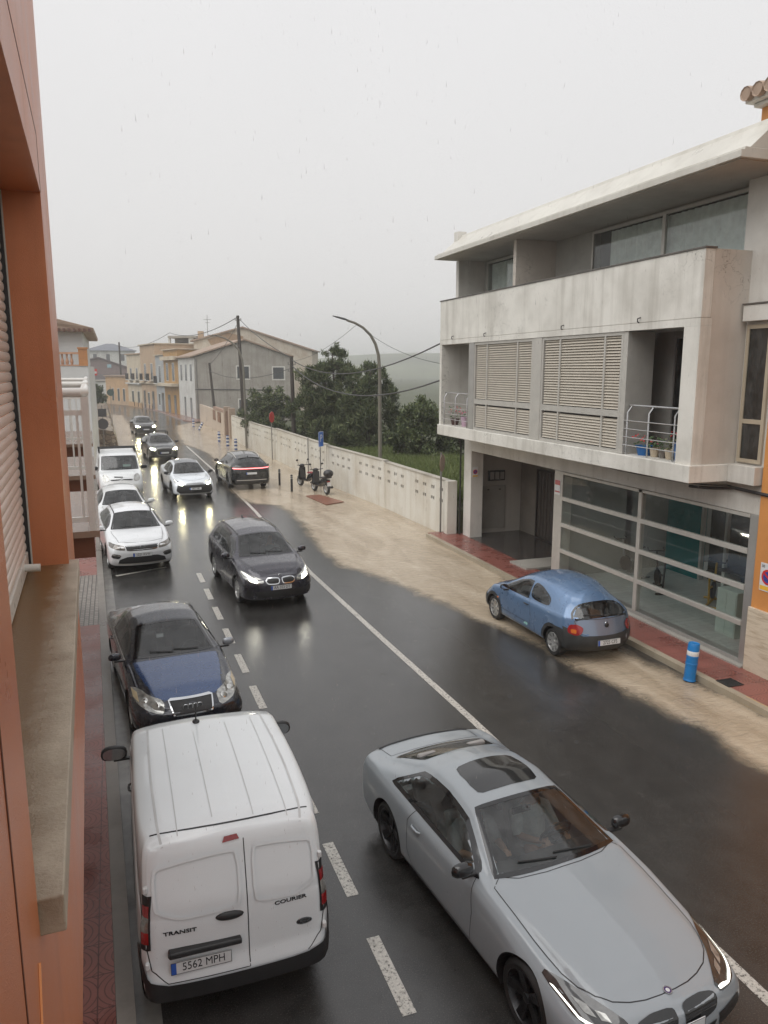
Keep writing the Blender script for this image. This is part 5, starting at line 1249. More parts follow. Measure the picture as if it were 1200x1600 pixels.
def flexpost(loc, label, mat, r, bands, group, rot=(0,0,0), h=.70):
    o = thing('delineator_post', label, 'bollard', loc, 0, group); o.rotation_euler = rot; k = h/.70
    mb = MB(); mb.lathe([(r*1.08,0),(r*1.08,.02),(r,.03),(r,.30*k),(r*1.05,.305*k),(r*1.05,.33*k),(r,.335*k),(r,.44*k),(r*1.05,.445*k),(r*1.05,.46*k),(r,.465*k),(r,h*.975),(r*.9,h),(r*.8,h*.985),(.001,h*.98)],n=20); mb.build('post', mat, o, smooth=35)
    for z0, z1 in bands:
        mb = MB(); mb.lathe([(r*1.0,z0),(r*1.02,z0+.004),(r*1.02,z1-.004),(r*1.0,z1)],n=20); mb.build('reflective_band', REFL, o, smooth=35)
    return o
flexpost((9.82,10.85,.02),'bright blue plastic post with one white band standing in the mud by the shop',BLU,.105,((.485,.575),),None,(0,R(4),0),.72)
f0 = flexpost((8.21,55.8,0),'blue and white striped post, nearest of the three in the flooded parking strip',BLUD,.11,((.12,.26),(.38,.52),(.64,.74)),'blue and white striped posts in the flood',(0,0,0),.80)
for x, y, l, rt in ((8.05,58.8,'blue and white striped post, middle of the three in the flooded parking strip',0),(7.93,62.8,'blue and white striped post, farthest of the three in the flooded parking strip',0),(7.67,75.6,'blue and white striped post knocked over to one side',R(28)),(7.61,80.1,'blue and white striped upright post beside the leaning one',0)):
    q = dup(f0,(x,y,0),None,l); q.rotation_euler = (0,rt,0)
mb = MB(); mb.prism([(8.07,33.84,.02),(8.72,33.85,.03),(9.24,31.65,.03),(8.34,31.25,.02)],(0,0,.03)); tag(mb.build('road_plate', pm('rusty_plate', s2l(128,84,66), .35, .1, .25, 4, .4, 40, .006)), 'rust-brown plate lying in the muddy water by the scooters', 'plate')
DG = thing('drain_grate', 'square dark drain grate in the red pavement by the orange house', 'drain', (10.24,10.30,.124))
mb = MB(); frame_pts = None; mb.box(-.17,.17,-.16,-.14,0,.012); mb.box(-.17,.17,.14,.16,0,.012); mb.box(-.17,-.15,-.14,.14,0,.012); mb.box(.15,.17,-.14,.14,0,.012); mb.build('frame', BLACKPL, DG)
mb = MB(); 
for i in range(7): mb.box(-.14+.042*i,-.12+.042*i,-.139,.139,0,.008)
mb.build('grate_bars', BLACKPL, DG); mb = MB(); mb.box(-.149,.149,-.139,.139,.0005,.002); mb.build('drain_hole', HOLE, DG)
# ---------------------------------------------------------------- scooters
def scooter(loc, rot, label, box=True, seatcol=None, fair=None):
    o = thing('scooter', label, 'scooter', loc, rot, 'scooters parked by the wall'); fair = fair or GLOSSBLACK
    for y in (.66,-.62):
        mb = MB(); mb.lathe([(.17,-.05),(.23,-.06),(.265,-.03),(.27,0),(.265,.03),(.23,.06),(.17,.05)],(0,0,0),24,'x'); t_ = mb.build('wheel', RUBBER, o, smooth=50); t_.location = (0,y,.27)
        mb = MB(); mb.lathe([(.001,-.02),(.16,-.03),(.172,-.045),(.172,.045),(.16,.03),(.001,.02)],(0,0,0),20,'x'); q = mb.build('rim', RIM, t_, smooth=40)
    mb = MB(); mb.prism([(-.13,.42,.30),(-.13,-.05,.30),(-.13,-.25,.42),(-.13,-.75,.60),(-.13,-.80,.72),(-.13,-.30,.72),(-.13,-.12,.62),(-.13,-.02,.42),(-.13,.40,.42)],(.26,0,0)); mb.build('body', fair, o, bevel=.05)
    mb = MB(); mb.prism([(-.19,.44,.32),(-.19,.40,.45),(-.16,.50,.95),(-.14,.56,.98),(-.17,.60,.75),(-.19,.62,.40)],(.36,0,0)); mb.build('leg_shield', fair, o, bevel=.04)
    mb = MB(); mb.ell((0,.68,.42),(.09,.24,.12)); mb.build('mudguard', fair, o, smooth=True)
    mb = MB(); mb.prism([(-.14,-.10,.72),(-.14,-.78,.76),(-.14,-.80,.84),(-.14,-.45,.80),(-.14,-.12,.79)],(.28,0,0)); mb.build('saddle', seatcol or BLACKPL, o, bevel=.04)
    mb = MB(); mb.tube([(0,.66,.28),(0,.50,.98),(0,.47,1.04)],.025,8); mb.tube([(-.34,.40,1.08),(-.2,.47,1.06),(.2,.47,1.06),(.34,.40,1.08)],.018,8); mb.ell((0,.52,1.03),(.15,.10,.09)); mb.build('handlebar', BLACKPL, o, smooth=True)
    for sx in (-1,1):
        mb = MB(); mb.tube([(sx*.22,.47,1.07),(sx*.30,.46,1.28)],.008,6); mb.ell((sx*.32,.45,1.32),(.07,.02,.045)); mb.build('mirror', BLACKPL, o, smooth=True)
    mb = MB(); mb.tube([(.16,.0,.22),(.17,-.55,.30),(.17,-.85,.36)],[.04,.05,.055],8); mb.build('exhaust', BLACKPL, o, smooth=True)
    mb = MB(); mb.box(-.10,.10,-.88,-.87,.42,.58); mb.build('number_plate', WHITEPLATE, o); mb = MB(); mb.box(-.08,.08,-.83,-.80,.60,.66); mb.build('tail_light', LAMPRED, o, bevel=.01)
    if box:
        mb = MB(); mb.ell((0,-.80,1.0),(.24,.22,.19)); mb.build('top_box', BLACKPL, o, smooth=True); mb = MB(); mb.box(-.12,.12,-.9,-.55,.80,.84); mb.build('rack', BLACKPL, o)
    return o
scooter((9.0,34.7,0),R(12),'black scooter with a round black top box, rear wheel nearest the rusty plate',True)
scooter((8.85,36.6,0),R(20),'black scooter with a dark red saddle parked behind the one with the top box',False,pm('dark_red_saddle',s2l(128,36,44),.5))
# ---------------------------------------------------------------- houses down the street
WIN = pm('far_dark_window', (.05,.055,.06), .12, 0, .3, 1, spec=.8); FRM = pm('far_window_frame', s2l(190,188,182), .5)
def facade(name, label, P0, P1, depth, h, mat, wins=(), roof=None, ledges=(), extra=None, grp=None):
    """box house: front wall from P0 to P1 (seen right to left), built away from the road"""
    o = thing(name, label, 'house', (P0[0],P0[1],0), 0, grp); a = Vector((0,0,0)); b = Vector((P1[0]-P0[0],P1[1]-P0[1],0)); d = b.normalized(); nr = Vector((d.y,-d.x,0)); Lf = b.length; up = Vector((0,0,1))
    # nr points away from the road (to +x)
    def bx(m_, s0, s1, t0, t1, z0, z1): m_.prism([d*s0+nr*t0+up*z0, d*s1+nr*t0+up*z0, d*s1+nr*t0+up*z1, d*s0+nr*t0+up*z1], nr*(t1-t0))
    m_ = MB(); bx(m_,0,Lf,0,depth,-.05,h); m_.build('wall', mat, o)
    for s, z0, w_, hh, kind in wins:
        m_ = MB(); bx(m_,s-w_/2-.08,s+w_/2+.08,-.03,-.002,z0-.08,z0+hh+.08); f = m_.build('door' if kind == 'door' else 'window', FRM if kind != 'door' else pm('brown_far_door', s2l(92,70,56), .6), o)
        m_ = MB(); bx(m_,s-w_/2,s+w_/2,-.034,-.0305,z0,z0+hh); m_.build('pane', WIN if kind != 'shut' else pm('far_white_shutter', s2l(196,194,188), .6), f)
        if kind == 'rail':
            m_ = MB(); bx(m_,s-w_/2-.5,s+w_/2+.5,-.7,-.04,z0-.22,z0-.1); m_.build('balcony', FRM, o); m_ = MB()
            for k in range(int((w_+1)/.14)): bx(m_,s-w_/2-.5+.14*k,s-w_/2-.47+.14*k,-.69,-.66,z0-.1,z0+.8)
            bx(m_,s-w_/2-.5,s+w_/2+.5,-.70,-.65,z0+.8,z0+.86); m_.build('balcony_rail', BLACKPL, o)
    for z, hh, t, mt in ledges: m_ = MB(); bx(m_,-.05,Lf+.05,-t,-.003,z,z+hh); m_.build('ledge', mt, o)
    if roof: m_ = MB(); bx(m_,-.15,Lf+.15,-.25,depth+.2,h+.001,h+roof[0]); m_.build('roof', roof[1], o)
    if extra: extra(bx, o, Lf)
    return o
TAN = stained('tan_render', s2l(176,152,126), s2l(140,116,94), .7, .4); CREAMR = stained('cream_render', s2l(190,178,158), s2l(150,134,112), .7, .4); OCHRE = stained('ochre_tile', s2l(166,130,78), s2l(128,98,62), .6, .4); BLUEG = stained('pale_blue_render', s2l(164,168,170), s2l(130,132,132), .7, .4)
GREYR = stained('bare_grey_cement', s2l(150,146,138), s2l(112,106,98), .8, .7, bscale=8); WHITER = stained('far_white_render', s2l(196,196,192), s2l(150,146,140), .7, .4); ORR = stained('far_orange_render', s2l(180,148,112), s2l(146,116,88), .7, .4); MAUVE = stained('mauve_wall', s2l(126,110,108), s2l(100,86,84), .7, .3)
CLAY = stained('clay_roof', s2l(150,132,116), s2l(120,90,72), .75, .3)
TERRT = lambda c: pm('plinth_%d' % c[0], s2l(*c), .6, 0, .2, 4)
facade('row_house','ochre tiled house with wrap-around balcony beside the grey gable house',(8.0,101.2),(6.75,108.6),8,8.2,OCHRE,[(2.0,.1,1.0,2.3,'door'),(5.2,.1,1.2,2.3,'door'),(2.4,4.3,1.1,2.2,'w'),(5.6,4.3,1.1,2.2,'w')],(.12,CREAMR),[(3.6,.35,.9,CREAMR),(6.9,.5,.5,CREAMR)],grp='row houses along the bend')
facade('row_house','narrow pale blue house between the ochre house and the big tan house',(6.75,108.7),(5.95,113.4),8,7.6,BLUEG,[(1.2,.1,1.0,2.4,'door'),(3.2,.9,1.0,1.5,'w'),(2.4,4.0,1.1,2.2,'rail')],(.12,CREAMR),[(3.5,.15,.25,CREAMR)],grp='row houses along the bend')
facade('row_house','big tan house with black balcony rails in the middle of the row',(5.95,113.5),(4.3,123.0),9,9.2,TAN,[(2.2,.1,1.2,2.5,'door'),(5.0,.8,1.1,1.6,'w'),(7.8,.1,1.2,2.5,'door'),(2.4,4.3,1.2,2.2,'rail'),(6.6,4.3,1.2,2.2,'rail')],(.15,CREAMR),[(3.7,.2,.3,CREAMR)],grp='row houses along the bend')
facade('row_house','cream two-storey house left of the big tan house',(4.3,123.1),(2.5,131.6),9,8.0,CREAMR,[(2.0,.7,1.2,1.7,'w'),(5.6,.7,1.2,1.7,'w'),(2.4,4.3,1.1,1.6,'rail'),(6.2,4.3,1.1,1.6,'rail')],(.15,TAN),[(3.5,.2,.4,WHITER),(.0,.7,.04,ORR)],grp='row houses along the bend')
facade('row_house','low orange single-storey house at the far end of the row',(2.5,131.7),(-.9,142.0),8,4.6,ORR,[(2.0,.6,.9,2.0,'w'),(4.6,.6,.9,2.0,'w'),(7.4,.6,.9,2.0,'w')],(.2,CLAY),[(.0,.6,.04,TAN)],grp='row houses along the bend')
# grey gable house
GH = thing('gable_house', 'bare grey cement gable house with a clay roof behind the roadside wall', 'house', (9.06,91.3,0))
A, Bv, D = Vector((0,0,0)), Vector((10.45,-3.65,0)), Vector((-1.0,9.75,0)); up = Vector((0,0,1)); ZE, ZR = 7.1, 8.95; mid = Bv*.53
mb = MB(); mb.prism([A-up*.05,Bv-up*.05,Bv+up*ZE,mid+up*ZR,A+up*ZE], D); mb.build('wall', GREYR, GH)
fn = Vector((D.y,-D.x,0)).normalized(); ab = Bv.normalized(); gn = Vector((ab.y,-ab.x,0))
mb = MB(); mb.prism([A-fn*.01+ab*-.012-up*.05,A-fn*.01+D-up*.05,A-fn*.01+D+up*ZE,A-fn*.01+up*ZE], -fn*.03); mb.build('front_render', WHITER, GH)
for s0, s1 in ((A-Bv*.03,mid),(mid,Bv*1.03)):
    z0 = ZE-.05 if s0 != mid else ZR; z1 = ZR if s0 != mid else ZE-.05
    mb = MB(); mb.prism([s0+gn*.3+up*(z0+.03),s1+gn*.3+up*(z1+.03),s1+gn*.3+up*(z1+.2),s0+gn*.3+up*(z0+.2)], D*1.03-gn*.3); mb.build('roof_slope', CLAY, GH)
def gwin(t0, t1, z0, z1, nm='window'):
    mb = MB(); p0, p1 = Bv*t0+gn*.004, Bv*t1+gn*.004; e = ab*.14
    mb.prism([p0-e+up*(z0-.14),p1+e+up*(z0-.14),p1+e+up*(z1+.14),p0-e+up*(z1+.14)], gn*.03); f = mb.build(nm, FRM, GH)
    mb = MB(); q = gn*.031; mb.prism([p0+q+up*z0,p1+q+up*z0,p1+q+up*z1,p0+q+up*z1], gn*.004); mb.build('pane', WIN, f)
gwin(.44,.56,4.7,6.05); gwin(.81,.92,4.65,5.95); gwin(.45,.56,1.0,2.3)
mb = MB(); mb.tube([A+gn*.03+up*3.5,Bv*.42+gn*.03+up*3.45,Bv*.8+gn*.03+up*3.4],.06,6); mb.build('wall_cable', WIRE, GH)
mb = MB(); mb.tube([A+gn*.05+ab*.2+up*0,A+gn*.05+ab*.2+up*6.9],.06,6); mb.build('downpipe', GREY_MET, GH)
for k, z0, hh in ((.25,.05,2.4),(.62,.05,2.4),(.2,4.4,1.9),(.5,4.4,1.9),(.8,4.4,1.9)):
    p = D*k-fn*.045; dd = D.normalized(); mb = MB(); mb.prism([p-dd*.5+up*z0,p+dd*.5+up*z0,p+dd*.5+up*(z0+hh),p-dd*.5+up*(z0+hh)], -fn*.02); mb.build('window', WIN, GH)
# big house behind it
BH = thing('gable_house', 'larger brown and white gable house rising behind the grey one', 'house', (11.2,112.6,0)); Bv2 = Vector((15.6,-5.5,0)); m2 = Bv2*.42; D2 = Vector((3.3,9.4,0))
mb = MB(); mb.prism([-up*.05,Bv2-up*.05,Bv2+up*8.3,m2+up*11.4,up*9.6], D2); mb.build('wall', stained('brown_white_gable', s2l(186,178,164), s2l(150,128,104), .8, .5, bscale=6), BH)
for s0, s1, z0, z1 in ((Vector((-.4,.1,0)),m2,9.5,11.4),(m2,Bv2*1.02,11.4,8.2)):
    mb = MB(); mb.prism([s0+gn*.3+up*(z0+.02),s1+gn*.3+up*(z1+.02),s1+gn*.3+up*(z1+.22),s0+gn*.3+up*(z0+.22)], D2); mb.build('roof_slope', CLAY, BH)
mb = MB(); mb.prism([Vector((.6,-.1,9.75)),Vector((1.3,-.35,9.85)),Vector((1.3,-.35,11.0)),Vector((.6,-.1,11.0))],(.2,.7,0)); mb.build('chimney', TAN, BH)
mb = MB(); mb.tube([(2.0,0,10.0),(2.0,0,13.2)],.04,5); mb.tube([(1.5,0,12.6),(2.5,0,12.6)],.03,5); mb.tube([(1.7,0,12.2),(2.3,0,12.2)],.03,5); mb.build('television_aerial', GREY_MET, BH)
mb = MB(); mb.prism([Vector((.1,0.02,6)),Vector((6.6,-2.3,6)),Vector((6.6,-2.3,10.3)),Vector((4.6,-1.6,10.8)),Vector((.1,.02,9.3))], gn*.04); mb.build('brown_patch', stained('brown_gable_patch', s2l(150,124,98), s2l(120,98,78), .8, .4), BH)
# rooftop terrace house
TH = thing('terrace_house', 'white house with an open roof terrace showing above the ochre house', 'house', (8.3,120,0)); dv = Vector((.944,-.33,0)); 
def tb(nm, s0, s1, z0, z1, t0, t1, m): mb = MB(); n_ = Vector((.33,.944,0)); mb.prism([dv*s0+n_*t0+up*z0,dv*s1+n_*t0+up*z0,dv*s1+n_*t0+up*z1,dv*s0+n_*t0+up*z1], n_*(t1-t0)); return mb.build(nm, m, TH)
tb('wall',0,6.6,0,8.9,0,6,WHITER); tb('roof_slab',0,4.2,10.3,10.6,-.2,6,GREYR); tb('terrace_wall',.3,4.2,8.9,10.3,2.5,5.8,pm('terrace_shade_grey',s2l(120,116,112),.7,0,.15,1)); tb('terrace_pier',0,.3,8.9,10.3,0,.4,WHITER); tb('terrace_pier',3.0,3.7,8.9,10.3,0,.4,WHITER); tb('awning',4.3,6.8,9.3,9.6,0,5,GREYR)
# slate-roofed houses beyond the bend
def hip(name, label, c, wx, wy, h, rh, wm_, rm, wins):
    o = thing(name, label, 'house', c); mb = MB(); mb.box(-wx,wx,-wy,wy,-.05,h); mb.build('wall', wm_, o); e = .5
    mb = MB(); mb.add([(-wx-e,-wy-e,h),(wx+e,-wy-e,h),(wx+e,wy+e,h),(-wx-e,wy+e,h),(-wx*.15,0,h+rh),(wx*.15,0,h+rh)],[(0,1,5,4),(1,2,5),(2,3,4,5),(3,0,4),(0,3,2,1)]); mb.build('roof', rm, o)
    for x, z, w_, hh in wins:
        mb = MB(); mb.box(x-w_/2,x+w_/2,-wy-.04,-wy-.003,z,z+hh); mb.build('window', WIN, o)
    return o
SLATE = stained('blue_slate', s2l(96,100,110), s2l(74,76,84), .5, .3)
hip('slate_house','white house with a blue-grey hipped roof far beyond the bend',(.2,222,0),6.2,5,10.6,1.9,WHITER,SLATE,[(-3.8,8.0,.9,1.7),(-.6,8.0,.9,1.7),(3.0,8.0,.9,1.7)])
o = thing('mauve_house','mauve gabled house below the white slate-roofed one','house',(-1.2,172,0)); mb = MB(); mb.prism([(-5,0,-.05),(5.2,0,-.05),(5.2,0,5.8),(-1,0,8.0),(-5,0,7.0)],(0,8,0)); mb.build('wall', MAUVE, o)
mb = MB(); mb.prism([(-5.3,-.3,7.0),(-1,-.3,8.05),(5.6,-.3,5.7),(5.6,-.3,5.95),(-1,-.3,8.3),(-5.3,-.3,7.25)],(0,8.6,0)); mb.build('roof', pm('dark_mauve_roof', s2l(92,78,80), .6), o); mb = MB(); mb.box(-4.9,5.1,-.08,-.003,2.6,4.8); mb.build('slatted_front', pm('grey_mauve_slats', s2l(112,104,106), .6, 0, .2, 2), o)
mb = MB(); mb.box(.6,1.4,-.06,-.003,6.1,6.8); mb.build('window', pm('far_blue_window', s2l(150,180,190), .3), o)
facade('low_house','low white shop front below the mauve house',(1.4,150),(-4.5,153),6,3.6,WHITER,[(1.5,.3,1.8,2.2,'w'),(4.2,.3,1.2,2.2,'door')],(.2,GREYR))
pole_sign('shop_sign','small red sign hanging high by the far white corner house',(-2.3,118,0),6.0,[('red_panel',[(-.5,4.9),(.5,4.9),(.5,5.8),(-.5,5.8)],pm('sign_red',(1,0,0)),-.05),('white_strip',[(-.1,5.15),(.42,5.15),(.42,5.45),(-.1,5.45)],WHITEPLATE,-.07)],.04)
LAMPCLEAR_DK = pm('dark_lamp_lens', (0.05,0.05,0.05), 0.08, 0.3, 0.4, 14, coat=0.8)
GRILLE = pm('grille_mesh', (0.010,0.010,0.011), 0.35, 0, 0.5, 60, 0.9, 70, 0.01)
def rp(pts, it=1, k=.2): return [(p.x, p.y) for p in roundpoly([(a, b, 0) for a, b in pts], it, k)]
def round_lamp(c, x, z, r, mat, ring=CHROME, parent=None, front=True):
    sg = 1 if front else -1
    q, n = c.hit(Vector((x, sg*c.hl, z)), Vector((0, sg, 0))); mb = MB(); rot = n.to_track_quat('Z', 'Y').to_matrix()
    mb.ell(q+n*.006, (r, r, .012), 16, 6, 0, rot); o = mb.build('lamp_bulb', mat, parent or c.root, smooth=True)
    return o
def ring_badge(c, x, z, r, t, mat, front=True, name='badge', ins=None):
    sg = 1 if front else -1
    q, n = c.hit(Vector((x, sg*c.hl, z)), Vector((0, sg, 0))); n = Vector((0, sg, .1)).normalized(); rot = n.to_track_quat('Z', 'Y').to_matrix(); mb = MB(); k = 24
    P = [q+n*.012+rot@Vector((r*math.cos(2*math.pi*i/k), r*math.sin(2*math.pi*i/k), 0)) for i in range(k+1)]
    mb.tube(P, t, 6); return mb.build(name, mat, c.root, smooth=True)
def hood_outline(c, w0, w1, y0, y1, curve=.1):
    """bonnet seen from above: half-width w0 at the screen end y0, w1 at the nose y1"""
    P = []
    for i in range(11):
        t = -1+2*i/10; P.append(Vector((w0*t, y0-.04*abs(t)**2, 0)))
    for i in range(1, 4):
        t = i/4; P.append(Vector((w0+(w1-w0)*t**1.5, y0+(y1-curve-y0)*t, 0)))
    for i in range(11):
        t = 1-2*i/10; P.append(Vector((w1*t, y1-curve*abs(t)**2.2, 0)))
    for i in range(3, 0, -1):
        t = i/4; P.append(Vector((-(w0+(w1-w0)*t**1.5), y0+(y1-curve-y0)*t, 0)))
    return P
def hatch_rear(c, w0=.55, w1=.66, z0=1.36, z1=1.02, mat=None, name='rear_window'):
    P = [Vector((p.x, -c.hl, p.y)) for p in roundpoly([(-w0,z0,0),(w0,z0,0),(w1,z1,0),(-w1,z1,0)], 2, .1)]
    c.window(P, (0,-.87,.5), name, mat or CARGLASSDK)

def blue_saloon(loc, rot):
    pt = paint('dark_blue_metallic', s2l(15,20,34), .4, .26, .22)
    S = dict(L=4.55, W=1.73, cowl=(.86,.955), hdr=(.12,1.34), nose=.66, hood=[(2.20,.715),(1.85,.80),(1.3,.89)], roof=[(-.25,1.415),(-.7,1.41),(-1.1,1.33),(-1.70,1.06),(-1.95,1.03),(-2.2,1.01),(-2.27,.97)],
             roofw=.56, wr_rear=[(-.75,.56),(-1.1,.54),(-1.7,.62),(-2.27,.62)], cr_rear=[(-1.1,.07),(-1.72,.04),(-2.27,.04)], belt=(.90,.95), axles=(1.40,-1.25), wheel_r=.31, nf=.82, bf=.13,
             fprof=[(.2,-.06),(.36,0),(.56,0),(.66,-.05),(.8,-.10)])
    c = Car('saloon_car', 'nearly black saloon with a blue bonnet and chrome-framed grille, parked facing the white panel van', 'car', loc, rot, S, pt, fine=.035)
    c.door([(.80,.28),(.86,.60),(.80,.93),(-.12,.95),(-.12,.28)], (-.02,.80)); c.door([(-.14,.28),(-.14,.95),(-.95,.965),(-.80,.5),(-.60,.28)], (-.85,.82))
    c.panel(hood_outline(c, .70, .50, .93, 2.21, .16), (0,0,1), 'bonnet')
    c.windscreen(); c.side_windows([(-.06,.75,-.06,.55,.03,.075),(-.95,-.12,-.80,-.12,.03,.075)])
    P = [Vector((x,y,1.1)) for x,y in ((-.46,-1.10),(.46,-1.10),(.58,-1.62),(-.58,-1.62))]; c.window(P, (0,-.35,.94), 'rear_window', CARGLASSDK)
    g = [(-.335,.70),(.335,.70),(.29,.535),(-.29,.535)]
    c.front_patch([(x,z) for x,z in rp(g,1,.06)], 'grille', GRILLE, .006, mirror=False)
    c.ribbon([Vector((x,c.hl,z)) for x,z in rp(g,1,.06)], (0,1,0), .022, 'grille_frame', CHROME, .013, True)
    for k in range(4): ring_badge(c, -.105+.07*k, .62, .043, .0085, CHROME, name='ring_badge')
    for o, mx in zip(c.front_patch(rp([(.40,.70),(.58,.735),(.80,.765),(.815,.66),(.60,.585),(.42,.565)]), 'headlight', LAMPCLEAR, .005), (1,-1)):
        for x, z, r in ((.52,.645,.062),(.66,.675,.062)): round_lamp(c, x*mx, z, r, pm('lamp_reflector', (.5,.5,.48), .1, .8, .2, 9, coat=.5), parent=o)
        c.patch([Vector((mx*x,c.hl,z)) for x,z in ((.74,.66),(.80,.68),(.80,.745),(.74,.73))], (0,1,0), 'indicator', pm('amber_grey_lens', (.45,.36,.22), .15, 0, .1, 9, coat=.5), .01, .03, o)
    c.front_patch([(.45,.40),(.78,.42),(.76,.30),(.45,.29)], 'air_intake', BLACKPL, .006); c.front_patch([(-.40,.42),(.40,.42),(.38,.28),(-.38,.28)], 'lower_grille', BLACKPL, .006, mirror=False)
    
    c.mirrors(.68, .92, pt, None, .92)
    silver = pm('silver_mirror_cap', (.30,.32,.35), .3, .5, .1, 6, coat=.6)
    for o in c.root.children:
        if o.name.startswith('wing_mirror') and sum(v.co.x for v in o.data.vertices) < 0: o.data.materials[0] = silver
    for sg in (1,-1): c.ribbon([Vector((sg*.85,y,c.side(y,0)[1]+.02)) for y in np.linspace(-.95,.72,14)], (sg,0,0), .018, 'window_trim', CHROME, .008)
    c.wheels(RIM, 7); c.seats(((.05,.36),(-.8,.34)), .26, h=.95); c.finish(matfor={'bonnet': paint('blue_bonnet_metallic', s2l(32,62,106), .4, .26, .22)}); return c

def dark_mpv(loc, rot):
    pt = paint('dark_violet_grey_paint', s2l(46,44,54), .45, .28, .25)
    S = dict(L=4.34, W=1.80, cowl=(1.12,1.075), hdr=(.40,1.52), nose=.81, hood=[(2.08,.90),(1.7,1.0)], roof=[(0,1.60),(-.6,1.625),(-1.3,1.61),(-1.9,1.57),(-2.17,1.54)], roofw=.60,
             wr_rear=[(-1.4,.59),(-2.17,.56)], belt=(1.03,1.12), axles=(1.37,-1.30), wheel_r=.325, nf=.82, bf=.15, nr=.86, rprof=[(.2,.06),(.4,0),(.85,.03),(1.05,.10),(1.5,.30)], rfade=.9,
             fprof=[(.2,-.05),(.36,0),(.6,0),(.74,-.03),(.95,-.12)])
    c = Car('people_carrier', 'dark violet-grey people carrier with lit headlights and twin grilles in the middle lane', 'car', loc, rot, S, pt, fine=.038)
    c.door([(1.0,.30),(1.06,.7),(1.0,1.03),(.05,1.06),(.05,.30)], (.15,.90)); c.door([(.03,.30),(.03,1.06),(-.95,1.09),(-.78,.55),(-.62,.30)], (-.80,.94))
    c.panel(hood_outline(c, .72, .50, 1.18, 2.10, .17), (0,0,1), 'bonnet'); c.windscreen(); hatch_rear(c)
    c.side_windows([(.10,.98,.10,.70,.03,.075),(-.90,.04,-.90,.04,.03,.075),(-1.55,-.97,-1.35,-.97,.05,.09)])
    for o, mx in zip(c.front_patch(rp([(.40,.655),(.58,.64),(.82,.72),(.85,.86),(.80,.88),(.60,.79),(.42,.73)]), 'headlight', LAMPCLEAR, .005), (1,-1)):
        c.patch([Vector((mx*x,c.hl,z)) for x,z in ((.55,.668),(.72,.715),(.74,.77),(.57,.73))], (0,1,0), 'lamp_bulb', HEADEMIT_SOFT, .012, .03, o)
        c.patch([Vector((mx*x,c.hl,z)) for x,z in ((.60,.745),(.77,.80),(.82,.86),(.78,.85))], (0,1,0), 'running_light', DRLEMIT, .012, .03, o)
    for mx in (1,-1):
        k = rp([(.025*mx,.755),(.30*mx,.76),(.365*mx,.70),(.31*mx,.625),(.05*mx,.62)],2,.18)
        c.front_patch(k, 'grille', GRILLE, .006, mirror=False); c.ribbon([Vector((x,c.hl,z)) for x,z in k], (0,1,0), .024, 'grille_frame', CHROME, .012, True)
    ring_badge(c, 0, .80, .028, .008, CHROME, name='round_badge')
    c.plate('AA 353 DT', 0, .535, True, lift=.014); c.front_patch([(-.62,.46),(.62,.46),(.56,.29),(-.56,.29)], 'lower_grille', BLACKPL, .006, mirror=False)
    c.front_patch([(.66,.47),(.80,.50),(.80,.36),(.66,.33)], 'air_intake', BLACKPL, .006)
    for sg in (1,-1):
        mb = MB(); mb.tube([c.hit(Vector((sg*.56,y,1.5)), Vector((sg*.3,0,.95)).normalized())[0]+Vector((0,0,.012+.02*(abs(y+.55)<.9))) for y in np.linspace(.3,-1.7,12)], .014, 6); mb.build('roof_rail', GLOSSBLACK, c.root, smooth=True)
    q,_ = c.hit(Vector((0,-1.3,1.5)), Vector((0,0,1))); mb = MB(); mb.prism([(-.012,-1.2,q.z-.01),(-.012,-1.45,q.z-.01),(-.012,-1.42,q.z+.06)],(.024,0,0)); mb.build('roof_aerial', BLACKPL, c.root, bevel=.005)
    c.mirrors(.86, 1.03, pt, None, .98); c.wheels(RIM, 8); c.seats(((.25,.38),(-.75,.34)), .36); c.finish(); return c

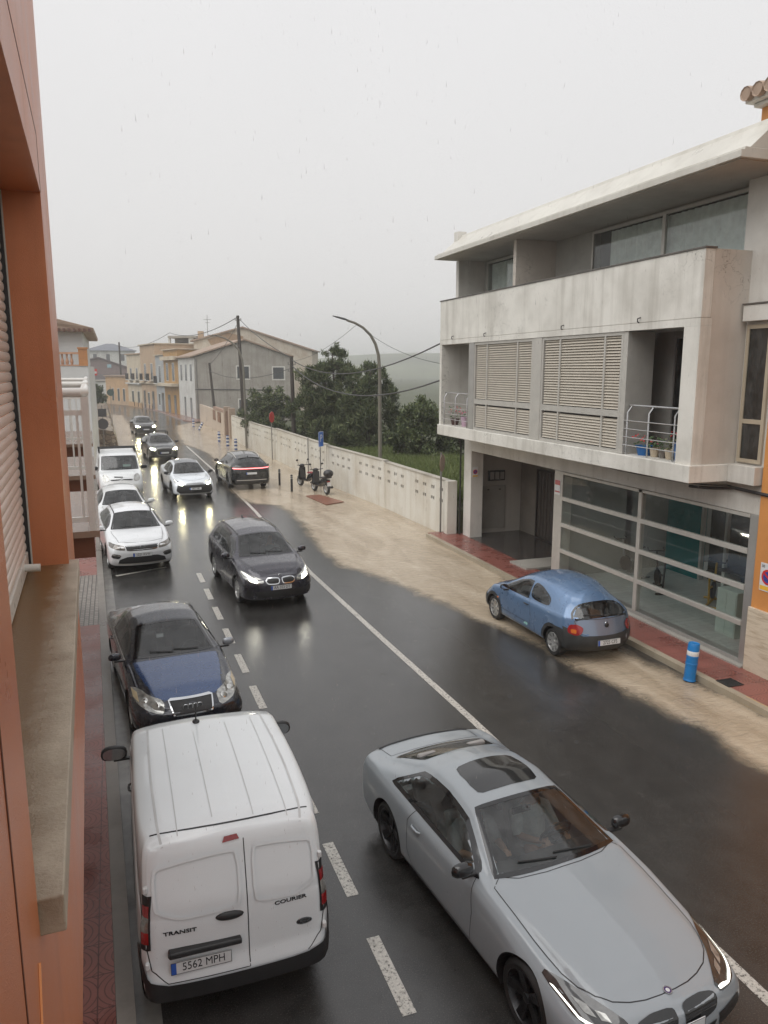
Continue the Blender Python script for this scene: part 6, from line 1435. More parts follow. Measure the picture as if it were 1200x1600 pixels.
def blue_hatch(loc, rot):
    pt = paint('light_blue_metallic', s2l(92,120,154), .3, .3, .25)
    S = dict(L=3.62, W=1.61, cowl=(1.0,.95), hdr=(.30,1.33), nose=.60, hood=[(1.75,.70),(1.45,.84)], roof=[(-.05,1.435),(-.5,1.455),(-1.0,1.43),(-1.45,1.38),(-1.86,1.32)], roofw=.56, crown=.09,
             wr_rear=[(-.9,.545),(-1.4,.50),(-1.86,.42)], cr_rear=[(-1.86,.12)], belt=(.87,.94), axles=(1.21,-1.24), wheel_r=.285, nf=.74, bf=.20, nr=.78, br=.20, bumpr_z=.26,
             rprof=[(.2,.07),(.42,-.02),(.55,0),(.72,.05),(.90,.11),(1.05,.20),(1.36,.46)], rfade=1.0, waist=.6, smooth=.2, arch_gap=.04)
    c = Car('small_hatchback', 'small light blue three-door hatchback with black bumpers parked on the muddy kerb by the shop', 'car', loc, rot, S, pt, fine=.033)
    c.door([(.85,.28),(.92,.6),(.86,.90),(-.30,.93),(-.42,.6),(-.36,.28)], (-.22,.80), BLACKPL)
    c.windscreen()
    c.side_windows([(-.22,.80,-.22,.62,.03,.08)])
    for sg in (1,-1):
        P = [Vector((0,p.x,p.y)) for p in roundpoly([(-.30,.965,0),(-.30,1.27,0),(-.62,1.24,0),(-.98,1.10,0),(-1.0,.985,0),(-.8,.965,0)],2,.2)]; c.window(P, (sg,0,0), 'quarter_window')
    P = [Vector((p.x,-c.hl,p.y)) for p in roundpoly([(-.42,1.27,0),(.42,1.27,0),(.60,1.10,0),(.64,.90,0),(-.64,.90,0),(-.60,1.10,0)],2,.18)]; c.window(P, (0,-.87,.5), 'rear_window')
    # tailgate in a greyer replacement shade
    c.panel([Vector((x,-c.hl,z)) for x,z in rp([(-.62,.885),(.62,.885),(.52,.58),(-.52,.58)],1,.12)], (0,-1,0), 'tailgate')
    grey = paint('dull_grey_blue_paint', s2l(112,124,142), .4, .35, .25)
    # black bumpers and wheel-arch mouldings
    c.front_patch(rp([(-.84,.74),(-.62,.67),(-.5,.575),(.5,.60),(.62,.67),(.84,.74),(.84,.27),(-.84,.27)],1,.08), 'rear_bumper', BLACKPL2, .016, .05, front=False, mirror=False)
    c.front_patch(rp([(-.80,.56),(.80,.56),(.80,.23),(-.80,.23)],1,.08), 'front_bumper', BLACKPL2, .014, .05, mirror=False)
    c.side_patch([(-1.05,.62),(-1.20,.66),(-1.5,.68),(-1.80,.66),(-1.86,.3),(-1.62,.29),(-1.60,.42),(-1.48,.57),(-1.28,.62),(-1.08,.57)], 'bumper_corner', BLACKPL2, .012, .05)
    c.arch_trim(BLACKPL2, .075)
    for sg in (1,-1):
        t = c.front_patch(rp([(.47*sg,.735),(.58*sg,.80),(.70*sg,.775),(.74*sg,.63),(.62*sg,.58),(.52*sg,.62)],2,.2), 'tail_light', LAMPRED, .02, .03, front=False, mirror=False)[0]
        c.front_patch(rp([(.60*sg,.70),(.68*sg,.70),(.68*sg,.63),(.61*sg,.62)],1,.2), 'indicator', LAMPORANGE, .026, .02, front=False, mirror=False, parent=t)
    c.plate('2725 CFS', 0, .455, False, lift=.02, tilt=R(-4))
    ring_badge(c, 0, .80, .030, .008, CHROME, False, 'round_badge')
    q, n = c.hit(Vector((0,-c.hl,.765)), Vector((0,-1,0))); mb = MB(); mb.ell(q+n*.006,(.05,.02,.05)); mb.build('boot_lock', BLACKPL, c.root, smooth=True)
    mb = MB(); q0, n0 = c.hit(Vector((.02,-c.hl,.905)), Vector((0,-.87,.5)).normalized()); q1, n1 = c.hit(Vector((-.42,-c.hl,.985)), Vector((0,-.87,.5)).normalized()); mb.tube([q0+n0*.03,q1+n1*.02], [.012,.007], 6); mb.ell(q0+n0*.02,(.035,.03,.025)); mb.build('rear_wiper', BLACKPL, c.root, smooth=True)
    for o in c.front_patch(rp([(.42,.60),(.62,.70),(.72,.66),(.70,.54),(.48,.52)],2,.2), 'headlight', LAMPCLEAR, .006): pass
    for sg in (1,-1):
        c.ribbon([Vector((sg,y,.40)) for y in (-.4,.2,.85)], (sg,0,0), .012, 'panel_gap', INK, .002)
        q, n = c.hit(Vector((sg,1.0,.60)), Vector((sg,0,0))); mb = MB(); mb.ell(q+n*.004,(.01,.035,.02)); mb.build('side_repeater', LAMPORANGE, c.root, smooth=True)
    q, n = c.hit(Vector((1,-1.02,.72)), Vector((-1,0,0))); mb = MB(); mb.lathe([(.001,0),(.055,0),(.062,-.004)], (0,0,0), 20, 'x'); o = mb.build('fuel_flap', pt, c.root); o.location = q+n*.004; o.rotation_euler = (0,0,math.pi)
    c.side_patch([(-.31,.40),(-.20,.40),(-.14,.345),(-.30,.335)], 'side_sticker', pm('green_white_sticker', (.35,.62,.58), .4, 0, .3, 30), .004, .04, sides=(-1,))
    c.mirrors(.62, .89, BLACKPL, None, .82, .06); c.wheels(RIM, 8, .19); c.seats(((.0,.33),(-.7,.32)), .28, h=.9); c.finish(matfor={'tailgate': grey}); return c
BLACKPL2 = pm('weathered_black_plastic', (0.030,0.031,0.031), 0.5, 0, 0.2, 6, 0.15, 260, 0.001)

def white_suv(loc, rot):
    pt = paint('bright_white_paint', s2l(218,220,222), 0, .35, .15)
    S = dict(L=4.23, W=1.82, cowl=(.98,1.07), hdr=(.25,1.48), nose=.86, hood=[(2.02,.955),(1.6,1.02)], roof=[(-.1,1.555),(-.6,1.565),(-1.2,1.53),(-1.8,1.45),(-2.11,1.40)], roofw=.585,
             wr_rear=[(-1.4,.57),(-2.11,.54)], belt=(1.02,1.12), axles=(1.27,-1.32), wheel_r=.335, nf=.84, bf=.14, nr=.86, rprof=[(.2,.06),(.4,0),(.85,.03),(1.05,.12),(1.45,.42)], rfade=.9,
             fprof=[(.2,-.06),(.36,0),(.6,.01),(.8,-.03),(.95,-.10)])
    c = Car('compact_suv', 'white compact SUV with unlit lamps, front of the queue parked behind the dark saloon', 'car', loc, rot, S, pt, fine=.038)
    c.door([(.88,.34),(.94,.7),(.88,1.03),(-.02,1.06),(-.02,.34)], (.08,.90), pt); c.door([(-.04,.34),(-.04,1.06),(-.98,1.09),(-.82,.6),(-.66,.34)], (-.84,.94), pt)
    c.panel(hood_outline(c, .72, .60, 1.04, 2.06, .12), (0,0,1), 'bonnet'); c.windscreen(); hatch_rear(c)
    c.side_windows([(.02,.85,.02,.58,.03,.075),(-.95,-.04,-.95,-.04,.03,.075),(-1.5,-1.02,-1.3,-1.02,.05,.09)])
    c.front_patch(rp([(-.46,.80),(.46,.80),(.40,.66),(-.40,.66)],1,.08), 'grille', GRILLE, .006, mirror=False)
    for z in (.69,.785): c.ribbon([Vector((x,c.hl,z)) for x in np.linspace(-.43,.43,9)], (0,1,0), .007, 'grille_bar', CHROME, .012)
    ring_badge(c, 0, .735, .062, .007, CHROME, name='round_badge')
    q, n = c.hit(Vector((0,c.hl,.735)), Vector((0,1,0))); mb = MB(); Y = q.y+.018
    for P in ([(-.028,.045),(-.012,-.002),(0,.02),(.012,-.002),(.028,.045)], [(-.048,.026),(-.022,-.05),(0,-.004),(.022,-.05),(.048,.026)]): mb.tube([(x,Y,.735+z) for x,z in P], .005, 5)
    mb.build('badge_letters', CHROME, c.root)
    for o, mx in zip(c.front_patch(rp([(.47,.79),(.60,.815),(.84,.865),(.86,.76),(.66,.70),(.45,.68)],1,.15), 'headlight', pm('grey_brown_lamp', (.16,.145,.13), .1, .4, .5, 14, coat=.8), .006), (1,-1)):
        round_lamp(c, .60*mx, .745, .034, LAMPCLEAR, parent=o); round_lamp(c, .73*mx, .77, .03, LAMPCLEAR, parent=o)
    for o in c.front_patch(rp([(.56,.56),(.80,.60),(.83,.48),(.62,.44)],1,.2), 'air_intake', BLACKPL, .008): pass
    for mx in (1,-1): c.ribbon([Vector((mx*x,c.hl,z)) for x,z in ((.58,.535),(.70,.55),(.80,.565))], (0,1,0), .03, 'fog_lamp', LAMPCLEAR, .014)
    c.front_patch(rp([(-.62,.42),(-.40,.50),(.40,.50),(.62,.42),(.66,.30),(-.66,.30)],1,.1), 'lower_grille', GRILLE, .008, mirror=False)
    c.ribbon([Vector((x,c.hl,.285)) for x in np.linspace(-.66,.66,11)], (0,1,0), .03, 'skid_plate', ALU_LIGHT, .014)
    c.plate('1021 KVW', 0, .545, True, lift=.012)
    c.arch_trim(BLACKPL2, .06); c.side_patch([(.93,.40),(-.98,.40),(-.98,.27),(.93,.27)], 'side_cladding', BLACKPL2, .01)
    for sg in (1,-1):
        mb = MB(); mb.tube([c.hit(Vector((sg*.565,y,1.5)), Vector((sg*.3,0,.95)).normalized())[0]+Vector((0,0,.03*(abs(y+.55)<.7))) for y in np.linspace(.25,-1.4,12)], .016, 6); mb.build('roof_rail', BLACKPL, c.root, smooth=True)
    q,_ = c.hit(Vector((0,-1.5,1.5)), Vector((0,0,1))); mb = MB(); mb.ell(q, (.02,.05,.03)); mb.build('roof_aerial', BLACKPL, c.root)
    c.mirrors(.74, 1.04, pt, None, .98); c.wheels(RIM, 5); c.seats(((.15,.38),(-.75,.34)), .38); c.finish(); return c

def parked_saloon(loc, rot):
    pt = paint('creamy_white_paint', s2l(212,214,214), 0, .35, .15)
    S = dict(L=4.35, W=1.79, cowl=(1.0,.98), hdr=(.28,1.40), nose=.72, hood=[(2.05,.82),(1.6,.92)], roof=[(-.1,1.46),(-.6,1.47),(-1.2,1.43),(-1.9,1.34),(-2.17,1.30)], roofw=.575,
             belt=(.94,1.02), axles=(1.33,-1.30), wheel_r=.32, nf=.82, bf=.14, rprof=[(.2,.06),(.4,0),(.85,.03),(1.0,.10),(1.4,.42)], rfade=.9)
    c = Car('family_hatchback', 'white hatchback half hidden between the white compact SUV and the roof-rack van', 'car', loc, rot, S, pt, fine=.045)
    c.door([(.88,.30),(.94,.65),(.88,.95),(-.02,.98),(-.02,.30)], (.08,.84), pt); c.door([(-.04,.30),(-.04,.98),(-.98,1.0),(-.82,.55),(-.66,.30)], (-.84,.87), pt)
    c.panel(hood_outline(c, .70, .55, 1.06, 2.06, .14), (0,0,1), 'bonnet'); c.windscreen(); hatch_rear(c, z0=1.28, z1=.96)
    c.side_windows([(.02,.85,.02,.60,.03,.075),(-.95,-.04,-.95,-.04,.03,.075)])
    c.front_patch(rp([(-.40,.66),(.40,.66),(.35,.55),(-.35,.55)]), 'grille', GRILLE, .006, mirror=False); c.front_patch(rp([(.46,.70),(.80,.76),(.82,.66),(.48,.60)]), 'headlight', LAMPCLEAR, .006)
    c.mirrors(.74, .96, pt, None, 1.0, .12); c.wheels(RIM, 8); c.seats(((.15,.38),(-.75,.34)), .32); c.finish(); return c

def rack_van(loc, rot):
    pt = paint('off_white_van_paint', s2l(208,210,210), 0, .38, .15, .8)
    S = dict(L=4.78, W=1.90, cowl=(1.62,1.20), hdr=(.98,1.80), nose=.98, hood=[(2.25,1.08),(1.95,1.15)], roof=[(.7,1.90),(.1,1.95),(-1.0,1.96),(-2.2,1.94),(-2.39,1.90)], roofw=.80, cowlw=.88, crown=.05,
             wr_rear=[(-2.39,.79)], cr_rear=[(-2.39,.05)], belt=(1.17,1.2), beltw=.96, axles=(1.42,-1.68), wheel_r=.32, nf=.80, bf=.16, nr=.93, br=.05, rprof=[(.2,.04),(.4,0),(1.2,.02),(1.8,.1)], rfade=.5, smooth=.16)
    c = Car('rack_van', 'white older van with black roof bars, last in the row parked along the kerb', 'van', loc, rot, S, pt, fine=.045)
    c.door([(1.50,.38),(1.52,.8),(1.46,1.18),(.45,1.2),(.42,.38)], (.55,1.05), BLACKPL, 'front_door'); c.windscreen(bot_in=.04)
    c.side_windows([(.50,1.38,.55,1.1,.03,.12)])
    for o in c.front_patch(rp([(.50,.80),(.56,1.02),(.72,1.08),(.82,.98),(.80,.80),(.64,.74)],2,.2), 'headlight', LAMPCLEAR, .008): pass
    c.front_patch(rp([(-.48,.86),(-.06,.88),(-.06,.83),(-.46,.80)]), 'grille', BLACKPL, .008); c.front_patch([(-.06,.97),(.30,.985),(.30,.945),(-.06,.935)], 'bonnet_vent', BLACKPL, .01, mirror=False)
    c.front_patch(rp([(-.6,.52),(.6,.52),(.55,.36),(-.55,.36)]), 'lower_grille', BLACKPL, .008, mirror=False); ring_badge(c, 0, .86, .05, .01, CHROME)
    
    for y in (.35,.0,-.45):
        mb = MB(); mb.box(-.84,.84,y-.02,y+.02,2.06,2.10)
        for sg in (1,-1): mb.box(sg*.80-.03,sg*.80+.03,y-.04,y+.04,1.86,2.06)
        mb.build('roof_bar', BLACKPL, c.root, bevel=.006)
    cy_, cz = c.S['cowl']; mb = MB(); mb.obox((-.32,1.36,1.36), (.17,0,0), (0,-.035,.045), (0,.002,.002)); mb.build('windscreen_card', pm('pale_green_card', (.45,.60,.52), .5), c.root)
    c.mirrors(1.22, 1.20, BLACKPL, BLACKPL, 1.35, .12); c.wheels(RIM, 5); c.seats(((.55,.42),), .62); c.finish(); return c

def crossover(loc, rot):
    pt = paint('pearl_white_paint', s2l(204,209,214), .05, .3, .2)
    S = dict(L=4.36, W=1.83, cowl=(1.02,1.03), hdr=(.30,1.46), nose=.80, hood=[(2.05,.90),(1.6,.98)], roof=[(-.1,1.545),(-.5,1.56),(-1.1,1.50),(-1.7,1.38),(-2.18,1.27)], roofw=.575,
             belt=(.98,1.14), axles=(1.33,-1.31), wheel_r=.35, nf=.80, bf=.17, rprof=[(.2,.06),(.4,0),(.85,.03),(1.0,.12),(1.4,.45)], rfade=.9, fprof=[(.2,-.03),(.36,.02),(.6,0),(.8,-.08),(.95,-.16)])
    c = Car('crossover_car', 'white crossover with dark roof and big black lower grille, headlights on, driving past parked cars', 'car', loc, rot, S, pt, fine=.045)
    c.door([(.92,.34),(.96,.7),(.90,1.0),(.0,1.05),(.0,.34)], (.10,.88), pt); c.door([(-.02,.34),(-.02,1.05),(-.92,1.1),(-.78,.6),(-.62,.34)], (-.8,1.0), pt)
    c.panel(hood_outline(c, .72, .52, 1.08, 2.04, .16), (0,0,1), 'bonnet'); c.windscreen(); hatch_rear(c, z0=1.24, z1=.98)
    dk = paint('grey_roof_paint', s2l(84,88,92), .3, .3, .2)
    c.panel([Vector((x,y,1.5)) for x,y in ((-.52,.36),(.52,.36),(.53,-.6),(.50,-1.6),(-.50,-1.6),(-.53,-.6))], (0,0,1), 'roof')
    c.side_windows([(.04,.88,.04,.60,.03,.075),(-.9,-.02,-.9,-.02,.03,.075)])
    c.front_patch(rp([(-.50,.66),(.50,.66),(.56,.60),(.74,.66),(.80,.40),(.62,.27),(-.62,.27),(-.80,.40),(-.74,.66),(-.56,.60)],1,.12), 'grille', GRILLE, .01, mirror=False)
    c.front_patch(rp([(-.34,.74),(.34,.74),(.42,.66),(-.42,.66)]), 'nose_panel', pm('grey_nose_trim',(.25,.26,.27),.3,.3,.1,8), .012, mirror=False)
    for o, mx in zip(c.front_patch(rp([(.48,.70),(.66,.78),(.82,.88),(.84,.80),(.74,.70),(.52,.64)]), 'headlight', LAMPCLEAR_DK, .006), (1,-1)):
        c.patch([Vector((mx*x,c.hl,z)) for x,z in ((.52,.66),(.66,.685),(.68,.74),(.55,.71))], (0,1,0), 'lamp_bulb', HEADEMIT, .014, .03, o)
        c.patch([Vector((mx*x,c.hl,z)) for x,z in ((.68,.71),(.74,.72),(.82,.84),(.80,.85))], (0,1,0), 'running_light', DRLEMIT, .014, .03, o)
    c.ribbon([Vector((x,c.hl,.275)) for x in np.linspace(-.66,.66,11)], (0,1,0), .05, 'skid_plate', ALU, .016)
    c.plate('0827 MBP', 0, .50, True, lift=.018); c.arch_trim(BLACKPL2, .06); c.side_patch([(.95,.38),(-.95,.38),(-.95,.25),(.95,.25)], 'side_cladding', BLACKPL2, .01)
    c.mirrors(.78, 1.0, BLACKPL, None, 1.0); c.wheels(RIMDK, 5); c.seats(((.15,.38),(-.75,.34)), .36); c.finish(matfor={'roof': dk}); return c

def dark_suv_rear(loc, rot):
    pt = paint('black_green_paint', s2l(30,33,33), .4, .25, .25)
    S = dict(L=4.89, W=1.92, cowl=(1.25,1.12), hdr=(.45,1.60), nose=.88, hood=[(2.3,.99),(1.8,1.07)], roof=[(.0,1.685),(-.6,1.70),(-1.3,1.66),(-2.1,1.56),(-2.44,1.50)], roofw=.61,
             belt=(1.06,1.17), axles=(1.48,-1.37), wheel_r=.375, nf=.82, bf=.15, nr=.86, br=.09, rprof=[(.2,.08),(.42,0),(.9,.02),(1.05,.06),(1.2,.18),(1.55,.55)], rfade=1.0)
    c = Car('large_suv', 'black large SUV seen from behind with a full-width red tail lamp, heading away', 'car', loc, rot, S, pt, fine=.045)
    c.door([(1.10,.36),(1.14,.75),(1.08,1.08),(.1,1.12),(.1,.36)], (.20,.96), pt); c.door([(.08,.36),(.08,1.12),(-.95,1.14),(-.80,.65),(-.62,.36)], (-.84,1.0), pt)
    c.windscreen(); c.side_windows([(.14,1.08,.14,.72,.03,.075),(-.92,.08,-.92,.08,.03,.075),(-1.6,-.98,-1.4,-.98,.05,.09)], {1: CARGLASSDK, 2: CARGLASSDK})
    P = [Vector((p.x,-c.hl,p.y)) for p in roundpoly([(-.50,1.47,0),(.50,1.47,0),(.66,1.17,0),(-.66,1.17,0)],2,.1)]; c.window(P, (0,-.87,.5), 'rear_window', CARGLASSDK)
    for z0, z1, mt, of in ((1.0,1.09,LAMPRED,.012),(1.03,1.062,TAILEMIT,.02)): c.front_patch([(-.84,z0+.02),(-.5,z0),(.5,z0),(.84,z0+.02),(.88,z1+.02),(.5,z1),(-.5,z1),(-.88,z1+.02)], 'tail_light', mt, of, .04, front=False, mirror=False)
    c.front_patch(rp([(-.82,.60),(.82,.60),(.78,.32),(-.78,.32)]), 'rear_bumper', BLACKPL, .012, front=False, mirror=False)
    c.ribbon([Vector((x,-c.hl,.50)) for x in np.linspace(-.72,.72,11)], (0,-1,0), .035, 'bumper_trim', ALU_LIGHT, .02)
    c.plate('', 0, .82, False, lift=.014)
    for sg in (1,-1):
        mb = MB(); mb.tube([c.hit(Vector((sg*.60,y,1.6)), Vector((sg*.3,0,.95)).normalized())[0]+Vector((0,0,.035*(abs(y+.6)<.9))) for y in np.linspace(.35,-1.7,12)], .018, 6); mb.build('roof_rail', ALU_LIGHT, c.root, smooth=True)
        c.ribbon([Vector((sg,y,.40)) for y in (-.9,0,1.0)], (sg,0,0), .05, 'side_moulding', ALU, .012)
    mb = MB(); q,_ = c.hit(Vector((0,-1.75,1.6)), Vector((0,0,1))); mb.ell(q,(.025,.07,.05)); mb.build('roof_aerial', BLACKPL, c.root)
    P = [c.hit(Vector((x,-1.86-.0*x,1.55)), Vector((0,0,1)))[0] for x in np.linspace(-.52,.52,9)]; mb = MB(); mb.tube([p+Vector((0,-.06,0)) for p in P], .03, 6); mb.build('roof_spoiler', pt, c.root, smooth=True)
    c.mirrors(.92, 1.08, BLACKPL, None, 1.05); c.wheels(RIMDK, 5, .235, two=True); c.seats(((.25,.40),(-.75,.36)), .42); c.finish(); return c

def grey_suv(loc, rot, rack=True, name='sport_suv', label='', col=(74,76,78)):
    pt = paint('grey_suv_paint_%d' % col[0], s2l(*col), .4, .3, .25)
    S = dict(L=4.48, W=1.85, cowl=(1.08,1.08), hdr=(.35,1.50), nose=.88, hood=[(2.12,.97),(1.65,1.04)], roof=[(-.05,1.585),(-.6,1.60),(-1.3,1.55),(-2.0,1.46),(-2.24,1.42)], roofw=.59,
             belt=(1.03,1.13), axles=(1.36,-1.32), wheel_r=.35, nf=.84, bf=.13, rprof=[(.2,.06),(.4,0),(.9,.03),(1.05,.12),(1.5,.45)], rfade=.9, fprof=[(.2,-.05),(.36,0),(.6,.01),(.8,-.03),(.95,-.10)])
    c = Car(name, label, 'car', loc, rot, S, pt, fine=.05)
    c.door([(.95,.34),(1.0,.7),(.94,1.03),(.02,1.07),(.02,.34)], (.12,.90), pt); c.door([(0,.34),(0,1.07),(-.95,1.1),(-.8,.6),(-.64,.34)], (-.82,.95), pt)
    c.panel(hood_outline(c, .72, .56, 1.14, 2.12, .13), (0,0,1), 'bonnet'); c.windscreen(); hatch_rear(c, z0=1.38, z1=1.06)
    c.side_windows([(.06,.92,.06,.62,.03,.075),(-.92,0,-.92,0,.03,.075)])
    g = rp([(-.36,.82),(.36,.82),(.48,.72),(.44,.44),(.34,.38),(-.34,.38),(-.44,.44),(-.48,.72)],1,.15)
    c.front_patch(g, 'grille', GRILLE, .008, mirror=False); c.ribbon([Vector((x,c.hl,z)) for x,z in g], (0,1,0), .025, 'grille_frame', ALU if rack else BLACKPL, .014, True)
    for o, mx in zip(c.front_patch(rp([(.52,.80),(.82,.88),(.85,.78),(.78,.70),(.54,.70)]), 'headlight', LAMPCLEAR, .006), (1,-1)):
        c.patch([Vector((mx*x,c.hl,z)) for x,z in ((.55,.71),(.78,.73),(.82,.82),(.58,.79))], (0,1,0), 'lamp_bulb', HEADEMIT, .014, .03, o)
    c.front_patch(rp([(.56,.58),(.82,.60),(.80,.40),(.56,.38)]), 'air_intake', BLACKPL, .008)
    c.plate('', 0, .53, True, lift=.018)
    if rack:
        for y in (-.05,-.9):
            mb = MB(); mb.box(-.62,.62,y-.035,y+.035,1.68,1.71)
            for sg in (1,-1): mb.box(sg*.60-.03,sg*.60+.03,y-.04,y+.04,1.47,1.68)
            mb.build('roof_bar', BLACKPL, c.root, bevel=.006)
    c.arch_trim(BLACKPL2, .05); c.mirrors(.84, 1.04, BLACKPL, None, 1.05); c.wheels(RIM, 5); c.seats(((.2,.38),(-.75,.34)), .38); c.finish(); return c
def silver_coupe(loc, rot):
    pt = paint('flat_grey_paint', s2l(148,155,160), 0.0, .38, .22, .8)
    S = dict(L=4.54, W=1.84, cowl=(.80,.975), hdr=(.06,1.315), nose=.70, hood=[(2.12,.775),(1.75,.86),(1.3,.925)], roof=[(-.35,1.375),(-.75,1.35),(-1.1,1.265),(-1.72,1.04),(-1.95,1.015),(-2.2,1.0),(-2.27,.965)],
             roofw=.555, wr_rear=[(-.75,.53),(-1.1,.52),(-1.7,.66),(-2.27,.68)], cr_rear=[(-1.1,.07),(-1.72,.04),(-2.27,.04)], belt=(.90,.97), axles=(1.47,-1.27), wheel_r=.335, rim_k=.76,
             nf=.86, bf=.13, nr=.78, br=.13, fprof=[(.2,-.03),(.4,0),(.62,-.01),(.72,-.06),(.9,-.12)], beltw=.935, rprof=[(.2,.20),(.4,.13),(.8,.12),(1.0,.17)], rfade=.75)
    c = Car('coupe_car', 'light grey two-door coupe with a sunroof driving past the white panel van', 'car', loc, rot, S, pt, fine=.032)
    c.door([(.62,.30),(.66,.62),(.60,.93),(-.60,.985),(-.72,.80),(-.72,.45),(-.60,.30)], (-.52,.80))
    hoodP = roundpoly([Vector((x,y,0)) for x,y in ((-.76,.70),(-.755,1.1),(-.745,1.5),(-.71,1.85),(-.56,2.10),(-.30,2.205),(0,2.235),(.30,2.205),(.56,2.10),(.71,1.85),(.745,1.5),(.755,1.1),(.76,.70),(.4,.86),(-.4,.86))], 1, .25)
    c.panel(hoodP, (0,0,1), 'bonnet')
    c.windscreen()
    # rear screen
    P = [Vector((x,y,1.1)) for x,y in ((-.46,-1.12),(-.25,-1.09),(.25,-1.09),(.46,-1.12),(.58,-1.66),(.3,-1.71),(-.3,-1.71),(-.58,-1.66))]
    c.window(P, (0,-.35,.94), 'rear_window', CARGLASSDK)
    trunk = [Vector((x,y,1)) for x,y in ((-.62,-1.74),(.62,-1.74),(.64,-2.08),(-.64,-2.08))]
    c.panel(trunk, (0,0,1), 'boot_lid')
    c.side_windows([(-1.25,.62,-.95,.50,.03,.07)])
    # sunroof
    P = roundpoly([(-.40,-.08,1.4),(.40,-.08,1.4),(.38,-.66,1.4),(-.38,-.66,1.4)], 2, .12)
    c.patch(P, (0,0,1), 'sunroof', pm('sunroof_glass', (.02,.021,.022), .10, 0, .1, 4, coat=.5), .004, .06)
    # spoiler lip
    mb = MB(); pts = [c.hit(Vector((x,-2.10-.0+.05*abs(x/.7)**2,1)), Vector((0,0,1)))[0]+Vector((0,0,.012)) for x in np.linspace(-.64,.64,15)]
    mb.tube(pts, .016, 6); mb.build('spoiler_lip', GLOSSBLACK, c.root, smooth=True)
    # front face
    c.front_patch(roundpoly([(.03,.66,),(.26,.665),(.43,.63),(.41,.50),(.06,.47)],2,.18) and [(p.x,p.y) for p in roundpoly([(.03,.665,0),(.26,.665,0),(.43,.62,0),(.41,.50,0),(.05,.47,0)],2,.16)], 'grille', GLOSSBLACK, .008)
    hl = [(p.x,p.y) for p in roundpoly([(.46,.645,0),(.60,.715,0),(.80,.765,0),(.845,.72,0),(.80,.62,0),(.62,.585,0),(.49,.595,0)],1,.2)]
    for o, mx in zip(c.front_patch(hl, 'headlight', LAMPCLEAR_DK, .006), (1,-1)):
        for poly, lm in (([(.49,.612),(.62,.602),(.79,.635),(.83,.71),(.818,.713),(.78,.647),(.62,.614),(.49,.622)], DRLEMIT), ([(.58,.636),(.645,.642),(.655,.675),(.59,.668)], LAMPCLEAR), ([(.67,.652),(.735,.668),(.755,.71),(.685,.69)], LAMPCLEAR)):
            c.patch([Vector((x*mx,c.hl,z)) for x,z in poly], (0,1,0), 'running_light' if lm is DRLEMIT else 'lamp_reflector', lm, .011, .03, o)
    c.front_patch([(.45,.44),(.75,.47),(.80,.30),(.50,.28)], 'air_intake', BLACKPL, .006)
    c.front_patch([(-.42,.40),(.42,.40),(.38,.26),(-.38,.26)], 'lower_grille', BLACKPL, .006, mirror=False)
    # badge and plate
    q, n = c.hit(Vector((0,c.hl,.705)), Vector((0,1,0)).normalized()); mb = MB(); rot_ = n.to_track_quat('Z','Y').to_matrix()
    for r0, r1, m in ((0,.018,0),(.018,.030,1),(.030,.038,2)):
        vs = []; k = 28
        for i in range(k):
            a = 2*math.pi*i/k; e = Vector((math.cos(a), math.sin(a), 0)); vs += [q+n*.008+rot_@(e*r0), q+n*.008+rot_@(e*r1)]
        mb.add(vs, [(2*i,2*i+1,2*((i+1)%k)+1,2*((i+1)%k)) for i in range(k)], m)
    mb.build('round_badge', [WHITEPLATE, pm('badge_violet',(.05,.02,.12),.3), CHROME], c.root)
    c.plate('1', .0, .49, True, .46, .10, lift=.015)
    c.mirrors(.55, .955, BLACKPL, GLOSSBLACK, 1.02)
    tl = [(p.x,p.y) for p in roundpoly([(.48,.84,0),(.84,.88,0),(.86,.74,0),(.60,.76,0)],1,.2)]
    c.front_patch(tl, 'tail_light', LAMPRED, .006, front=False)
    c.wheels(RIMDK, 5, .235, two=True)
    c.seats(((.0,.37),(-.85,.34)), .26, pm('grey_seat_leather',(.30,.29,.28),.5,0,.1,8), h=.9)
    # black side skirt along the sill
    c.side_patch([(1.02,.24),(-.82,.26),(-.82,.20),(1.02,.20)], 'side_skirt', BLACKPL, .008)
    c.finish([([Vector((sg*.72,.84,0)),Vector((sg*.71,1.4,0)),Vector((sg*.67,1.85,0))],(0,0,1)) for sg in ()])
    return c
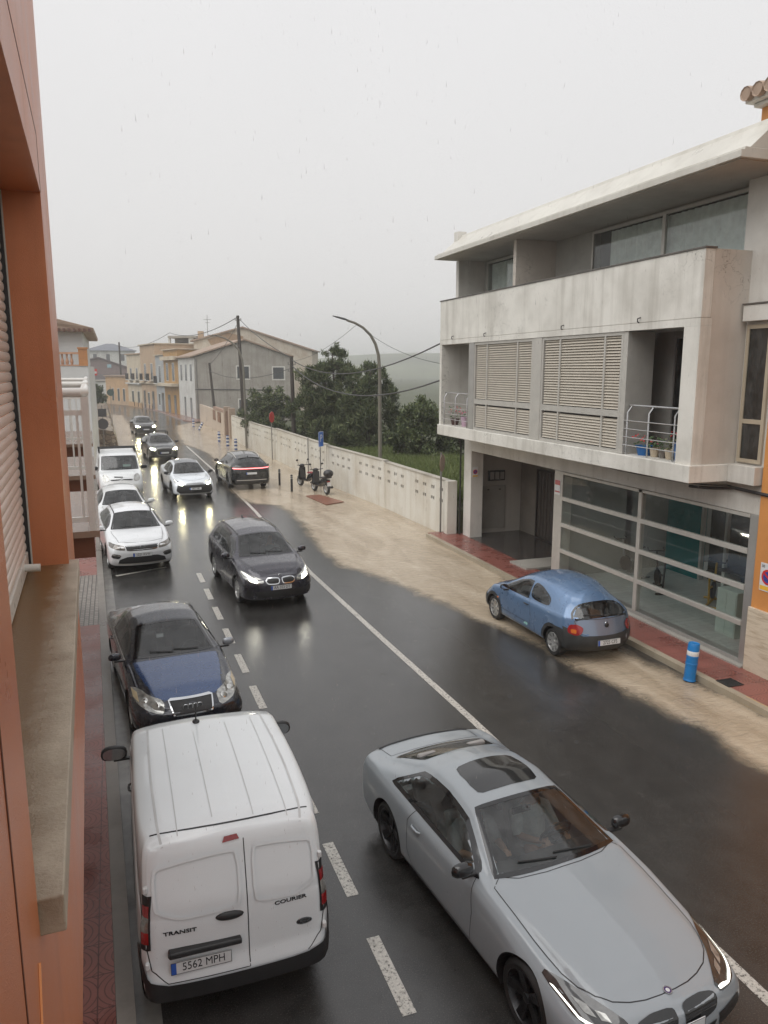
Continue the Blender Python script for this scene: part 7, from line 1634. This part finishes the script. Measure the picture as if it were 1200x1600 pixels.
def white_van(loc, rot):
    pt = paint('white_van_paint', s2l(224,229,231), 0, .35, .15, .8)
    S = dict(L=4.34, W=1.71, cowl=(1.25,1.06), hdr=(.42,1.69), nose=.80, hood=[(2.0,.93),(1.6,1.02)], roof=[(.15,1.765),(-.5,1.80),(-1.2,1.805),(-1.95,1.775),(-2.10,1.745),(-2.17,1.70)],
             roofw=.775, cowlw=.86, wr_rear=[(-1.9,.775),(-2.17,.76)], crown=.05, cr_rear=[(-2.17,.05)], belt=(1.05,1.06), beltw=.965, axles=(1.32,-1.37), wheel_r=.315,
             nf=.80, bf=.14, nr=.925, br=.045, bumpr_z=.30, rprof=[(.2,.05),(.3,-.0),(.50,.0),(.56,.03),(.95,.035),(1.15,.05),(1.6,.16),(1.75,.21)], rfade=.6, smooth=.10, waist=.5)
    c = Car('delivery_van', 'white panel van seen from behind, parked at the kerb nearest the camera', 'van', loc, rot, S, pt, fine=.035)
    # rear doors split along an off-centre line
    zt = 1.70; xs = .085
    left = [(-.77,1.66),(-.45,1.70),(xs,1.715),(xs,.47),(-.62,.47),(-.75,.60),(-.80,.95),(-.815,1.3)]
    right = [(xs,1.715),(.45,1.70),(.77,1.66),(.815,1.3),(.80,.95),(.75,.60),(.62,.47),(xs,.47)]
    for P, q in ((left, left[2:]), (right, right[2:-1])):
        P = [Vector((x,-2.2,z)) for x,z in P]; q = [Vector((x,-2.2,min(z,1.62))) for x,z in q]; c.panel(P, (0,-1,0), 'rear_door', [q])
    c.side_window(.9,.2,.7,.2)
    c.windscreen(bot_in=.03, top_in=.06)
    c.side_windows([(.30,1.15,.36,1.0,.03,.12)])
    c.door([(1.12,.34),(1.18,.7),(1.12,1.04),(.24,1.06),(.20,.34)], (.34,.98), BLACKPL, 'front_door')
    # pressed window panels in the rear doors
    for poly, nm in ((roundpoly([(-.70,1.50,0),(xs-.06,1.56,0),(xs-.06,1.07,0),(-.50,1.05,0),(-.70,1.14,0)],2,.10),0),(roundpoly([(xs+.07,1.56,0),(.70,1.50,0),(.70,1.14,0),(.52,1.05,0),(xs+.07,1.07,0)],2,.10),1)):
        P = [Vector((p.x,-2.2,p.y)) for p in poly]
        c.ribbon(P, (0,-1,0), .022, 'panel_pressing', pt, .015, True, .03)
        c.ribbon(P, (0,-1,0), .034, 'panel_pressing', pt, .004, True, .03)
    # lamps standing on the corners
    for sg in (1,-1):
        for z0, z1, mt in ((1.10,1.20,LAMPRED),(.97,1.10,LAMPCLEAR),(.86,.97,LAMPRED)):
            c.patch([Vector((sg*x,-2.2,z)) for x,z in ((.80,z0),(.885,z0),(.885,z1),(.80,z1))], (sg*.55,-.83,0), 'tail_light', mt, .012, .03)
        c.patch([Vector((sg*x,-2.2,z)) for x,z in ((.785,.80),(.90,.80),(.90,1.28),(.785,1.28))], (sg*.55,-.83,0), 'lamp_surround', BLACKPL, .006, .03)
        for z in (1.33,.66):
            q, n = c.hit(Vector((sg*.80,-2.2,z)), Vector((sg*.3,-.95,0)).normalized()); mb = MB(); mb.obox(q+n*.012, (.018,0,0), (0,.02,0), (0,0,.028)); mb.build('door_hinge', WHITEPLATE, c.root, bevel=.008)
    # bumper
    bp = [(x,-2.2,.45-.0*abs(x)) for x in (-.6,-.3,0,.3,.6)]
    c.front_patch(roundpoly([(-.90,.66,0),(-.84,.64,0),(-.74,.50,0),(-.60,.455,0),(.60,.455,0),(.74,.50,0),(.84,.64,0),(.90,.66,0),(.90,.31,0),(-.90,.31,0)],1,.12) and [(p.x,p.y) for p in roundpoly([(-.895,.80,0),(-.85,.78,0),(-.78,.52,0),(-.60,.462,0),(.60,.462,0),(.78,.52,0),(.85,.78,0),(.895,.80,0),(.895,.31,0),(-.895,.31,0)],1,.1)], 'rear_bumper', BLACKPL, .022, .05, front=False, mirror=False)
    for sg in (1,-1): c.patch([Vector((0,y,z)) for y,z in ((-2.05,.80),(-1.75,.62),(-1.74,.30),(-2.12,.31))], (sg,0,0), 'bumper_corner', BLACKPL, .015)
    # number plate recess, handle, high brake light
    c.plate('5562 MPH', -.335, .615, False, .52, .112, lift=.012, tilt=R(-3))
    q, n = c.hit(Vector((-.30,-2.2,.735)), Vector((0,-1,0))); mb = MB(); mb.prism([(-.62,q.y+.0,.715),(-.60,q.y-.055,.725),(-.60,q.y-.05,.775),(-.61,q.y+.02,.785)], (.62,0,0)); mb.build('plate_hood', BLACKPL, c.root, bevel=.012)
    q, n = c.hit(Vector((-.075,-2.2,.99)), Vector((0,-1,0))); mb = MB(); mb.ell(q, (.125,.03,.042), rot=Matrix.Rotation(R(2),3,'Y')); mb.build('rear_handle', BLACKPL, c.root, smooth=True)
    c.patch([Vector((x,-2.2,z)) for x,z in ((-.10,1.615),(.05,1.625),(.03,1.665),(-.08,1.66))], (0,-1,0), 'brake_light', LAMPRED, .012, .02)
    q, n = c.hit(Vector((-.45,-2.2,.93)), Vector((0,-1,0)))
    for txt, x, z in (('TRANSIT',-.50,.93),('COURIER',.47,1.0)):
        q, n = c.hit(Vector((x,-2.2,z)), Vector((0,-1,0))); t = text_obj(txt, .047, INK, c.root, q+n*.004, name='model_lettering', sx=1.5, bold=.001, extrude=.002)
        t.rotation_euler = (math.asin(max(-1,min(1,-n.z)))*-1*-1, 0, -math.atan2(n.x,-n.y)*-1)
    q, n = c.hit(Vector((.59,-2.2,.755)), Vector((0,-1,0))); mb = MB(); mb.ell(q+n*.004, (.075,.008,.032)); b = mb.build('oval_badge', GLOSSBLACK, c.root, smooth=True)
    mb = MB(); k = 32; vs = []
    for i in range(k):
        a = 2*math.pi*i/k
        for r in (.90,.97): vs.append((q.x+.075*r*math.cos(a), q.y-.0095, q.z+.032*r*math.sin(a)))
    mb.add(vs, [(2*i,2*i+1,2*((i+1)%k)+1,2*((i+1)%k)) for i in range(k)]); mb.build('badge_ring', CHROME, b)
    text_obj('Ford', .046, CHROME, b, (q.x,q.y-.0128,q.z), name='badge_lettering', sx=1.05, shear=.3)
    # roof grooves, channels, aerial
    mb = MB()
    for x, y0, y1 in ((-.47,.1,-1.95),(-.16,-.15,-1.85),(.20,-.0,-1.9),(.50,.1,-1.95)): c.ribbon([Vector((x,y0,1.8)),Vector((x,y1,1.8))], (0,0,1), .009, '', pt, .004, mb=mb); 
    mb.build('roof_rib', pm('roof_rib_grey', (.52,.53,.53), .4), c.root)
    for sg in (1,-1): 
        c.ribbon([Vector((sg*.645,.25,1.8)),Vector((sg*.655,-1.0,1.8)),Vector((sg*.645,-2.0,1.8))], (sg*.25,0,.97), .022, 'roof_channel', pm('roof_rib_grey', (.52,.53,.53), .4), .003)
    q, n = c.hit(Vector((-.10,.12,1.8)), Vector((0,0,1))); mb = MB(); mb.ell(q+Vector((0,0,.008)), (.04,.055,.022)); mb.tube([q+Vector((0,0,.01)), q+Vector((0,-.05,.25))], [.009,.007], 6); mb.build('roof_aerial', BLACKPL, c.root, smooth=True)
    c.ribbon([Vector((x,0,z)) for x,z in ((-.80,1.62),(-.45,1.715),(0,1.73),(.45,1.715),(.80,1.62))] and [Vector((x,-1.93+.05*abs(x/.7)**2,1.7)) for x in (-.70,-.55,-.35,-.15,0,.15,.35,.55,.70)], (0,0,1), .014, 'roof_joint', INK, .002)
    # long side panel pressing on each flank
    for sg in (1,-1):
        P = [Vector((p.x*0,p.x,p.y)) for p in roundpoly([(-.05,1.10,0),(-.05,1.50,0),(-1.7,1.52,0),(-1.85,1.40,0),(-1.85,1.10,0)],2,.1)]
        c.ribbon(P, (sg,0,0), .03, 'panel_pressing', pt, .008, True)
        c.side_patch([(1.0,.50),(-.95,.52),(-.95,.44),(1.0,.42)], 'side_moulding', BLACKPL, .01, sides=(sg,))
    c.mirrors(1.02, 1.02, BLACKPL, BLACKPL, 1.35, .12)
    for o in (c.front_patch([(.45,.80),(.78,.84),(.80,.72),(.48,.70)], 'headlight', LAMPCLEAR, .006)): pass
    c.front_patch([(-.42,.70),(.42,.70),(.40,.52),(-.40,.52)], 'grille', BLACKPL, .006, mirror=False)
    c.wheels(RIM, 5, .205); c.seats(((.3,.40),), .42, h=1.0)
    c.finish()
    return c
# ---------------------------------------------------------------- vehicles in their places
def driver(car, loc, label, shirt, hair, reach=True):
    """seated figure: one skinned surface with hair and shirt as children"""
    cx, cy_, cz = loc
    J = [((0,-.05,.0),.13,.10),((0,-.09,.18),.15,.10),((0,-.12,.36),.17,.105),((0,-.11,.45),.09,.07),((0,-.09,.52),.055,.055),((0,-.075,.60),.075,.09),((0,-.075,.70),.075,.092),((0,-.08,.76),.05,.06),
         ((.17,-.11,.40),.065,.06),((.24,.05,.20),.045,.045),((.17,.28,.26),.034,.034),((.13,.36,.30),.036,.022),((-.17,-.11,.40),.065,.06),((-.24,.05,.20),.045,.045),((-.17,.28,.26),.034,.034),((-.13,.36,.30),.036,.022),
         ((.10,.12,-.02),.085,.08),((.11,.42,.06),.065,.065),((-.10,.12,-.02),.085,.08),((-.11,.42,.06),.065,.065),((0,.02,.64),.018,.02),((0,.0,.60),.05,.03)]
    E_ = [(0,1),(1,2),(2,3),(3,4),(4,5),(5,6),(6,7),(2,8),(8,9),(9,10),(10,11),(2,12),(12,13),(13,14),(14,15),(0,16),(16,17),(0,18),(18,19),(5,20),(5,21)]
    for sx, h in ((1,11),(-1,15)):
        base = Vector(J[h][0])
        for k, (dx, ln) in enumerate(((-.026,.055),(-.009,.065),(.009,.062),(.024,.048))):
            J.append(((base.x+dx, base.y+.035, base.z+.01),.009,.009)); E_.append((h, len(J)-1)); J.append(((base.x+dx*.9, base.y+.035+ln*.6, base.z-.02),.008,.008)); E_.append((len(J)-2, len(J)-1))
        J.append(((base.x-sx*.035, base.y+.01, base.z+.03),.010,.010)); E_.append((h, len(J)-1))
    me = bpy.data.meshes.new('person'); me.from_pydata([j[0] for j in J], E_, []); o = bpy.data.objects.new('person', me); COL.objects.link(o)
    sk = o.modifiers.new('skin','SKIN'); o.modifiers.new('sub','SUBSURF').levels = 1; o.modifiers['sub'].render_levels = 2
    for v, j in zip(me.skin_vertices[0].data, J): v.radius = (j[1], j[2])
    me.skin_vertices[0].data[0].use_root = True
    me.materials.append(pm('skin', s2l(196,150,124), .5, 0, .06, 8)); tag(o, label, 'person')
    mb = MB(); mb.ell((0,-.10,.685),(.088,.10,.105),16,10); mb.ell((0,-.13,.63),(.084,.07,.09),14,8); mb.build('hair', hair, o, smooth=True)
    mb = MB()
    mb.tube([(0,-.05,.0),(0,-.09,.18),(0,-.12,.36),(0,-.11,.46)],[.165,.17,.185,.085],14); 
    for sx in (1,-1): mb.tube([(sx*.12,-.12,.40),(sx*.19,-.10,.38),(sx*.245,.04,.20)],[.08,.075,.058],10)
    mb.build('shirt', shirt, o, smooth=True)
    for sx in (1,-1):
        mb = MB(); mb.ell((sx*.03,.0,.665),(.012,.008,.008)); mb.build('eye', INK, o, smooth=True)
    m = Matrix.Translation(car.root.location) @ Matrix.Rotation(car.root.rotation_euler.z, 4, 'Z') @ Matrix.Translation((cx,cy_,cz)); o.matrix_world = m
    return o
GREY = pm('grey_shirt', s2l(150,150,152), .8, 0, .1, 20); WHITESH = pm('white_shirt', s2l(205,205,205), .8, 0, .1, 20); HAIR = pm('dark_hair', (.03,.022,.018), .5, 0, .3, 40); HAIRL = pm('light_brown_hair', (.20,.13,.08), .5, 0, .3, 40)
white_van((.775,8.27), R(0))
cb = silver_coupe((3.78,6.60), math.pi+R(5.6))
driver(cb, (-.37,-.12,.50), 'driver in a white shirt behind the wheel of the light grey coupe', WHITESH, HAIR); driver(cb, (.37,-.14,.50), 'passenger in a grey top with light brown hair in the light grey coupe', GREY, HAIRL)
blue_saloon((.66,13.72), math.pi+R(5.5))
ca = dark_mpv((3.38,20.05), math.pi+R(5)); driver(ca, (-.38,.10,.62), 'driver in a grey shirt at the wheel of the dark people carrier', GREY, HAIR)
blue_hatch((8.86,14.1), R(1))
white_suv((.35,24.55), math.pi+R(5)); parked_saloon((.08,29.6), math.pi+R(3)); rack_van((.05,38.5), math.pi+R(3))
crossover((3.05,37.0), math.pi+R(5)); dark_suv_rear((5.95,39.05), R(3))
grey_suv((2.72,52.7), math.pi+R(5), True, 'sport_suv', 'mid-grey SUV with roof bars and a big outlined grille, headlights on, following the white crossover', (84,87,90))
grey_suv((2.45,73.2), math.pi+R(5), False, 'sport_suv', 'dark grey SUV farthest up the flooded road with bright headlights', (56,56,58))
# ---------------------------------------------------------------- the wet air
t = NT('rain_haze'); pv = t.n('VolumePrincipled'); pv.inputs['Color'].default_value = (.985,.988,1,1); pv.inputs['Density'].default_value = .0014; pv.inputs['Anisotropy'].default_value = .65
t.l(pv.outputs[0], t.out.inputs['Volume'])
mb = MB(); mb.box(-1200,1500,-40,1400,-1.1,36); o = mb.build('haze', t.mat); o['kind'] = 'stuff'; o['label'] = 'pale rain haze filling the street'; o['category'] = 'haze'
# ---------------------------------------------------------------- falling rain: slim drops of water in the air
t = NT('rain_water'); tr = t.n('BsdfTransparent'); tr.inputs[0].default_value = (.97,.97,.98,1); gl = t.n('BsdfGlossy'); gl.inputs['Roughness'].default_value = .15
df = t.n('BsdfTranslucent'); df.inputs[0].default_value = (.9,.9,.92,1); m1 = t.n('MixShader'); m1.inputs[0].default_value = .9; t.l(gl.outputs[0], m1.inputs[1]); t.l(df.outputs[0], m1.inputs[2])
m2 = t.n('MixShader'); m2.inputs[0].default_value = .26; t.l(tr.outputs[0], m2.inputs[1]); t.l(m1.outputs[0], m2.inputs[2]); t.l(m2.outputs[0], t.out.inputs[0])
r = np.random.default_rng(21); mb = MB()
for _ in range(5200):
    Y = 2.4+8*r.random()**.7; X = Y*r.uniform(-.12, 1.05); Z = 5.7+Y*r.uniform(-.85, .62)
    if X < .05 or X > 9.3 or Z < .2: continue
    ln, wd = r.uniform(.016,.030), r.uniform(.0006,.0013); tl = r.uniform(-.06,.06)*ln; vs = [(X+tl,Y,Z+ln*.6)]
    for q in range(4): a = math.pi/2*q; vs.append((X+wd*math.cos(a), Y+wd*math.sin(a), Z-ln*.2))
    vs.append((X-tl*.6,Y,Z-ln*.4)); mb.add(vs, [(0,1,2),(0,2,3),(0,3,4),(0,4,1),(5,2,1),(5,3,2),(5,4,3),(5,1,4)])
o = mb.build('rain', t.mat, smooth=True); o['kind'] = 'stuff'; o['label'] = 'slim raindrops falling through the air over the street'; o['category'] = 'rain'
